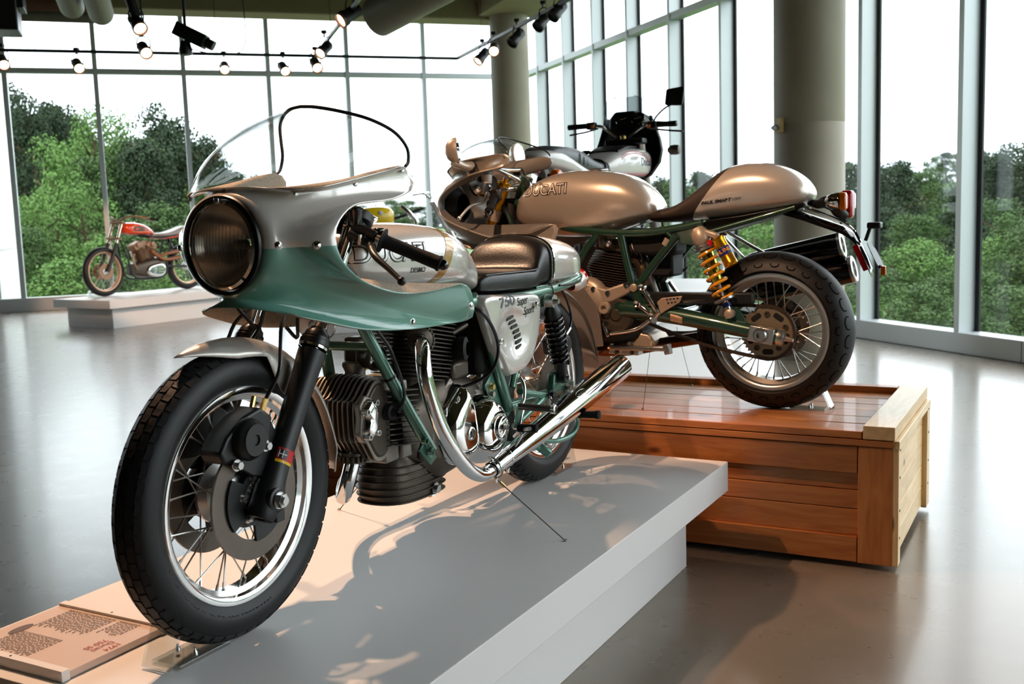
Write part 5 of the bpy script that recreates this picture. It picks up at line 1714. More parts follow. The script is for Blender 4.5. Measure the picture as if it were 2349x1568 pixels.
# ---- tail unit: one loft parted along the slanted line between seat and cowl
TL = [(.505, .06, .765, .80), (.485, .085, .758, .806), (.45, .105, .755, .812), (.38, .125, .755, .828), (.31, .137, .757, .872), (.25, .141, .76, .918), (.19, .142, .764, .957), (.13, .142, .768, .976), (.05, .140, .776, .979), (-.02, .133, .785, .968), (-.08, .118, .796, .944), (-.125, .094, .808, .912), (-.15, .066, .82, .882), (-.162, .03, .835, .86)]
tlm = MB().loft(smooth_secs([sec(x, h, a, b_, 44, 2.35) for x, h, a, b_ in TL], 56))
n_s = V((.215, 0, .160))
tlm = bisect(tlm, (.226, 0, .868), tuple(n_s))
parts = {0: MB(), 1: MB()}
for k in (0, 1):
    parts[k].v = list(tlm.v)
for f in tlm.f:
    c_ = sum((V(tlm.v[i]) for i in f), V()) / len(f)
    parts[0 if (c_ - V((.226, 0, .868))).dot(n_s) > 0 else 1].f.append(f)
def tidy(mb):
    used = sorted({i for f in mb.f for i in f})
    mp = {i: k for k, i in enumerate(used)}
    mb.v = [mb.v[i] for i in used]
    mb.f = [tuple(mp[i] for i in f) for f in mb.f]
    return mb
# the cut runs the other way: upright line, seat ahead of it
seatB = tidy(parts[0])
cowlB = tidy(parts[1])
sB = seatB.build('seat', M_seatB, bB, smooth=55)
cB = cowlB.build('tail_cowl', M_silB2, bB, smooth=55)
cbv = bvh_of(cowlB)
for sd in (1, -1):
    X = V((-sd, 0, .10 * sd))
    lettering('tail_lettering', 'PAUL SMART', .0165, M_letter, cB, frame_m((.192, 0, .832), X, (0, 0, 1)), cbv, off=.0006, sx=1.25, shear=.3, lift=.002, cut=.006)
    lettering('tail_lettering', '1000', .0165, bpy.data.materials['grey_print'], cB, frame_m((.112, 0, .840), X, (0, 0, 1)), cbv, sx=1.2, shear=.3, lift=.002, cut=.006)
# under-tray
MB().loft([[V((x, y, z)) for y, z in ((-h, z1), (h, z1), (h * .7, z0), (-h * .7, z0))] for x, h, z0, z1 in ((.25, .10, .70, .76), (.10, .10, .735, .775), (-.05, .09, .775, .80), (-.13, .06, .80, .82))]).build('under_tray', M_satblk, cB, bevel=.006)
MB().loft([[V((x, .075 + d_, z - d_ * .2)) for d_ in (0, .004)] + [V((x + .001, .079, z - .03)), V((x + .001, .075, z - .03))] for x, z in ((.22, .735), (.0, .79))]).build('tray_plate', M_alloy, cB)

# ---- rear mudguard, lamps and plate carrier
mg = MB().loft([[V((x, y, z + dz)) for y, dz in ((-h, 0), (-h * .6, .014), (h * .6, .014), (h, 0), (h * .8, -.016), (-h * .8, -.016))] for x, z, h in ((-.04, .79, .05), (-.12, .765, .055), (-.20, .735, .055), (-.27, .708, .05), (-.31, .68, .045), (-.335, .64, .04), (-.36, .585, .038), (-.375, .545, .036))]).build('rear_mudguard', M_glsblk, bB, smooth=60)
MB().tube([(-.13, .05, .80), (-.22, .055, .765), (-.28, .05, .735), (-.315, .045, .705), (-.34, .042, .66)], .005, n=8).build('chrome_strip', M_chrome, mg)
MB().tube([(-.14, 0, .815), (-.18, .03, .81), (-.21, .05, .815), (-.245, .06, .805), (-.26, .05, .78), (-.28, .03, .76)], [.012, .018, .022, .028, .026, .018], n=12).build('lamp_stalk', M_satblk, mg)
MB().bar((-.255, .05, .79), (-.275, .04, .735), .02, .02).build('stalk_foot', M_satblk, mg)
MB().lathe((-.215, .085, .818), (-1, .02, -.03), [(0, .006), (.008, .02), (.025, .03), (.05, .0335), (.056, .0335)], 24).build('indicator_shell', M_chrome, mg)
MB().lathe((-.215, -.085, .818), (-1, -.02, -.03), [(0, .006), (.008, .02), (.025, .03), (.05, .0335), (.056, .0335)], 24).build('indicator_shell', M_chrome, mg)
for sd in (1, -1):
    pts = rrect(.05, .07, .014, 5)
    MB().prism(pts, lambda u, v: (-.270, .085 * sd + u, .817 + v), lambda u, v: (-.296, .085 * sd + u * .9, .816 + v * .92)).build('amber_indicator_lens', M_amber, mg, bevel=.006)
pts = rrect(.10, .105, .02, 5)
MB().prism(pts, lambda u, v: (-.262, u * .7, .806 + v), lambda u, v: (-.305, u * .62, .804 + v)).build('red_tail_lamp', M_red, mg, bevel=.010)
pc_ = MB().loft([[V((x, y, z)) for y, z in ((-h, z0), (h, z0), (h, z0 - .006), (-h, z0 - .006))] for x, h, z0 in ((-.36, .03, .66), (-.378, .06, .63), (-.40, .065, .585), (-.412, .05, .56), (-.425, .02, .545))]).build('number_plate_carrier', M_blkmetal, mg, smooth=0)
MB().bar((-.35, .0, .665), (-.368, .0, .72), .015, .012).build('lamp_arm', M_satblk, mg)
MB().box((-.383, 0, .722), (.05, .06, .024)).build('number_plate_lamp', M_satblk, mg, bevel=.006)
MB().box((-.34, .045, .603), (.022, .012, .105), MX.Rotation(R(24), 3, 'Y')).build('red_side_reflector', M_red, mg, bevel=.003)
MB().tube([(-.41, .04, .57), (-.42, .06, .565), (-.425, .075, .555)], .006, n=6).build('reflector_arm', M_satblk, mg)
MB().box((-.428, .08, .556), (.018, .022, .034)).build('amber_reflector', M_amber, mg, bevel=.003)

# ---- silencers on the far side
for k, (a, e) in enumerate((((.14, -.185, .56), (-.228, -.195, .643)), ((.10, -.20, .46), (-.272, -.205, .545)))):
    a, e = V(a), V(e)
    d_ = (e - a).normalized()
    L = (e - a).length
    m_ = MB().lathe(a, d_, [(-.06, .025), (-.03, .04), (0, .052), (.02, .055), (L - .012, .055)], 32).build('silencer', M_glsblk, bB)
    m_['label'] = 'black reverse-cone silencer'
    MB().lathe(a, d_, [(L - .012, .0555), (L, .0555), (L + .004, .050), (L + .002, .034), (L - .02, .032), (L - .02, .0)], 32).build('silencer_end', M_alloy, m_)
    MB().tube([(.55, -.14, .26), (.35, -.18, .27), (.22, -.19, .38), a - d_ * .05], .024, n=14, m=24).build('link_pipe', M_castd, m_)
MB().tube([(0.212, -0.06, 0.711), (0.062, -0.14, 0.608)], .0075, n=10).build('silencer_stay', M_chrome, bB)
MB().tube([(0.217, -0.06, 0.685), (0.159, -0.16, 0.59)], .0065, n=10).build('silencer_stay', M_chrome, bB)
MB().box((0.05, -0.15, 0.594), (.07, .02, .04)).build('stay_bracket', M_satblk, bB, bevel=.006)

# ---- half fairing with screen and mirrors
edgeB = [(1.43, 0, .985), (1.432, .06, .99), (1.42, .12, 1.0), (1.376, .17, 1.02), (1.29, .2, 1.045), (1.167, .205, 1.058), (1.10, .205, 1.064), (1.072, .206, 1.058), (1.062, .207, 1.04), (1.078, .209, 1.02), (1.11, .212, 1.01), (1.164, .215, 1.003), (1.259, .22, .984), (1.346, .225, .943), (1.405, .23, .895), (1.414, .23, .842), (1.38, .235, .795),
         (1.272, .235, .748), (1.144, .23, .708), (1.068, .22, .700), (.967, .205, .730), (.872, .195, .760), (.855, .193, .745), (.862, .192, .71), (.90, .19, .675), (1.0, .185, .655), (1.15, .175, .645), (1.28, .155, .66), (1.37, .12, .68), (1.43, .06, .70), (1.445, 0, .705)]
def rimB(s):
    K = [(0, 0), (.2, 52), (.3, 66), (.42, 85), (.5, 98), (.6, 112), (.72, 124), (.78, 132), (.9, 156), (1, 180)]
    for (a, b_), (c_, d_) in zip(K, K[1:]):
        if s <= c_:
            return R(b_ + (d_ - b_) * (s - a) / (c_ - a))
    return PI
hB = fairing(rimB, edgeB, .85, 1.475, .10, 110, 20, .45, .36, (.112, .02))
fB = MB()
fB.grid(hB)
fB.grid([mirror(r_) for r_ in hB])
fbo = fB.build('fairing', M_silB, bB, smooth=60)
fbo.data.materials.append(M_inB)
q = fbo.modifiers.new('solid', 'SOLIDIFY')
q.thickness = .006
q.offset = -1
q.material_offset = 1
q.material_offset_rim = 0
fbb = bvh_of(fB)
MB().lathe((1.42, 0, .85), (1, 0, 0), [(0, .06), (.04, .098), (.055, .1), (.06, .09), (.066, .05), (.068, 0)], 40).build('headlamp', M_satblk, fbo)
# screen
base = [V(p_) for p_ in edgeB[:7]]
lip = [(1.205, 0, 1.150), (1.20, .05, 1.146), (1.175, .10, 1.134), (1.14, .15, 1.118), (1.10, .19, 1.098), (1.078, .203, 1.078), (1.074, .206, 1.068)]
nb = 30
bl, ll = catmull(base, nb), catmull(lip, nb)
rows = []
for i in range(nb):
    s = 1 - i / (nb - 1)
    o_ = V((.03, 0, .03)) * s + V((0, .02, .01)) * math.sin(PI * i / (nb - 1))
    rows.append(catmull([bl[i], bl[i].lerp(ll[i], .35) + o_, bl[i].lerp(ll[i], .7) + o_ * .9, ll[i]], 12))
full = [mirror(r_) for r_ in rows[::-1]][:-1] + rows
scm = MB().grid(full)
scm.build('windscreen', M_screen, fbo, smooth=80, solid=.003)
MB().tube([r_[-1] for r_ in full], .0036, n=8, smooth=False).build('screen_edge_trim', M_hose, fbo)
for sd in (1, -1):
    for px, pz in ((1.09, 1.052), (1.24, 1.035), (1.33, 1.015), (1.07, .712), (1.18, .728)):
        h = fbb.ray_cast(V((px, .6 * sd, pz)), V((0, -sd, 0)))
        if h[0]:
            MB().lathe(h[0], (0, sd, .1), [(0, .005), (.003, .005), (.004, .002), (.004, 0)], 10).build('screen_screw', M_steel, fbo)
    # mirror on its stalk
    c_ = V((1.285, .285 * sd, 1.085))
    m_ = MB()
    d_ = V((-.93, -.34 * sd, .10)).normalized()
    u_ = V((0, 0, 1)) - d_ * d_.z
    u_ = (u_ + V((.25, 0, 0))).normalized()
    u_ = (u_ - d_ * u_.dot(d_)).normalized()
    w_ = d_.cross(u_)
    rows = []
    for k in range(7):
        t = k / 6
        s = math.sqrt(max(.0, 1 - (1 - t) ** 2)) * .999 + .001
        rows.append([c_ + d_ * (-.045 + .06 * t) + (u_ * math.cos(2 * PI * j / 24) * .057 + w_ * math.sin(2 * PI * j / 24) * .036) * s for j in range(24)])
    m_.loft(rows)
    mo = m_.build('mirror_shell', M_silB, fbo, smooth=60)
    MB().loft([[c_ + d_ * e + (u_ * math.cos(2 * PI * j / 24) * .051 + w_ * math.sin(2 * PI * j / 24) * .031) * s for j in range(24)] for e, s in ((.0152, 1), (.0158, .96))]).build('mirror_glass', M_cover, mo) if False else MB().prism([(math.cos(2 * PI * j / 24), math.sin(2 * PI * j / 24)) for j in range(24)], lambda a, b_: c_ + d_ * .0145 + u_ * a * .052 + w_ * b_ * .032, lambda a, b_: c_ + d_ * .0165 + u_ * a * .051 + w_ * b_ * .031).build('mirror_glass', M_chrome, fbo)
    st = V((1.255, .205 * sd, 1.018))
    MB().tube([c_ + d_ * -.012 - u_ * .045, (c_ - u_ * .06).lerp(st, .5), st], [.022, .017, .024], n=14, m=10).build('mirror_stalk', M_silB, fbo)
    MB().lathe(st, (.0, sd * .8, .5), [(-.006, .028), (.004, .028), (.008, .024)], 20).build('stalk_gaiter', M_hose, fbo)

# ---- steering, fork, controls
for sd in (1, -1):
    a, b_ = V((1.40, .1 * sd, .33)), V((1.155, .1 * sd, .93))
    d_ = (b_ - a).normalized()
    fo = MB().cyl(a.lerp(b_, .42), b_, .027, n=20).build('fork_tube', M_goldm, bB)
    MB().lathe(a, d_, [(0, .02), (.02, .026), (.26, .026), (.28, .022)], 18).build('fork_slider', M_goldm, fo)
    MB().lathe(a.lerp(b_, .76), d_, [(0, .029), (.05, .029)], 20).build('fork_collar', M_sand, fo)
    MB().lathe(b_, d_, [(-.005, .032), (.018, .034), (.02, .03), (.022, .012), (.04, .012), (.04, 0)], 24).build('fork_cap', M_goldm, fo)
    MB().cyl(b_ + d_ * .02, b_ + d_ * .042, .012, n=6).build('fork_adjuster', M_blue, fo)
    h0, h1 = V((1.165, .125 * sd, .925)), V((1.105, .335 * sd, .815))
    hb = MB().cyl(h0, h1, .011, n=14).build('clip_on_handlebar', M_satblk, bB)
    dh = (h1 - h0).normalized()
    MB().lathe(h0.lerp(h1, .42), dh, [(0, .012), (0, .024), (.004, .024), (.008, .0165), (.035, .017), (.07, .0165), (.115, .0175), (.118, .02), (.122, .012)], 20).build('grip', M_grip, hb)
    MB().lathe(h1, dh, [(-.004, .016), (.012, .016), (.018, .012), (.02, 0)], 16).build('bar_end', M_glsblk, hb)
    MB().box(h0.lerp(h1, .28), (.045, .035, .05)).build('switch_block', M_satblk, hb, bevel=.008)
    lv = [h0.lerp(h1, .2) + V((.045, 0, .0)), h0.lerp(h1, .45) + V((.06, 0, -.01)), V((1.225, .27 * sd, .85)), V((1.25, .325 * sd, .80))]
    MB().tube(lv, [.009, .008, .006, .005], n=10, m=18).build('lever', M_alloy, hb)
    MB().sph(lv[-1], .0095, 12).build('lever_ball', M_polish, hb)
    rs = MB().lathe((1.21, .15 * sd, .945), (0, 0, 1), [(0, .018), (.002, .022), (.038, .024), (.04, .02)], 18).build('fluid_reservoir', mat('milky_plastic', c8(205, 190, 176), .4), hb)
    MB().lathe((1.21, .15 * sd, .985), (0, 0, 1), [(0, .026), (.016, .026), (.018, .02), (.018, 0)], 18).build('reservoir_lid', M_hose, hb)
    MB().bar((1.215, .165 * sd, .95), (1.225, .165 * sd, .90), .02, .006).build('reservoir_bracket', M_alloy, hb)
    MB().lathe((1.235, .16 * sd, .965), (-.3, sd, 0), [(0, .013), (.006, .013), (.006, .006), (.003, 0)], 16).build('bracket_screw', M_blkmetal, hb)
yk = MB().bar((1.15, -.13, .918), (1.15, .13, .918), .07, .022).build('top_yoke', M_polish, bB, bevel=.008)
MB().tube([(1.13, .10, .925), (1.13, .05, .93), (1.11, .0, .94)], .012, n=10).build('yoke_bridge', M_polish, yk)
for sd in (1, -1):
    MB().tube([(1.105, .012 * sd, .94), (1.12, .045 * sd, .965), (1.165, .105 * sd, 1.0), (1.18, .12 * sd, 1.01)], .0085, n=10).build('fairing_stay', M_chrome, yk)
MB().tube([(1.18, .12, 1.01), (1.21, .05, 1.008), (1.21, -.05, 1.008), (1.18, -.12, 1.01)], .0085, n=10).build('fairing_stay', M_chrome, yk)
MB().lathe((1.09, .0, .93), (-.3, .6, .1), [(0, .02), (.03, .02), (.035, .016), (.06, .014), (.06, 0)], 18).build('steering_damper', M_polish, yk)
for y_ in (.06, -.06):
    g = MB().lathe((1.33, y_, .92), (-.75, 0, .45), [(0, .03), (.02, .05), (.05, .052), (.056, .048)], 28).build('instrument', M_chrome, bB)
    MB().lathe((1.33, y_, .92), (-.75, 0, .45), [(.052, .048), (.053, 0)], 28).build('dial', M_dark, g)
MB().tube([(1.20, .06, .92), (1.17, .10, .86), (1.14, .09, .80), (1.12, .08, .72)], .011, n=8).build('wiring_loom', M_frmB, bB)
MB().box((1.2, .0, .80), (.14, .14, .16)).build('steering_bearing_block', M_dark, bB, bevel=.02)

# ---- engine
eb = MB().loft(smooth_secs([sec(.53, .09, .27, .42, 28, 4), sec(.58, .125, .25, .46, 28, 4), sec(.68, .13, .24, .48, 28, 4), sec(.80, .13, .245, .48, 28, 4), sec(.88, .10, .27, .45, 28, 4)], 18)).build('engine', M_dark, bB, smooth=50)
eb['label'] = 'air-cooled v-twin engine with sand-coloured cases'
RB = MX.Translation((.685, .01, .485)) @ MX.Rotation(R(-9), 4, 'Y')
cyb = MB(RB).cyl((0, 0, -.02), (0, 0, .2), .06, n=24).build('rear_cylinder', M_finsd, eb)
mb_ = MB()
mb_.prism(rrect(.205, .215, .05, 6), lambda u, v: (u, v, -.0016), lambda u, v: (u, v, .0016))
me_ = mb_.mesh('cooling_fin', 50)
me_.materials.append(M_finsd)
for i in range(14):
    o = obj('cooling_fin', me_, None, cyb)
    k = (.74 + .26 * min(1, i / 6)) if i < 9 else 1 - .03 * (i - 8)
    o.matrix_local = RB @ MX.Translation((-.008 * (1 - k) * 4, 0, .008 + i * .0108)) @ MX.Diagonal((k, k, 1, 1))
MB(RB).box((0, 0, .19), (.16, .16, .07)).build('cylinder_head', M_castd, eb, bevel=.015)
hc_ = MB().lathe((0.661, 0.09, 0.684), (.05, 1, .1), [(0, .034), (.012, .034), (.022, .028), (.034, .024), (.04, .014), (.041, 0)], 24).build('cam_cover', M_polish, eb)
MB().box((0.679, 0.085, 0.686), (.075, .018, .06)).build('cam_cover_flange', M_cast, eb, bevel=.008)
# cases and covers, sand coloured
ac = MB().lathe((0.763, 0.1, 0.433), (.1, 1, .0), [(0, .105), (.02, .105), (.035, .098), (.045, .085), (.05, .05), (.07, .045), (.07, .028), (.05, .026), (.05, 0)], 36).build('alternator_cover', M_sand, eb)
b = MB()
P = [(0.802, 0.12, 0.527), (0.752, 0.12, 0.513), (0.663, 0.12, 0.487), (0.565, 0.12, 0.518), (0.552, 0.12, 0.477), (0.631, 0.12, 0.436), (0.705, 0.12, 0.417), (0.793, 0.12, 0.481)]
P = [(p_[0], p_[2]) for p_ in P]
b.prism(P, lambda u, v: (u, .085, v), lambda u, v: (u, .15, v))
b.build('crankcase_arm', M_sand, eb, bevel=.008)
for p_ in ((0.718, 0.15, 0.487), (0.571, 0.15, 0.506), (0.653, 0.15, 0.471)):
    MB().bolt(p_, (0, 1, 0), .008, .010).build('case_bolt', M_polish, eb)
MB().lathe((0.664, 0.14, 0.41), (0, 1, 0), [(0, .025), (.03, .025), (.034, .022), (.034, .012), (.02, .01), (.02, 0)], 22).build('slave_boss', M_sand, eb)
MB().lathe((.62, .125, .38), (0, 1, 0), [(0, .075), (.02, .07), (.025, .05), (.02, .03), (.03, .02), (.03, 0)], 28).build('sprocket_cover', M_castd, eb)
MB().prism([(.80, .30), (.76, .215), (.50, .225), (.47, .26), (.50, .30), (.62, .32)], lambda u, v: (u, -.1, v), lambda u, v: (u, .09, v)).build('oil_sump', M_sand, eb, bevel=.012)
for x_ in (.58, .66, .73):
    MB().bolt((x_, .09, .255), (0, 1, 0), .010, .012).build('sump_bolt', M_alloy, eb)
ib = MB().tube([(0.596, 0.06, 0.623), (0.543, 0.05, 0.595), (0.521, 0.05, 0.522), (0.488, 0.05, 0.431)], .034, n=16).build('exhaust_bend', M_castd, eb)
MB().box((0.491, 0.03, 0.666), (.24, .16, .09)).build('airbox', M_dark, eb, bevel=.02)
MB().box((0.457, -0.03, 0.59), (.10, .14, .12)).build('battery', M_dark, eb, bevel=.012)
for P in ([(0.565, 0.1, 0.697), (0.549, 0.12, 0.653), (0.53, 0.12, 0.626)], [(0.541, 0.1, 0.67), (0.515, 0.11, 0.616), (0.51, 0.12, 0.581)]):
    MB().tube(P, .004, n=8).build('cable', M_hose, eb)
MB().lathe((0.508, 0.125, 0.579), (0, 1, 0), [(0, .007), (.006, .007), (.006, .003), (.002, 0)], 12).build('cable_end', M_brass, eb)
MB().tube([(.85, .0, .42), (.9, .05, .3), (.8, .10, .235), (.62, .08, .225), (.45, .0, .25), (.3, -.1, .27)], .026, n=16, m=30).build('collector_pipe', mat('bronzed_pipe', c8(116, 76, 52), .3, .9), eb)

# ---- belly pan, side stand, rearsets
PB = [(0.88, 0.19, 0.679), (0.815, 0.195, 0.633), (0.775, 0.2, 0.533), (0.695, 0.2, 0.424), (0.677, 0.2, 0.352), (0.666, 0.195, 0.252), (0.748, 0.19, 0.24), (0.827, 0.19, 0.311), (0.91, 0.18, 0.42), (0.946, 0.18, 0.569)]
for sd in (1, -1):
    MB().prism([(p_[0], p_[2]) for p_ in PB], lambda u, v: (u, sd * .172, v), lambda u, v: (u, sd * .178, v)).build('belly_panel', mat('grey_belly_panel', c8(126, 117, 110), .35, .3, coat=.5) if sd > 0 else bpy.data.materials['grey_belly_panel'], bB, bevel=.002)
ks = MB().bar((0.659, 0.12, 0.239), (0.394, 0.16, 0.247), .022, .02).build('side_stand', M_alloy, bB, bevel=.005)
MB().bar((0.394, 0.16, 0.265), (0.385, 0.165, 0.226), .02, .034).build('stand_foot', M_alloy, ks, bevel=.004)
MB().bar((0.839, 0.08, 0.223), (0.531, 0.1, 0.22), .05, .02).build('stand_bracket', M_alloy, ks, bevel=.004)
for k in range(4):
    MB().bolt(V((.77 - k * .07, .128, .222)), (0, 1, 0), .006, .006).build('bracket_bolt', M_castd, ks)
pgb = MB().bar((0.5, 0.165, 0.504), (0.421, 0.17, 0.389), .016, .026, (0, 1, 0)).build('rearset', M_polish, bB, bevel=.005)
MB().bar((0.52, 0.165, 0.432), (0.448, 0.17, 0.385), .016, .022, (0, 1, 0)).build('rearset_arm', M_polish, pgb, bevel=.005)
for p_ in ((0.491, 0.175, 0.499), (0.513, 0.175, 0.43), (0.448, 0.18, 0.383)):
    MB().lathe(p_, (0, 1, 0), [(-.012, .015), (.006, .015), (.009, .012), (.006, .007), (.003, 0)], 16).build('pivot_bolt', M_polish, pgb)
HP = [(0.428, 0.17, 0.439), (0.406, 0.17, 0.455), (0.321, 0.17, 0.464), (0.332, 0.17, 0.438), (0.397, 0.17, 0.4), (0.412, 0.17, 0.39)]
hpl = MB().prism([(p_[0], p_[2]) for p_ in HP], lambda u, v: (u, .172, v), lambda u, v: (u, .177, v)).build('heel_guard', mat('sandblasted_plate', c8(186, 165, 146), .5, .5), pgb, bevel=.002)
for p_ in ((0.384, 0.178, 0.449), (0.37, 0.178, 0.451), (0.355, 0.178, 0.453), (0.34, 0.178, 0.454), (0.379, 0.178, 0.435), (0.364, 0.178, 0.437), (0.35, 0.178, 0.439)):
    MB().cyl(p_, V(p_) + V((0, .0006, 0)), .0042, n=8).build('guard_hole', M_dark, pgb)
MB().cyl((0.422, 0.18, 0.387), (0.407, 0.27, 0.374), .0125, n=12).build('foot_peg', M_alloy, pgb)
MB().tube([(0.457, 0.185, 0.364), (0.503, 0.19, 0.333), (0.551, 0.19, 0.318), (0.628, 0.19, 0.307)], .0075, n=10).build('gear_rod', M_polish, pgb)
MB().bar((0.659, 0.18, 0.341), (0.641, 0.18, 0.293), .012, .018, (0, 1, 0)).build('shift_arm', M_polish, pgb, bevel=.003)
MB().cyl((0.659, 0.18, 0.345), (0.625, 0.24, 0.354), .010, n=12).build('shift_peg', M_polish, pgb)
MB().bar((0.495, -0.16, 0.498), (0.45, -0.17, 0.431), .016, .026, (0, 1, 0)).build('rearset_arm', M_polish, pgb, bevel=.005)
MB().prism([(p_[0] + .0, p_[2]) for p_ in ((0.453, -0.1, 0.54), (0.385, -0.1, 0.567), (0.401, -0.1, 0.545), (0.463, -0.1, 0.527))], lambda u, v: (u, -.105, v), lambda u, v: (u, -.11, v)).build('slotted_plate', M_alloy, pgb)

# ================================================================ pine shipping crate, in the frame of the motorcycle on it
def wood(name, c0, c1, sx=(1, 7, 7), seed=0, knots=True):
    m = mat(name, c0, .42, ns=4)
    t = m.node_tree
    p = t.nodes['Principled BSDF']
    co = [n for n in t.nodes if n.type == 'TEX_COORD'][0]
    mp = t.nodes.new('ShaderNodeMapping')
    mp.inputs['Scale'].default_value = sx
    mp.inputs['Location'].default_value = (seed, seed * 1.7, seed * .3)
    oi = t.nodes.new('ShaderNodeObjectInfo')
    ad = t.nodes.new('ShaderNodeVectorMath')
    ad.operation = 'ADD'
    ml = t.nodes.new('ShaderNodeMath')
    ml.operation = 'MULTIPLY'
    ml.inputs[1].default_value = 37
    t.links.new(oi.outputs['Random'], ml.inputs[0])
    t.links.new(co.outputs['Object'], mp.inputs[0])
    t.links.new(mp.outputs[0], ad.inputs[0])
    t.links.new(ml.outputs[0], ad.inputs[1])
    wv = t.nodes.new('ShaderNodeTexNoise')
    wv.inputs['Scale'].default_value = 4
    wv.inputs['Detail'].default_value = 5
    wv.inputs['Distortion'].default_value = 1.2
    t.links.new(ad.outputs[0], wv.inputs['Vector'])
    cr = t.nodes.new('ShaderNodeValToRGB')
    e = cr.color_ramp.elements
    e[0].position, e[0].color = .3, c1
    e[1].position, e[1].color = .68, c0
    t.links.new(wv.outputs['Fac'], cr.inputs[0])
    vo = t.nodes.new('ShaderNodeTexVoronoi')
    vo.inputs['Scale'].default_value = 2.6
    m2 = t.nodes.new('ShaderNodeMapping')
    m2.inputs['Scale'].default_value = tuple(.75 if s == 1 else 1.5 for s in sx)
    t.links.new(co.outputs['Object'], m2.inputs[0])
    a2 = t.nodes.new('ShaderNodeVectorMath')
    a2.operation = 'ADD'
    t.links.new(m2.outputs[0], a2.inputs[0])
    t.links.new(ml.outputs[0], a2.inputs[1])
    t.links.new(a2.outputs[0], vo.inputs['Vector'])
    kr = t.nodes.new('ShaderNodeValToRGB')
    kr.color_ramp.elements[0].position, kr.color_ramp.elements[0].color = .05, (.16, .07, .03, 1)
    kr.color_ramp.elements[1].position, kr.color_ramp.elements[1].color = .085, (1, 1, 1, 1)
    t.links.new(vo.outputs['Distance'], kr.inputs[0])
    mm = t.nodes.new('ShaderNodeMix')
    mm.data_type = 'RGBA'
    mm.blend_type = 'MULTIPLY'
    mm.inputs[0].default_value = .85 if knots else 0
    t.links.new(cr.outputs[0], mm.inputs[6])
    t.links.new(kr.outputs[0], mm.inputs[7])
    hv = t.nodes.new('ShaderNodeHueSaturation')
    vr = t.nodes.new('ShaderNodeMapRange')
    vr.inputs[3].default_value, vr.inputs[4].default_value = .86, 1.1
    t.links.new(oi.outputs['Random'], vr.inputs[0])
    t.links.new(vr.outputs[0], hv.inputs['Value'])
    t.links.new(mm.outputs[2], hv.inputs['Color'])
    t.links.new(hv.outputs[0], p.inputs['Base Color'])
    p.inputs['Coat Weight'].default_value = .15
    return m
W_orange = wood('varnished_pine', c8(192, 124, 66), c8(160, 92, 44), (1, 9, 9))
W_vert = wood('varnished_pine_upright', c8(194, 126, 68), c8(162, 94, 46), (9, 9, 1))
W_lit = wood('lit_pine_end', c8(242, 210, 158), c8(222, 184, 128), (9, 1, 9))  # paler copy of the pine: window light on the ends put into its colour
W_litv = wood('lit_pine_upright', c8(242, 210, 158), c8(222, 184, 128), (9, 9, 1))  # same window light put into the colour of the end uprights
cr_ = thing('wooden_crate', 'orange varnished pine shipping crate carrying the silver sports motorcycle', 'crate', (B_LOC[0], B_LOC[1], 0), B_RZ)
Z = CR_Z
X0, X1, Y0, Y1 = -.515, 2.2, -.525, .375
def plank(nm, x0, x1, y0, y1, z0, z1, m, bev=.0025):
    return MB().box(((x0 + x1) / 2, (y0 + y1) / 2, (z0 + z1) / 2), (x1 - x0, y1 - y0, z1 - z0)).build(nm, m, cr_, smooth=0, bevel=bev)
plank('core', X0 + .03, X1 - .03, Y0 + .03, Y1 - .03, .03, Z - .022, W_orange)
for x in (-.3, .85, 1.95):
    plank('skid', x - .05, x + .05, Y0 + .12, Y1 - .12, 0, .03, W_orange)
# deck boards
n_ = 6
yw = (Y1 - Y0 - .09) / n_
for i in range(n_):
    plank('deck_board', X0 + .03, X1 - .03, Y0 + .06 + i * yw + .0015, Y0 + .06 + (i + 1) * yw - .0015, Z - .022, Z - random.uniform(0, .0015), W_orange)
plank('rim_board', X0 + .11, X1 - .11, Y1 - .035, Y1 + .004, Z - .022, Z + .004, W_orange)
plank('rim_board', X0 + .11, X1 - .11, Y0 - .004, Y0 + .06, Z - .022, Z + .026, W_orange)
plank('end_cap', X0 - .003, X0 + .105, Y0 - .006, Y1 + .006, Z - .022, Z + .026, W_lit)
plank('end_cap', X1 - .105, X1 + .003, Y0 - .006, Y1 + .006, Z - .022, Z + .026, W_lit)
# long sides
for (ys, sg) in ((Y1, 1), (Y0, -1)):
    def side(nm, x0, x1, z0, z1, d, m=W_orange):
        a, b_ = sorted((ys - sg * .03, ys + sg * d))
        return plank(nm, x0, x1, a, b_, z0, z1, m)
    side('side_rail', X0, X1, Z - .049, Z - .025, .004)
    side('side_batten', X0 + .125, X1 - .125, Z - .150, Z - .0515, -.001)
    zs = [Z - .152, Z - .215, Z - .285, Z - .385]
    for a, b_ in zip(zs[1:], zs):
        side('side_board', X0 + .02, X1 - .02, a + .001, b_ - .001, -.016 - random.uniform(0, .003))
    side('side_board', X0 + .02, X1 - .02, .03, Z - .387, -.018)
    side('side_batten', X0 + .125, X1 - .125, .022, .115, -.001)
    side('corner_post', X0 + .004, X0 + .122, .02, Z - .051, .0, W_vert)
    side('corner_post', X1 - .122, X1 - .004, .02, Z - .051, .0, W_vert)
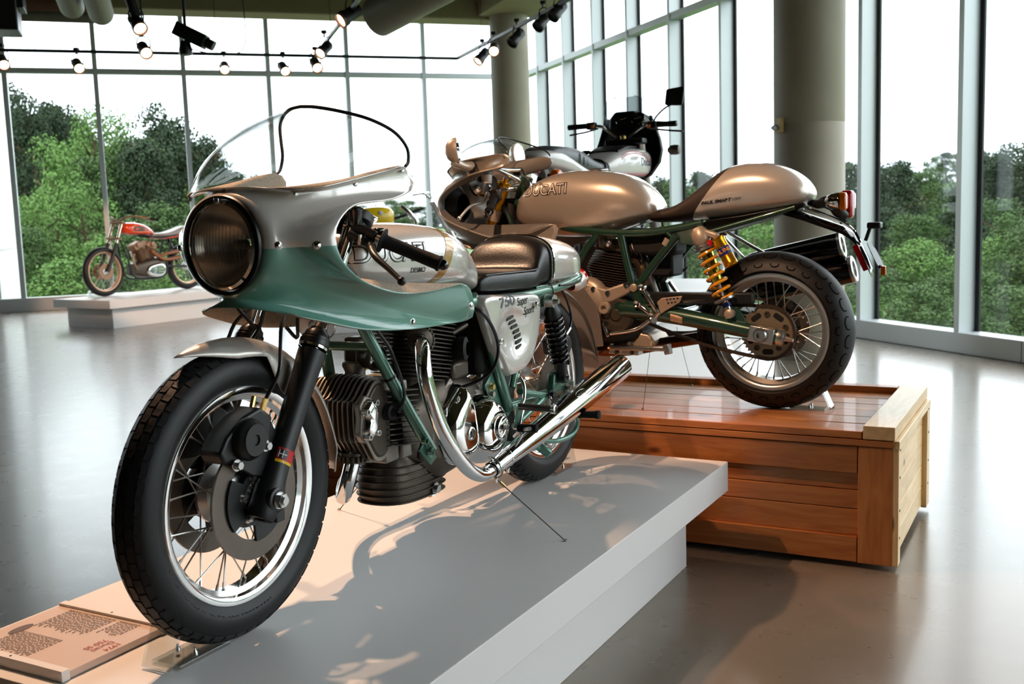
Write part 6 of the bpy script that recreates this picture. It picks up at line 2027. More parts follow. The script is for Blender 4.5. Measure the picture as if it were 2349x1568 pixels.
# ends
for xs, sg in ((X0, -1), (X1, 1)):
    for k in range(5):
        z0, z1 = .03 + k * .087, .03 + (k + 1) * .087 - .002
        a, b_ = sorted((xs - sg * .03, xs - sg * .004))
        plank('end_board', a, b_, Y0 + .02, Y1 - .02, z0, z1, W_lit)
    for y0, y1 in ((Y1 - .055, Y1 - .002), (Y0 + .0, Y0 + .09)):
        a, b_ = sorted((xs - sg * .006, xs + sg * .016))
        plank('end_post', a, b_, y0, y1, .022, Z - .025, W_litv)
    a, b_ = sorted((xs - sg * .006, xs + sg * .018))
    plank('end_rail', a, b_, Y0, Y1, Z - .055, Z - .024, W_lit)
for y_ in (Y1 - .03, Y0 + .05):
    for z_ in (.12, .22, .34, .44):
        MB().cyl((X0 - .016, y_, z_), (X0 - .0175, y_, z_), .005, n=8).build('screw_head', M_blkmetal, cr_)
# ---- clear acrylic wheel wedges
M_acr = glassmat('clear_acrylic', (.93, .955, .95, 1), 2.2, .02, 1.6)
def wedge(label, loc, rz, w_=.075):
    t = thing('wheel_chock', label, 'wheel chock', loc, rz, 'clear acrylic wheel chocks')
    MB().box((.075, 0, .005), (.15, w_, .009)).build('base_plate', M_acr, t, smooth=0, bevel=.001)
    MB().box((.155, 0, .05), (.008, w_, .10), MX.Rotation(R(-24), 3, 'Y')).build('upright', M_acr, t, smooth=0, bevel=.001)
    for sd in (-1, 1):
        MB().lathe((.09, sd * w_ * .3, .009), (0, 0, 1), [(0, .006), (.006, .006), (.01, .003), (.016, .003), (.016, 0)], 12).build('screw', M_steel, t)
    return t
fA = V((math.cos(R(A_RZ)), math.sin(R(A_RZ)), 0))
lA = V((-fA.y, fA.x, 0))
oA = V((A_LOC[0], A_LOC[1], PT))
def wA(x, y, z=0):
    return oA + fA * x + lA * y + V((0, 0, z))
wedge('clear acrylic wheel chock in front of the silver and green motorcycle\'s front tyre', wA(1.555, -.02, .0005), A_RZ, .085)
wedge('clear acrylic wheel chock behind the silver and green motorcycle\'s rear tyre', wA(-.06, 0, .0005), A_RZ + 180)
fB_ = V((math.cos(R(B_RZ)), math.sin(R(B_RZ)), 0))
lB_ = V((-fB_.y, fB_.x, 0))
oB = V(B_LOC)
def wB(x, y, z=0):
    return oB + fB_ * x + lB_ * y + V((0, 0, z))
wedge('clear acrylic wheel chock on the crate behind the wide rear tyre', wB(-.055, .0, .0005), B_RZ + 180, .06)

# ---- tie-down wires
def wire(label, a, b_, r=.0013, eye=True):
    t = thing('tie_down_wire', label, 'wire', a, 0, 'steel tie-down wires')
    a, b_ = V(a), V(b_)
    MB().cyl((0, 0, 0), b_ - a, r, n=6).build('cable', mat('braided_steel', c8(90, 86, 80), .4, .8), t)
    if eye:
        MB().lathe((0, 0, 0), (0, 0, 1), [(0, .006), (.004, .006), (.006, .002), (.006, 0)], 10).build('eyelet', M_steel, t)
        MB().cyl((b_ - a) * .86, (b_ - a) * .93, r * 3, n=8).build('ferrule', M_brass, t)
wire('dark tie-down wire from the chrome exhaust to the platform, nearest the camera', wA(.599, .39), wA(.675, .21, .185), .0016)
wire('dark tie-down wire to the platform on the far side of the silver and green motorcycle', wA(.588, -.425), wA(.675, -.21, .185), .0016)
wire('thin wire from the sports motorcycle down to the near side of the crate deck', wB(.491, .188), wB(.455, .17, .30), .0011)
wire('thin wire from the sports motorcycle down to the far side of the crate deck', wB(.484, -.415), wB(.46, -.15, .30), .0011)
# hook round the exhaust
hk = thing('exhaust_hook', 'bent steel hook hanging round the joint of the chrome exhaust', 'hook', wA(.69, .212, .215), A_RZ)
MB().tube([(-.012, -.02, .028), (0, .0, .033), (.006, .024, .02), (-.002, .03, -.004), (-.014, .012, -.026), (-.02, -.012, -.028)], .003, n=8).build('bent_rod', M_steel, hk)

# ---- information panels
def info_panel(label, loc, rz, w_, h_, group):
    t = thing('info_panel', label, 'sign', loc, rz, group)
    m1 = mat('panel_print', c8(206, 186, 172), .35, ns=6, na=.02)
    MB().box((0, 0, .010), (w_, h_, .016)).build('board', m1, t, smooth=0, bevel=.001)
    for sx in (-1, 1):
        xx = sx * (w_ / 2 - .008)
        b = MB().box((xx, 0, .0125), (.020, h_ + .004, .0235)).build('clamp_strip', M_white, t, smooth=0, bevel=.001)
        MB().cyl((xx, 0, .0243), (xx, 0, .0249), .003, n=8).build('clamp_screw', M_blkmetal, t)
    return t
M_pr = mat('red_print', c8(176, 76, 52), .5)
M_pg = mat('small_print', c8(96, 82, 74), .6)
ip = info_panel('printed information panel lying on the white platform in front of the front tyre', wA(1.707, -.335, 0), A_RZ, .285, .345, 'information panels')
zt = .0186
# headings face visitors on the far side of the platform
for k, s_ in enumerate(('1974', 'Ducati', '750 SS')):
    lettering('panel_lettering', s_, .022, M_pr, ip, frame_m((-.023, .155 - k * .022, zt), (1, 0, 0), (0, 1, 0)), off=.0002, lift=.0003, align='LEFT')
# columns of small print: each line a row of word strokes
random.seed(4)
def print_block(x0, y0, n, wid, lh, nm='small_print'):
    b = MB()
    for i in range(n):
        x = x0
        end = x0 + wid * random.uniform(.75, 1)
        while x < end:
            w_ = random.uniform(.004, .012)
            b.box((x + w_ / 2, y0 - i * lh, zt + .0003), (w_, lh * .30, .0004))
            x += w_ + .0035
    o = b.build(nm, M_pg, ip, smooth=0)
    o['kind'] = 'stuff'
print_block(-.115, .115, 9, .07, .0075)
print_block(-.115, .035, 22, .105, .0072)
print_block(.02, .02, 20, .10, .0072)
ov = MB().prism([(.032 * math.cos(2 * PI * i / 24), .014 * math.sin(2 * PI * i / 24)) for i in range(24)], lambda u, v: (.015 + u, -.128 + v, zt), lambda u, v: (.015 + u, -.128 + v, zt + .0004)).build('oval_emblem', M_pg, ip, smooth=0)
info_panel('pale information panel lying on the far end of the wooden crate', wB(2.0, .16, 0), B_RZ, .30, .36, 'information panels')

# ================================================================ lighting tracks and spotlights
M_track = mat('dark_track', c8(52, 52, 54), .4, .5)
M_lampw = mat('lit_lamp_face', (1, .78, .52, 1), .4, emit=6)
M_bez = mat('copper_lit_bezel', c8(120, 80, 62), .4, .4)
WARM = (1, .60, .37)
def rail(label, a, b_):
    t = thing('lighting_track', label, 'track', RM @ V(a), 0, 'ceiling lighting tracks')
    d = RM @ (V(b_) - V(a))
    MB().bar((0, 0, 0), d, .035, .04).build('channel', M_track, t, smooth=0, bevel=.003)
    n_ = max(2, int(d.length / 2.2))
    for i in range(n_):
        p_ = d * ((i + .5) / n_)
        MB().cyl(p_, p_ + V((0, 0, CEIL - .004 - a[2])), .004, n=6).build('drop_rod', M_track, t)
    return t
ZR = 3.60
rail('dark lighting track running along in front of the far glass', (-9, 15.03, ZR), (4.57, 15.03, ZR))
rail('dark lighting track running along beside the right glass from the concrete column', (4.57, 15.03, ZR), (4.57, -4, ZR))
rail('dark lighting track branching off the far track towards the room', (2.5, 15.0, ZR), (2.25, 8.5, ZR))
rail('dark lighting track overhead above the silver and green motorcycle', (.06, 8.0, 3.72), (.06, 1.0, 3.72))
rail('dark lighting track overhead left of the front platform', (-3.2, 9.5, 3.72), (-3.2, 2.0, 3.72))

def spot(label, at, aim, energy=0, size=1.0, angle=36, drop=.0, blend=.35, rad=.025, lit=True):
    """track spotlight: adapter, stem, yoke, can, bezel, lamp face; at = room-frame point of the can"""
    p_ = RM @ V(at)
    t = thing('track_spotlight', label, 'spotlight', p_, 0, 'black track spotlights')
    d = (RM @ V(aim) - p_).normalized()
    s = size
    MB().lathe((0, 0, 0), d, [(-.085 * s, 0), (-.085 * s, .042 * s), (-.07 * s, .05 * s), (.04 * s, .05 * s), (.05 * s, .058 * s), (.085 * s, .06 * s)], 24).build('can', M_blkmetal, t)
    MB().lathe((0, 0, 0), d, [(.085 * s, .0605 * s), (.10 * s, .0605 * s), (.102 * s, .05 * s), (.085 * s, .046 * s)], 24).build('bezel', M_bez if lit else M_blkmetal, t)
    MB().lathe((0, 0, 0), d, [(.083 * s, .046 * s), (.0835 * s, 0)], 24).build('lamp_face', M_lampw if lit else M_dark, t)
    side = d.cross(V((0, 0, 1))).normalized()
    MB().tube([side * .055 * s, side * .06 * s + V((0, 0, .06 * s)), side * .045 * s + V((0, 0, .105 * s)), V((0, 0, .115 * s)), side * -.045 * s + V((0, 0, .105 * s)), side * -.06 * s + V((0, 0, .06 * s)), side * -.055 * s], .006 * s, n=6, smooth=False).build('yoke', M_blkmetal, t)
    MB().cyl((0, 0, .11 * s), (0, 0, .15 * s + drop), .009 * s, n=8).build('stem', M_blkmetal, t)
    MB().box((0, 0, .16 * s + drop), (.05 * s, .05 * s, .03 * s)).build('adapter', M_blkmetal, t, bevel=.003)
    if energy:
        ld = bpy.data.lights.new('lamp', 'SPOT')
        ld.energy = energy
        ld.color = WARM
        ld.spot_size = R(angle)
        ld.spot_blend = blend
        ld.shadow_soft_size = rad
        lo = bpy.data.objects.new('lamp', ld)
        COL.objects.link(lo)
        lo.parent = t
        lo.location = d * .11 * s
        lo.rotation_euler = d.to_track_quat('-Z', 'Y').to_euler()
    return t
def rf(w_):
    return RM.inverted() @ V(w_)
tgtA = rf(wA(1.0, .12, .35))
tgtO = rf(wA(1.55, -.15, .2))
tgtB = rf(wB(.75, .1, .6))
tgtD = (.1, 15.9, .9)
# overhead, above the frame
kA = rf(wA(.52, -1.25, 3.1))
spot('black spotlight overhead aimed at the silver and green motorcycle', (.06, kA.y, 3.54), tgtA, 350, 1, 62)
spot('second black spotlight overhead aimed at the silver and green motorcycle', (.06, kA.y - .42, 3.54), tgtO, 190, 1, 50)
spot('black spotlight overhead aimed at the silver sports motorcycle', (.06, 2.3, 3.54), rf(wB(.65, .1, .62)), 360, 1, 33, rad=.06)
spot('black spotlight on the overhead track aimed at the crate deck', (.06, 5.6, 3.54), rf(wB(1.0, .1, .3)), 150, 1, 44)
spot('black spotlight at the far end of the overhead track aimed at the orange motorcycle', (.06, 7.6, 3.54), tgtD, 1500, 1, 19)
def rel(p_, x, y, z):
    return (p_[0] + x, p_[1] + y, p_[2] + z)
# far track
for lab, p_, d_, sz, dr in (
        ('black lit spotlight at the left edge on the far track', (-1.47, 15.03, 3.458), (.5, -2.2, -1.3), 1.25, 0),
        ('black lit spotlight above the tall pines on the far track', (-0.587, 15.03, 3.428), (.5, -2.2, -1.3), 1.25, 0),
        ('black lit spotlight hanging low above the far track, under the bracket arm', (0.218, 13.4, 3.391), (.5, -2.2, -1.3), 1.3, 1.4),
        ('large black lit spotlight on a bracket arm near the ceiling', (0.131, 11.2, 3.302), (.6, -1.7, -1.4), 1.25, 1.0),
        ('black lit spotlight pointing straight at the camera on the far track', (1.266, 15.03, 3.428), (-.15, -2.4, -1.2), 1.2, 0),
        ('black lit spotlight between the screen top and the branching track', (2.056, 15.03, 3.428), (.3, -2.2, -1.3), 1.25, 0),
        ('black lit spotlight hanging where the branching track begins', (2.432, 14.6, 3.425), (.15, -2.2, -1.4), 1.3, 0),
        ('black spotlight low on the branching track pointing left', (2.392, 13.6, 3.471), (-1.6, -1.5, -1.5), 1.3, 0),
        ('black spotlight high on the branching track by the beam', (2.355, 11.7, 3.542), (-1.8, -.6, -1.2), 1.5, 0)):
    spot(lab, p_, rel(p_, *d_), 0, sz, drop=dr)
# right track
for k, (lab, p_) in enumerate((('black lit spotlight furthest along the right track, left of the concrete column', (4.57, 13.836, 3.46)), ('black lit spotlight second along the right track in front of the concrete column', (4.6, 13.439, 3.491)), ('black spotlight third along the right track at the right side of the concrete column', (4.57, 12.457, 3.479)), ('black spotlight fourth along the right track against the tall panes', (4.57, 11.565, 3.517)), ('black spotlight nearest the camera on the right track', (4.57, 11.096, 3.545)))):
    spot(lab, p_, rel(p_, -1.4, -.5, -1.4) if k != 1 else rel(p_, -.8, -2.2, -1.1), 0, 1.25, lit=k < 2)

# ---- ceiling services
def pipe(name, label, P, r, m, cat='duct', g=None):
    t = thing(name, label, cat, RM @ V(P[0]), 0, g)
    q_ = [RM @ (V(p_) - V(P[0])) for p_ in P]
    MB().tube(q_, r, n=24, smooth=False).build('body', m, t)
    return t
d1 = pipe('ventilation_duct', 'round grey duct end at the ceiling above the far glass, right of centre', [(2.852, 12.5, 3.68), (5.1, 8.2, 4.60)], .235, M_galv)
pipe('ventilation_duct', 'pale round duct hanging down near the top left, inner of the two', [(-0.184, 11, 3.346), (-0.228, 9.6, 3.4)], .115, M_galv)
pipe('ventilation_duct', 'pale round duct hanging down near the top left, outer of the two', [(-0.446, 11.2, 3.437), (-0.468, 9.8, 3.469)], .115, M_galv)
hp_ = pipe('horizontal_pipe', 'long horizontal pipe under the beam at the top left', [(-1.032, 12.4, 3.554), (-0.211, 12.4, 3.551)], .055, M_galv, 'pipe')
pipe('horizontal_pipe', 'brown-lit horizontal pipe along the beam at the top left', [(-1.1, 12.8, 3.726), (-0.354, 12.8, 3.732)], .09, mat('brown_lit_pipe', c8(120, 88, 70), .5), 'pipe')  # brown cast of the light on this pipe put into its colour
for k in (0, .6):
    MB().cyl((k * .9, k * .31, 0), (k * .9, k * .31, CEIL - .02 - hp_.location.z), .006, n=6).build('hanger_rod', M_track, hp_)
bk = thing('speaker_box', 'black box hanging at the top left corner of the view', 'box', RM @ V((-0.968, 10, 3.1)), 19.34)
MB().box((-.1, 0, .05), (.5, .4, .36)).build('cabinet', M_blk, bk, smooth=0, bevel=.01)
MB().box((.17, 0, .12), (.06, .3, .12)).build('flange', M_blk, bk, smooth=0, bevel=.006)
MB().cyl((0, 0, .2), (0, 0, 1.1), .02, n=10).build('hanger', M_blk, bk)
ar = pipe('bracket_arm', 'jointed dark arm reaching down from the ceiling to a spotlight', [(0.081, 11.2, 3.558), (0.112, 11.2, 3.434), (0.131, 11.2, 3.36)], .05, M_blkmetal, 'arm')
pj = thing('projector', 'black projector on a pole under the beam', 'projector', RM @ V((0.686, 12.2, 3.366)), 0)
dj = (RM @ V((1.0, -.35, -.55))).normalized()
MB().bar(-dj * .17, dj * .19, .17, .15).build('body', M_blk, pj, smooth=0, bevel=.012)
MB().cyl(dj * .1, dj * .28, .055, n=20).build('lens_barrel', M_blk, pj)
MB().cyl((-.05, 0, .05), (-.05, 0, 1.0), .018, n=10).build('pole', M_blkmetal, pj)
MB().lathe((-.06, 0, -.16), (0, 0, -1), [(-.1, .05), (0, .075), (.05, .07), (.06, .03), (.06, 0)], 20).build('dome_camera', M_blk, pj)
cbp = [(0.694, 12.2, 3.218), (0.875, 12.2, 3.175), (1.106, 12.2, 3.166), (1.242, 12.2, 3.23), (1.278, 12.2, 3.428), (1.265, 12.2, 3.755)]
cbt = thing('hanging_cable', 'thin cable looping from the projector up to the ceiling', 'cable', RM @ V(cbp[0]), 0)
MB().tube([RM @ (V(p_) - V(cbp[0])) for p_ in cbp], .007, n=6).build('lead', M_track, cbt)

# ================================================================ other motorcycles of the collection
def small_wheel(par, name, c, Rt, tw, rim_m, nsp=20, steer=None):
    M = (steer or MX.Identity(4)) @ MX.Translation(c)
    Rr = Rt - tw * .72
    return make_wheel(par, name, M, Rt, tw, Rr, tw * .36, nsp, .05, .04, rim_m, M_alloy, M_steel, None, None, sr=.0022, wellr=.024)

# ---- white tourer behind the crate, seen from behind
C_LOC, C_RZ = (.23, 5.88, .81), 90 - 28.5
pc = plinth('display_platform', 'tall white platform behind the wooden crate', -.50, 1.95, -.6, .6, .81, (C_LOC[0], C_LOC[1], 0), C_RZ, .12, .06)
bC = thing('touring_motorcycle', 'white motorcycle with red pinstripes and black handlebar fairing seen from behind', 'motorcycle', C_LOC, C_RZ)
M_whC = mat('white_paint', c8(226, 221, 217), .25, coat=1, ns=6, na=.02)
M_pin = mat('red_pinstripe', c8(206, 70, 78), .35)
small_wheel(bC, 'rear_wheel', (0, 0, .32), .32, .12, M_alloy)
small_wheel(bC, 'front_wheel', (1.45, 0, .32), .32, .10, M_alloy)
tC = [(1.235, .09, .72, .80), (1.215, .15, .705, .86), (1.15, .17, .70, .893), (1.0, .165, .70, .895), (.86, .15, .70, .882), (.74, .13, .705, .85), (.66, .11, .71, .815), (.60, .09, .715, .78)]
m_ = MB().loft(smooth_secs([sec(x, h, a, b_, 40, 3.4) for x, h, a, b_ in tC], 30))
tk_ = m_.build('fuel_tank', M_whC, bC, smooth=50)
bvc = bvh_of(m_)
for sd in (-1, 1):
    for zz in ((.72, .735), (.728, .742)):
        pts = []
        for i in range(13):
            x = .68 + .53 * i / 12
            h = bvc.ray_cast(V((x, .5 * sd, zz[0])), V((0, -sd, 0)))
            if h[0]:
                pts.append(h[0] + V((0, sd * .0006, 0)))
        MB().tube(pts, .0022, n=5, smooth=False).build('pinstripe', M_pin, tk_)
    for dz in (0, .012):
        pts = []
        for i in range(13):
            x = .76 + .38 * i / 12
            h = bvc.ray_cast(V((x, .5 * sd, .82 - dz + .045 * math.sin(PI * min(1, i / 11)) ** .6)), V((0, -sd, 0)))
            if h[0]:
                pts.append(h[0] + V((0, sd * .0006, 0)))
        MB().tube(pts, .0022, n=5, smooth=False).build('pinstripe', M_pin, tk_)
    lettering('tank_lettering', 'Ducati', .068, bpy.data.materials['grey_print'], tk_, frame_m((1.08, 0, .80), (-sd, 0, 0), (0, 0, 1)), bvc, off=.0016, sx=.9, lift=.001)
MB().loft(smooth_secs([sec(x, h, a, b_, 28, 3) for x, h, a, b_ in ((1.20, .08, .86, .9), (1.1, .11, .88, .915), (.92, .11, .875, .905), (.78, .10, .85, .872))], 14)).build('tank_top_pad', M_satblk, tk_, smooth=50)
sC = [(.66, .09, .72, .79), (.60, .12, .715, .79), (.48, .13, .715, .795), (.38, .13, .72, .81), (.28, .13, .725, .84), (.18, .125, .74, .862), (.02, .115, .75, .868), (-.1, .10, .76, .862), (-.15, .07, .77, .845)]
st_ = MB().loft(smooth_secs([sec(x, h, a, b_, 36, 3, flat=1) for x, h, a, b_ in sC], 36)).build('seat', mat('grey_quilted_vinyl', c8(70, 72, 74), .35, spec=.5, bump=.1), bC, smooth=50)
for i in range(9):
    x = .56 - i * .05
    MB().tube([(x, -.128, .75 + max(0, .3 - x) * .15), (x, -.115, .785 + max(0, .40 - x) * .2), (x, 0, .80 + max(0, .40 - x) * .22), (x, .115, .785 + max(0, .40 - x) * .2)], .003, n=5).build('quilt_seam', M_satblk, st_)
MB().tube([(.50, -.135, .715), (.505, -.132, .77), (.505, -.08, .803), (.505, .08, .803), (.505, .132, .77)], .006, n=6).build('grab_strap', M_hose, st_)
wt = [(.32, .15, .66, .73), (.16, .15, .69, .77), (.0, .135, .72, .825), (-.12, .115, .74, .84), (-.2, .09, .755, .83), (-.24, .05, .77, .81)]
tlC = MB().loft(smooth_secs([sec(x, h, a, b_, 32, 3.2) for x, h, a, b_ in wt], 20)).build('tail_panel', M_whC, bC, smooth=50)
MB().box((-.25, 0, .745), (.03, .15, .07)).build('tail_lamp', M_red, tlC, bevel=.008)
MB().box((-.28, 0, .60), (.012, .18, .12)).build('number_plate', M_plaster, tlC, bevel=.003)
for sd in (-1, 1):
    MB().lathe((-.18, .16 * sd, .70), (-1, 0, 0), [(0, .01), (.02, .028), (.05, .03), (.07, .024), (.075, 0)], 18).build('rear_indicator', M_amber, tlC)
    MB().tube([(-.16, .08 * sd, .70), (-.17, .15 * sd, .70)], .01, n=8).build('indicator_stalk', M_satblk, tlC)
# fairing, instruments, bars
fC = MB()
rows = []
for x, z, hw in ((1.22, 1.10, .16), (1.24, 1.02, .19), (1.24, .95, .215), (1.22, .88, .235), (1.2, .80, .225), (1.18, .72, .17), (1.17, .68, .10)):
    row = []
    for k in range(21):
        t = -1 + 2 * k / 20
        a = t * 1.75
        row.append(V((x + .14 * math.cos(a * .9) - .04, hw * math.sin(a) / (1 if abs(a) < 1.57 else 1), z)))
    rows.append(row)
fC.grid(rows)
fCo = fC.build('fairing', M_satblk, bC, smooth=60, solid=.006)
rows = []
for z, hw, xo in ((1.085, .165, 0), (1.13, .17, -.02), (1.18, .155, -.05), (1.215, .12, -.075), (1.232, .07, -.085)):
    rows.append([V((1.22 + xo + .12 * math.cos(t * 1.2) - .04, hw * math.sin(t * 1.45), z)) for t in [-1 + 2 * k / 20 for k in range(21)]])
MB().grid(rows).build('windscreen', glassmat('grey_screen', (.66, .69, .70, 1), .7), fCo, smooth=80, solid=.003)
dsh = MB().loft([[V((x, y, z)) for y, z in ((-.17 * k, 1.02), (-.15 * k, 1.09), (-.08 * k, 1.13 * 1.0), (.06 * k, 1.13), (.10 * k, 1.09), (.11 * k, 1.02))] for x, k in ((1.10, .85), (1.15, 1), (1.25, 1.0))]).build('dashboard', M_satblk, fCo, bevel=.012)
for y_ in (.0, -.105):
    g = MB().lathe((1.115, y_, 1.075), (-.85, 0, .45), [(-.02, .04), (.0, .046), (.014, .046), (.018, .042), (.016, 0)], 28).build('gauge', M_glsblk, fCo)
    MB().bar(V((1.098, y_ + .03, 1.075)), V((1.098, y_ - .03, 1.088)), .002, .003).build('gauge_needle', M_plaster, fCo)
for sd, yy, zz in ((1, .335, 1.045), (-1, -.40, 1.022)):
    y0 = .10 if sd > 0 else -.17
    hb = MB().tube([(1.06, .04 * sd - .02, .965), (1.05, y0 * .9, 1.02), (1.02, y0 * 1.25, 1.04), (1.0, yy, zz)], .011, n=10).build('handlebar', M_chrome, bC)
    MB().cyl((1.003, yy - sd * .125, zz + .002), (1.0, yy, zz), .0175, n=16).build('grip', M_grip, hb)
    MB().box((1.01, yy - sd * .16, zz), (.05, .06, .045)).build('switchgear', M_satblk, hb, bevel=.008)
    MB().box((.985, yy - sd * .175, zz - .005), (.012, .02, .02)).build('orange_switch', M_amber, hb, bevel=.002)
    MB().tube([(1.04, yy - sd * .19, zz - .015), (1.07, yy - sd * .1, zz - .03), (1.06, yy + sd * .02, zz - .045)], .006, n=8).build('lever', M_satblk, hb)
MB().cyl((1.09, -.13, .93), (1.20, -.13, .66), .022, n=16).build('fork_leg', M_alloy, bC)
MB().cyl((1.09, .07, .93), (1.20, .07, .66), .022, n=16).build('fork_leg', M_alloy, bC)
yk_ = MB().box((1.08, -.03, .935), (.09, .26, .04)).build('top_yoke', M_satblk, bC, bevel=.01)
MB().lathe((1.04, -.03, .955), (-.3, 0, 1), [(0, .02), (.02, .02), (.022, .012), (.03, 0)], 18).build('steering_nut', M_brass, yk_)
mrr = MB().tube([(1.03, -.235, 1.035), (1.045, -.25, 1.075), (1.05, -.30, 1.12), (1.05, -.36, 1.15)], .006, n=8).build('mirror_stem', M_satblk, bC)
MB().prism([(-.06, .05), (.045, .06), (.06, .05), (.045, -.05), (.035, -.058), (-.065, -.05), (-.072, -.038)], lambda u, v: (1.045, -.378 - u, 1.19 + v), lambda u, v: (1.075, -.378 - u * .9, 1.19 + v * .9)).build('mirror_head', M_satblk, mrr, bevel=.006)
MB().prism([(-.054, .044), (.046, .052), (.052, .044), (.038, -.047), (-.058, -.044)], lambda u, v: (1.0445, -.378 - u, 1.19 + v), lambda u, v: (1.0435, -.378 - u, 1.19 + v)).build('mirror_glass', mat('mirror_face', (.35, .33, .32, 1), .08, 1), mrr, smooth=0)
for y_ in (-.325, .28):
    MB().lathe((1.16, y_ + (.04 if y_ < 0 else -.04), .872), (0, -1 if y_ < 0 else 1, 0), [(0, .014), (.02, .03), (.05, .032), (.075, .028), (.08, 0)], 18).build('front_indicator', M_castd, fCo)
enC = MB().loft(smooth_secs([sec(x, h, a, b_, 24, 4) for x, h, a, b_ in ((.42, .10, .25, .5), (.55, .17, .22, .6), (.8, .18, .22, .62), (1.0, .12, .28, .55))], 12)).build('engine', M_castd, bC, smooth=50)
for sd in (-1, 1):
    MB().cyl((.1, .2 * sd, .30), (.75, .17 * sd, .27), .045, n=18).build('silencer', M_chrome, bC)
    MB().tube([(.45, .14 * sd, .42), (.2, .14 * sd, .38), (0, .13 * sd, .32)], .022, n=10).build('swingarm_leg', M_satblk, bC)
    MB().cyl((.05, .16 * sd, .38), (.2, .14 * sd, .70), .028, n=14).build('shock_absorber', M_satblk, bC)
    MB().box((.42, .14 * sd, .60), (.26, .02, .2)).build('side_cover', M_whC, bC, bevel=.01)
    MB().tube([(1.20, .08 * sd - .03, .66), (1.45, .08 * sd, .32)], .024, n=12).build('fork_slider', M_castd, bC)
g = MB()
g.grid([[V((.36 * math.cos(R(20 + 130 * i / 16)), .07 * t, .32 + (.36 - .02 * t * t) * math.sin(R(20 + 130 * i / 16)))) for t in [-1 + k / 4 for k in range(9)]] for i in range(17)])
g.build('rear_mudguard', M_satblk, bC, smooth=80, solid=.003)

# ---- orange dirt-track motorcycle by the far glass
D_LOC, D_RZ = (-4.7876, 15.5638, .378), 90 + 144.858
bD = thing('dirt_track_motorcycle', 'orange dirt-track motorcycle with bare alloy engine on the white platform by the far glass', 'motorcycle', D_LOC, D_RZ)
M_orD = mat('orange_paint', c8(232, 70, 22), .25, coat=1)
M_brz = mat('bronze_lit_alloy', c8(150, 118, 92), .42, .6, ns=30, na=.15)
M_rimD = mat('pale_rim', c8(196, 158, 128), .4, .6)
small_wheel(bD, 'rear_wheel', (0, 0, .34), .34, .11, M_rimD, 24)
TD = MX.Translation((1.3, 0, .5)) @ MX.Rotation(R(6), 4, 'Z') @ MX.Translation((-1.3, 0, -.5))
small_wheel(bD, 'front_wheel', (1.385, 0, .34), .34, .095, M_rimD, 24, TD)
tD = [(1.06, .05, .87, .96), (1.04, .09, .85, .985), (.97, .125, .83, 1.0), (.85, .135, .82, .995), (.72, .12, .815, .965), (.62, .085, .815, .91), (.56, .05, .82, .86)]
m_ = MB().loft(smooth_secs([sec(x, h, a, b_, 32, 2.8) for x, h, a, b_ in tD], 24))
tk_ = m_.build('fuel_tank', M_orD, bD, smooth=50)
bvd = bvh_of(m_)
# tank badge: pale framed wedge
for ex, mm_, lf in ((1.0, mat('cream_badge_edge', c8(232, 200, 170), .4), .001), (.84, M_castd, .0025)):
    P = [(.95, .945), (.86, .955), (.76, .94), (.655, .875), (.70, .866), (.94, .872)]
    cx, cy = .82, .908
    P = [(cx + (u - cx) * ex, cy + (v - cy) * (ex if ex == 1 else .72)) for u, v in P]
    b = MB()
    vs = []
    for u, v in [(p_.x, p_.y) for p_ in catmull([(a, c_, 0) for a, c_ in P], 30, True)]:
        h = bvd.ray_cast(V((u, .5, v)), V((0, -1, 0)))
        vs.append((h[0] if h[0] else V((u, .1, v))) + V((0, lf, 0)))
    c_ = bvd.ray_cast(V((cx, .5, cy)), V((0, -1, 0)))[0] + V((0, lf, 0))
    b.add(vs + [c_], [(i, (i + 1) % 30, 30) for i in range(30)])
    b.build('tank_badge', mm_, tk_, smooth=0)
MB().lathe((.86, 0, .99), (0, 0, 1), [(0, .03), (.012, .03), (.02, .024), (.022, 0)], 18).build('filler_cap', M_alloy, tk_)
sD = [(.58, .06, .80, .835), (.50, .10, .79, .84), (.35, .125, .79, .85), (.2, .125, .80, .885), (.08, .115, .82, .925), (-.0, .09, .84, .93), (-.05, .05, .85, .91)]
MB().loft(smooth_secs([sec(x, h, a, b_, 28, 2.6, flat=1) for x, h, a, b_ in sD], 20)).build('seat', mat('grey_seat_vinyl', c8(150, 146, 142), .3, spec=.6), bD, smooth=50)
MB().loft(smooth_secs([sec(x, h, a, b_, 24, 2.6) for x, h, a, b_ in ((.55, .08, .755, .79), (.3, .11, .75, .79), (.05, .10, .79, .83), (-.1, .06, .83, .86))], 12)).build('tail_unit', M_orD, bD, smooth=50)
for sd in (1, -1):
    fk = MB(TD).cyl((1.385, .085 * sd, .34), (1.20, .085 * sd, .72), .026, n=14).build('fork_slider', M_satblk, bD)
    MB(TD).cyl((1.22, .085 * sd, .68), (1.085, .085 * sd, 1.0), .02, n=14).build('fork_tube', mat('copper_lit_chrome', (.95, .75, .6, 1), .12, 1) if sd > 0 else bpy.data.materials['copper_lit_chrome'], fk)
    hb = MB(TD).tube([(1.08, .04 * sd, 1.03), (1.07, .10 * sd, 1.06), (1.0, .22 * sd, 1.085), (.86, .36 * sd, 1.05), (.76, .42 * sd, 1.03)], .012, n=10).build('handlebar', M_brz, bD)
    MB(TD).cyl((.84, .37 * sd, 1.046), (.74, .43 * sd, 1.025), .018, n=12).build('grip', M_grip, hb)
    MB(TD).tube([(.92, .32 * sd, 1.04), (.90, .38 * sd, 1.02), (.82, .44 * sd, 1.0)], .006, n=6).build('lever', M_alloy, hb)
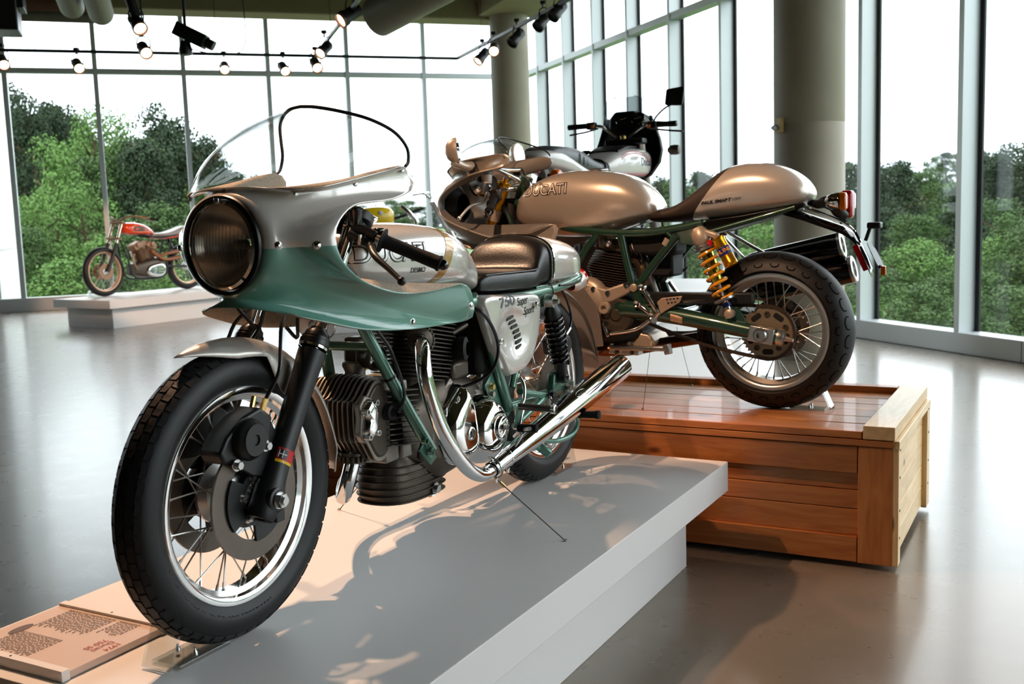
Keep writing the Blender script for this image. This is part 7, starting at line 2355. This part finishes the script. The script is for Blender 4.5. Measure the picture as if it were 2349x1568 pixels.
for z_, x_ in ((.78, 1.17), (1.0, 1.085)):
    MB(TD).box((x_, 0, z_), (.07, .25, .028), MX.Rotation(R(-22), 3, 'Y')).build('fork_yoke', M_brz, bD, bevel=.008)
eD = MB().loft(smooth_secs([sec(x, h, a, b_, 24, 4) for x, h, a, b_ in ((.42, .10, .30, .48), (.52, .14, .24, .5), (.75, .14, .22, .48), (.95, .10, .26, .42))], 12)).build('engine', M_castd, bD, smooth=50)
for cx, tilt in ((.86, 24), (.60, -24)):
    Mc = MX.Translation((.73, 0, .42)) @ MX.Rotation(R(tilt), 4, 'Y')
    cy_ = MB(Mc).cyl((0, 0, .02), (0, 0, .22), .065, n=18).build('cylinder', M_brz, eD)
    mf = MB().prism(rrect(.19, .20, .05, 4), lambda u, v: (u, v, -.002), lambda u, v: (u, v, .002)).mesh('cooling_fin', 50)
    mf.materials.append(M_brz)
    for i in range(9):
        o = obj('cooling_fin', mf, None, cy_)
        o.matrix_local = Mc @ MX.Translation((0, 0, .07 + i * .018))
    MB(Mc).box((0, 0, .27), (.17, .16, .10)).build('rocker_box', M_brz, eD, bevel=.02)
    MB(Mc).lathe((0, .08, .29), (0, 1, 0), [(0, .04), (.02, .036), (.024, 0)], 16).build('rocker_cap', M_brz, eD)
P = [(.47 + .0, .33), (.50, .40), (.58, .42), (.70, .40), (.78, .36), (.79, .29), (.72, .24), (.60, .22), (.50, .25)]
dome_poly(P, lambda u, v, d: (u, .13 + d, v), .045, .03, 6).build('primary_cover', M_cover, eD, smooth=60)
for i in range(3):
    for j in range(3):
        MB().sph((.53 + i * .035, .178, .29 + j * .04), .008, 8).build('cover_bolt', M_chrome, eD)
MB().tube([(.94, .10, .56), (.99, .13, .50), (.97, .14, .40), (.92, .12, .33)], .012, n=8).build('oil_line', M_brz, eD)
for dz in (0, .085):
    MB().tube([(.66, .10, .60 - dz * .2), (.56, .15, .52 - dz * .3), (.45, .165, .545 - dz), (.1, .17, .585 - dz), (-.25, .17, .63 - dz)], [.024, .024, .028, .036, .038], n=14, m=24).build('exhaust_pipe', mat('burnt_pipe', c8(150, 100, 70), .4, .8) if dz == 0 else bpy.data.materials['burnt_pipe'], bD)
for sd in (1, -1):
    MB().tube([(1.10, .02 * sd, .93), (.9, .08 * sd, .85), (.5, .10 * sd, .78), (.2, .10 * sd, .80)], .013, n=8).build('frame_tube', M_satblk, bD)
    MB().tube([(1.13, .02 * sd, .84), (1.05, .08 * sd, .55), (.98, .10 * sd, .26), (.75, .10 * sd, .2), (.45, .10 * sd, .24), (.4, .10 * sd, .45), (.3, .10 * sd, .76)], .014, n=8).build('frame_tube', M_satblk, bD)
    MB().tube([(.42, .10 * sd, .36), (0, .10 * sd, .34)], .018, n=10).build('swingarm_leg', M_satblk, bD)
    MB().cyl((.06, .13 * sd, .40), (.20, .12 * sd, .76), .026, n=12).build('shock_absorber', M_satblk, bD)
    MB().lathe((1.385, .075 * sd, .34), (0, 1, 0), [(-.002, .11), (.002, .11), (.002, .05), (-.002, .05)], 32, closed=True).build('brake_disc', M_brz, bD)
wedge('clear acrylic wheel chock in front of the orange motorcycle\'s tyre', V(D_LOC) + MX.Rotation(R(D_RZ), 4, 'Z') @ V((1.47, .0, .0005)), D_RZ, .08)

# ---- yellow motorcycle far away behind the tank
E_LOC, E_RZ = (-1.9, 12.6, .5), 90 - 75
plinth('display_platform', 'white platform under the yellow motorcycle in the distance', -.5, 1.9, -.5, .5, .5, (E_LOC[0], E_LOC[1], 0), E_RZ, .11, .12)
bE = thing('yellow_motorcycle', 'yellow off-road motorcycle far away, seen between the fairing and the tank', 'motorcycle', E_LOC, E_RZ)
M_yel = mat('yellow_paint', c8(240, 200, 20), .3, coat=1)
small_wheel(bE, 'rear_wheel', (0, 0, .31), .31, .11, M_alloy, 16)
small_wheel(bE, 'front_wheel', (1.38, 0, .33), .33, .09, M_alloy, 16)
m_ = MB().loft(smooth_secs([sec(x, h, a, b_, 28, 2.8) for x, h, a, b_ in ((.53, .10, .76, .90), (.48, .15, .73, .94), (.36, .17, .72, .96), (.2, .16, .74, .95), (.08, .11, .80, .92), (.02, .06, .83, .89))], 20)).build('fuel_tank', M_yel, bE, smooth=50)
MB().lathe((.36, -.155, .88), (0, -1, 0), [(0, .03), (.012, .03), (.02, .02), (.022, 0)], 18).build('fuel_tap_cover', M_plaster, m_)
MB().loft(smooth_secs([sec(x, h, a, b_, 24, 3) for x, h, a, b_ in ((.08, .08, .78, .86), (-.1, .12, .77, .87), (-.4, .11, .79, .88))], 10)).build('seat', M_leather, bE, smooth=50)
MB().loft(smooth_secs([sec(x, h, a, b_, 24, 4) for x, h, a, b_ in ((.1, .10, .35, .7), (.3, .14, .3, .76), (.5, .10, .34, .7))], 10)).build('engine', M_castd, bE, smooth=50)
for sd in (1, -1):
    MB().cyl((1.38, .085 * sd, .33), (.68, .085 * sd, 1.02), .024, n=12).build('fork_leg', M_alloy, bE) if False else MB().cyl((1.38, .085 * sd, .33), (1.02, .085 * sd, 1.0), .024, n=12).build('fork_leg', M_alloy, bE)
    MB().tube([(1.0, .05 * sd, 1.04), (.95, .2 * sd, 1.10), (.85, .38 * sd, 1.09)], .012, n=8).build('handlebar', M_chrome, bE)
    MB().tube([(.9, .03 * sd, .92), (.5, .08 * sd, .80), (.0, .09 * sd, .76)], .015, n=8).build('frame_tube', M_satblk, bE)
    MB().tube([(.3, .10 * sd, .40), (0, .10 * sd, .31)], .016, n=8).build('swingarm_leg', M_satblk, bE)
    MB().cyl((.0, .12 * sd, .36), (.05, .12 * sd, .74), .022, n=10).build('shock_absorber', M_satblk, bE)
MB().lathe((1.06, 0, .93), (1, 0, 0), [(0, .03), (.03, .07), (.08, .08), (.09, .06), (.095, 0)], 24).build('headlamp', M_chrome, bE)
MB().tube([(.7, -.1, .6), (.8, -.12, .75), (.72, -.12, .86), (.62, -.1, .95)], .03, n=10).build('exhaust_pipe', M_chrome, bE)
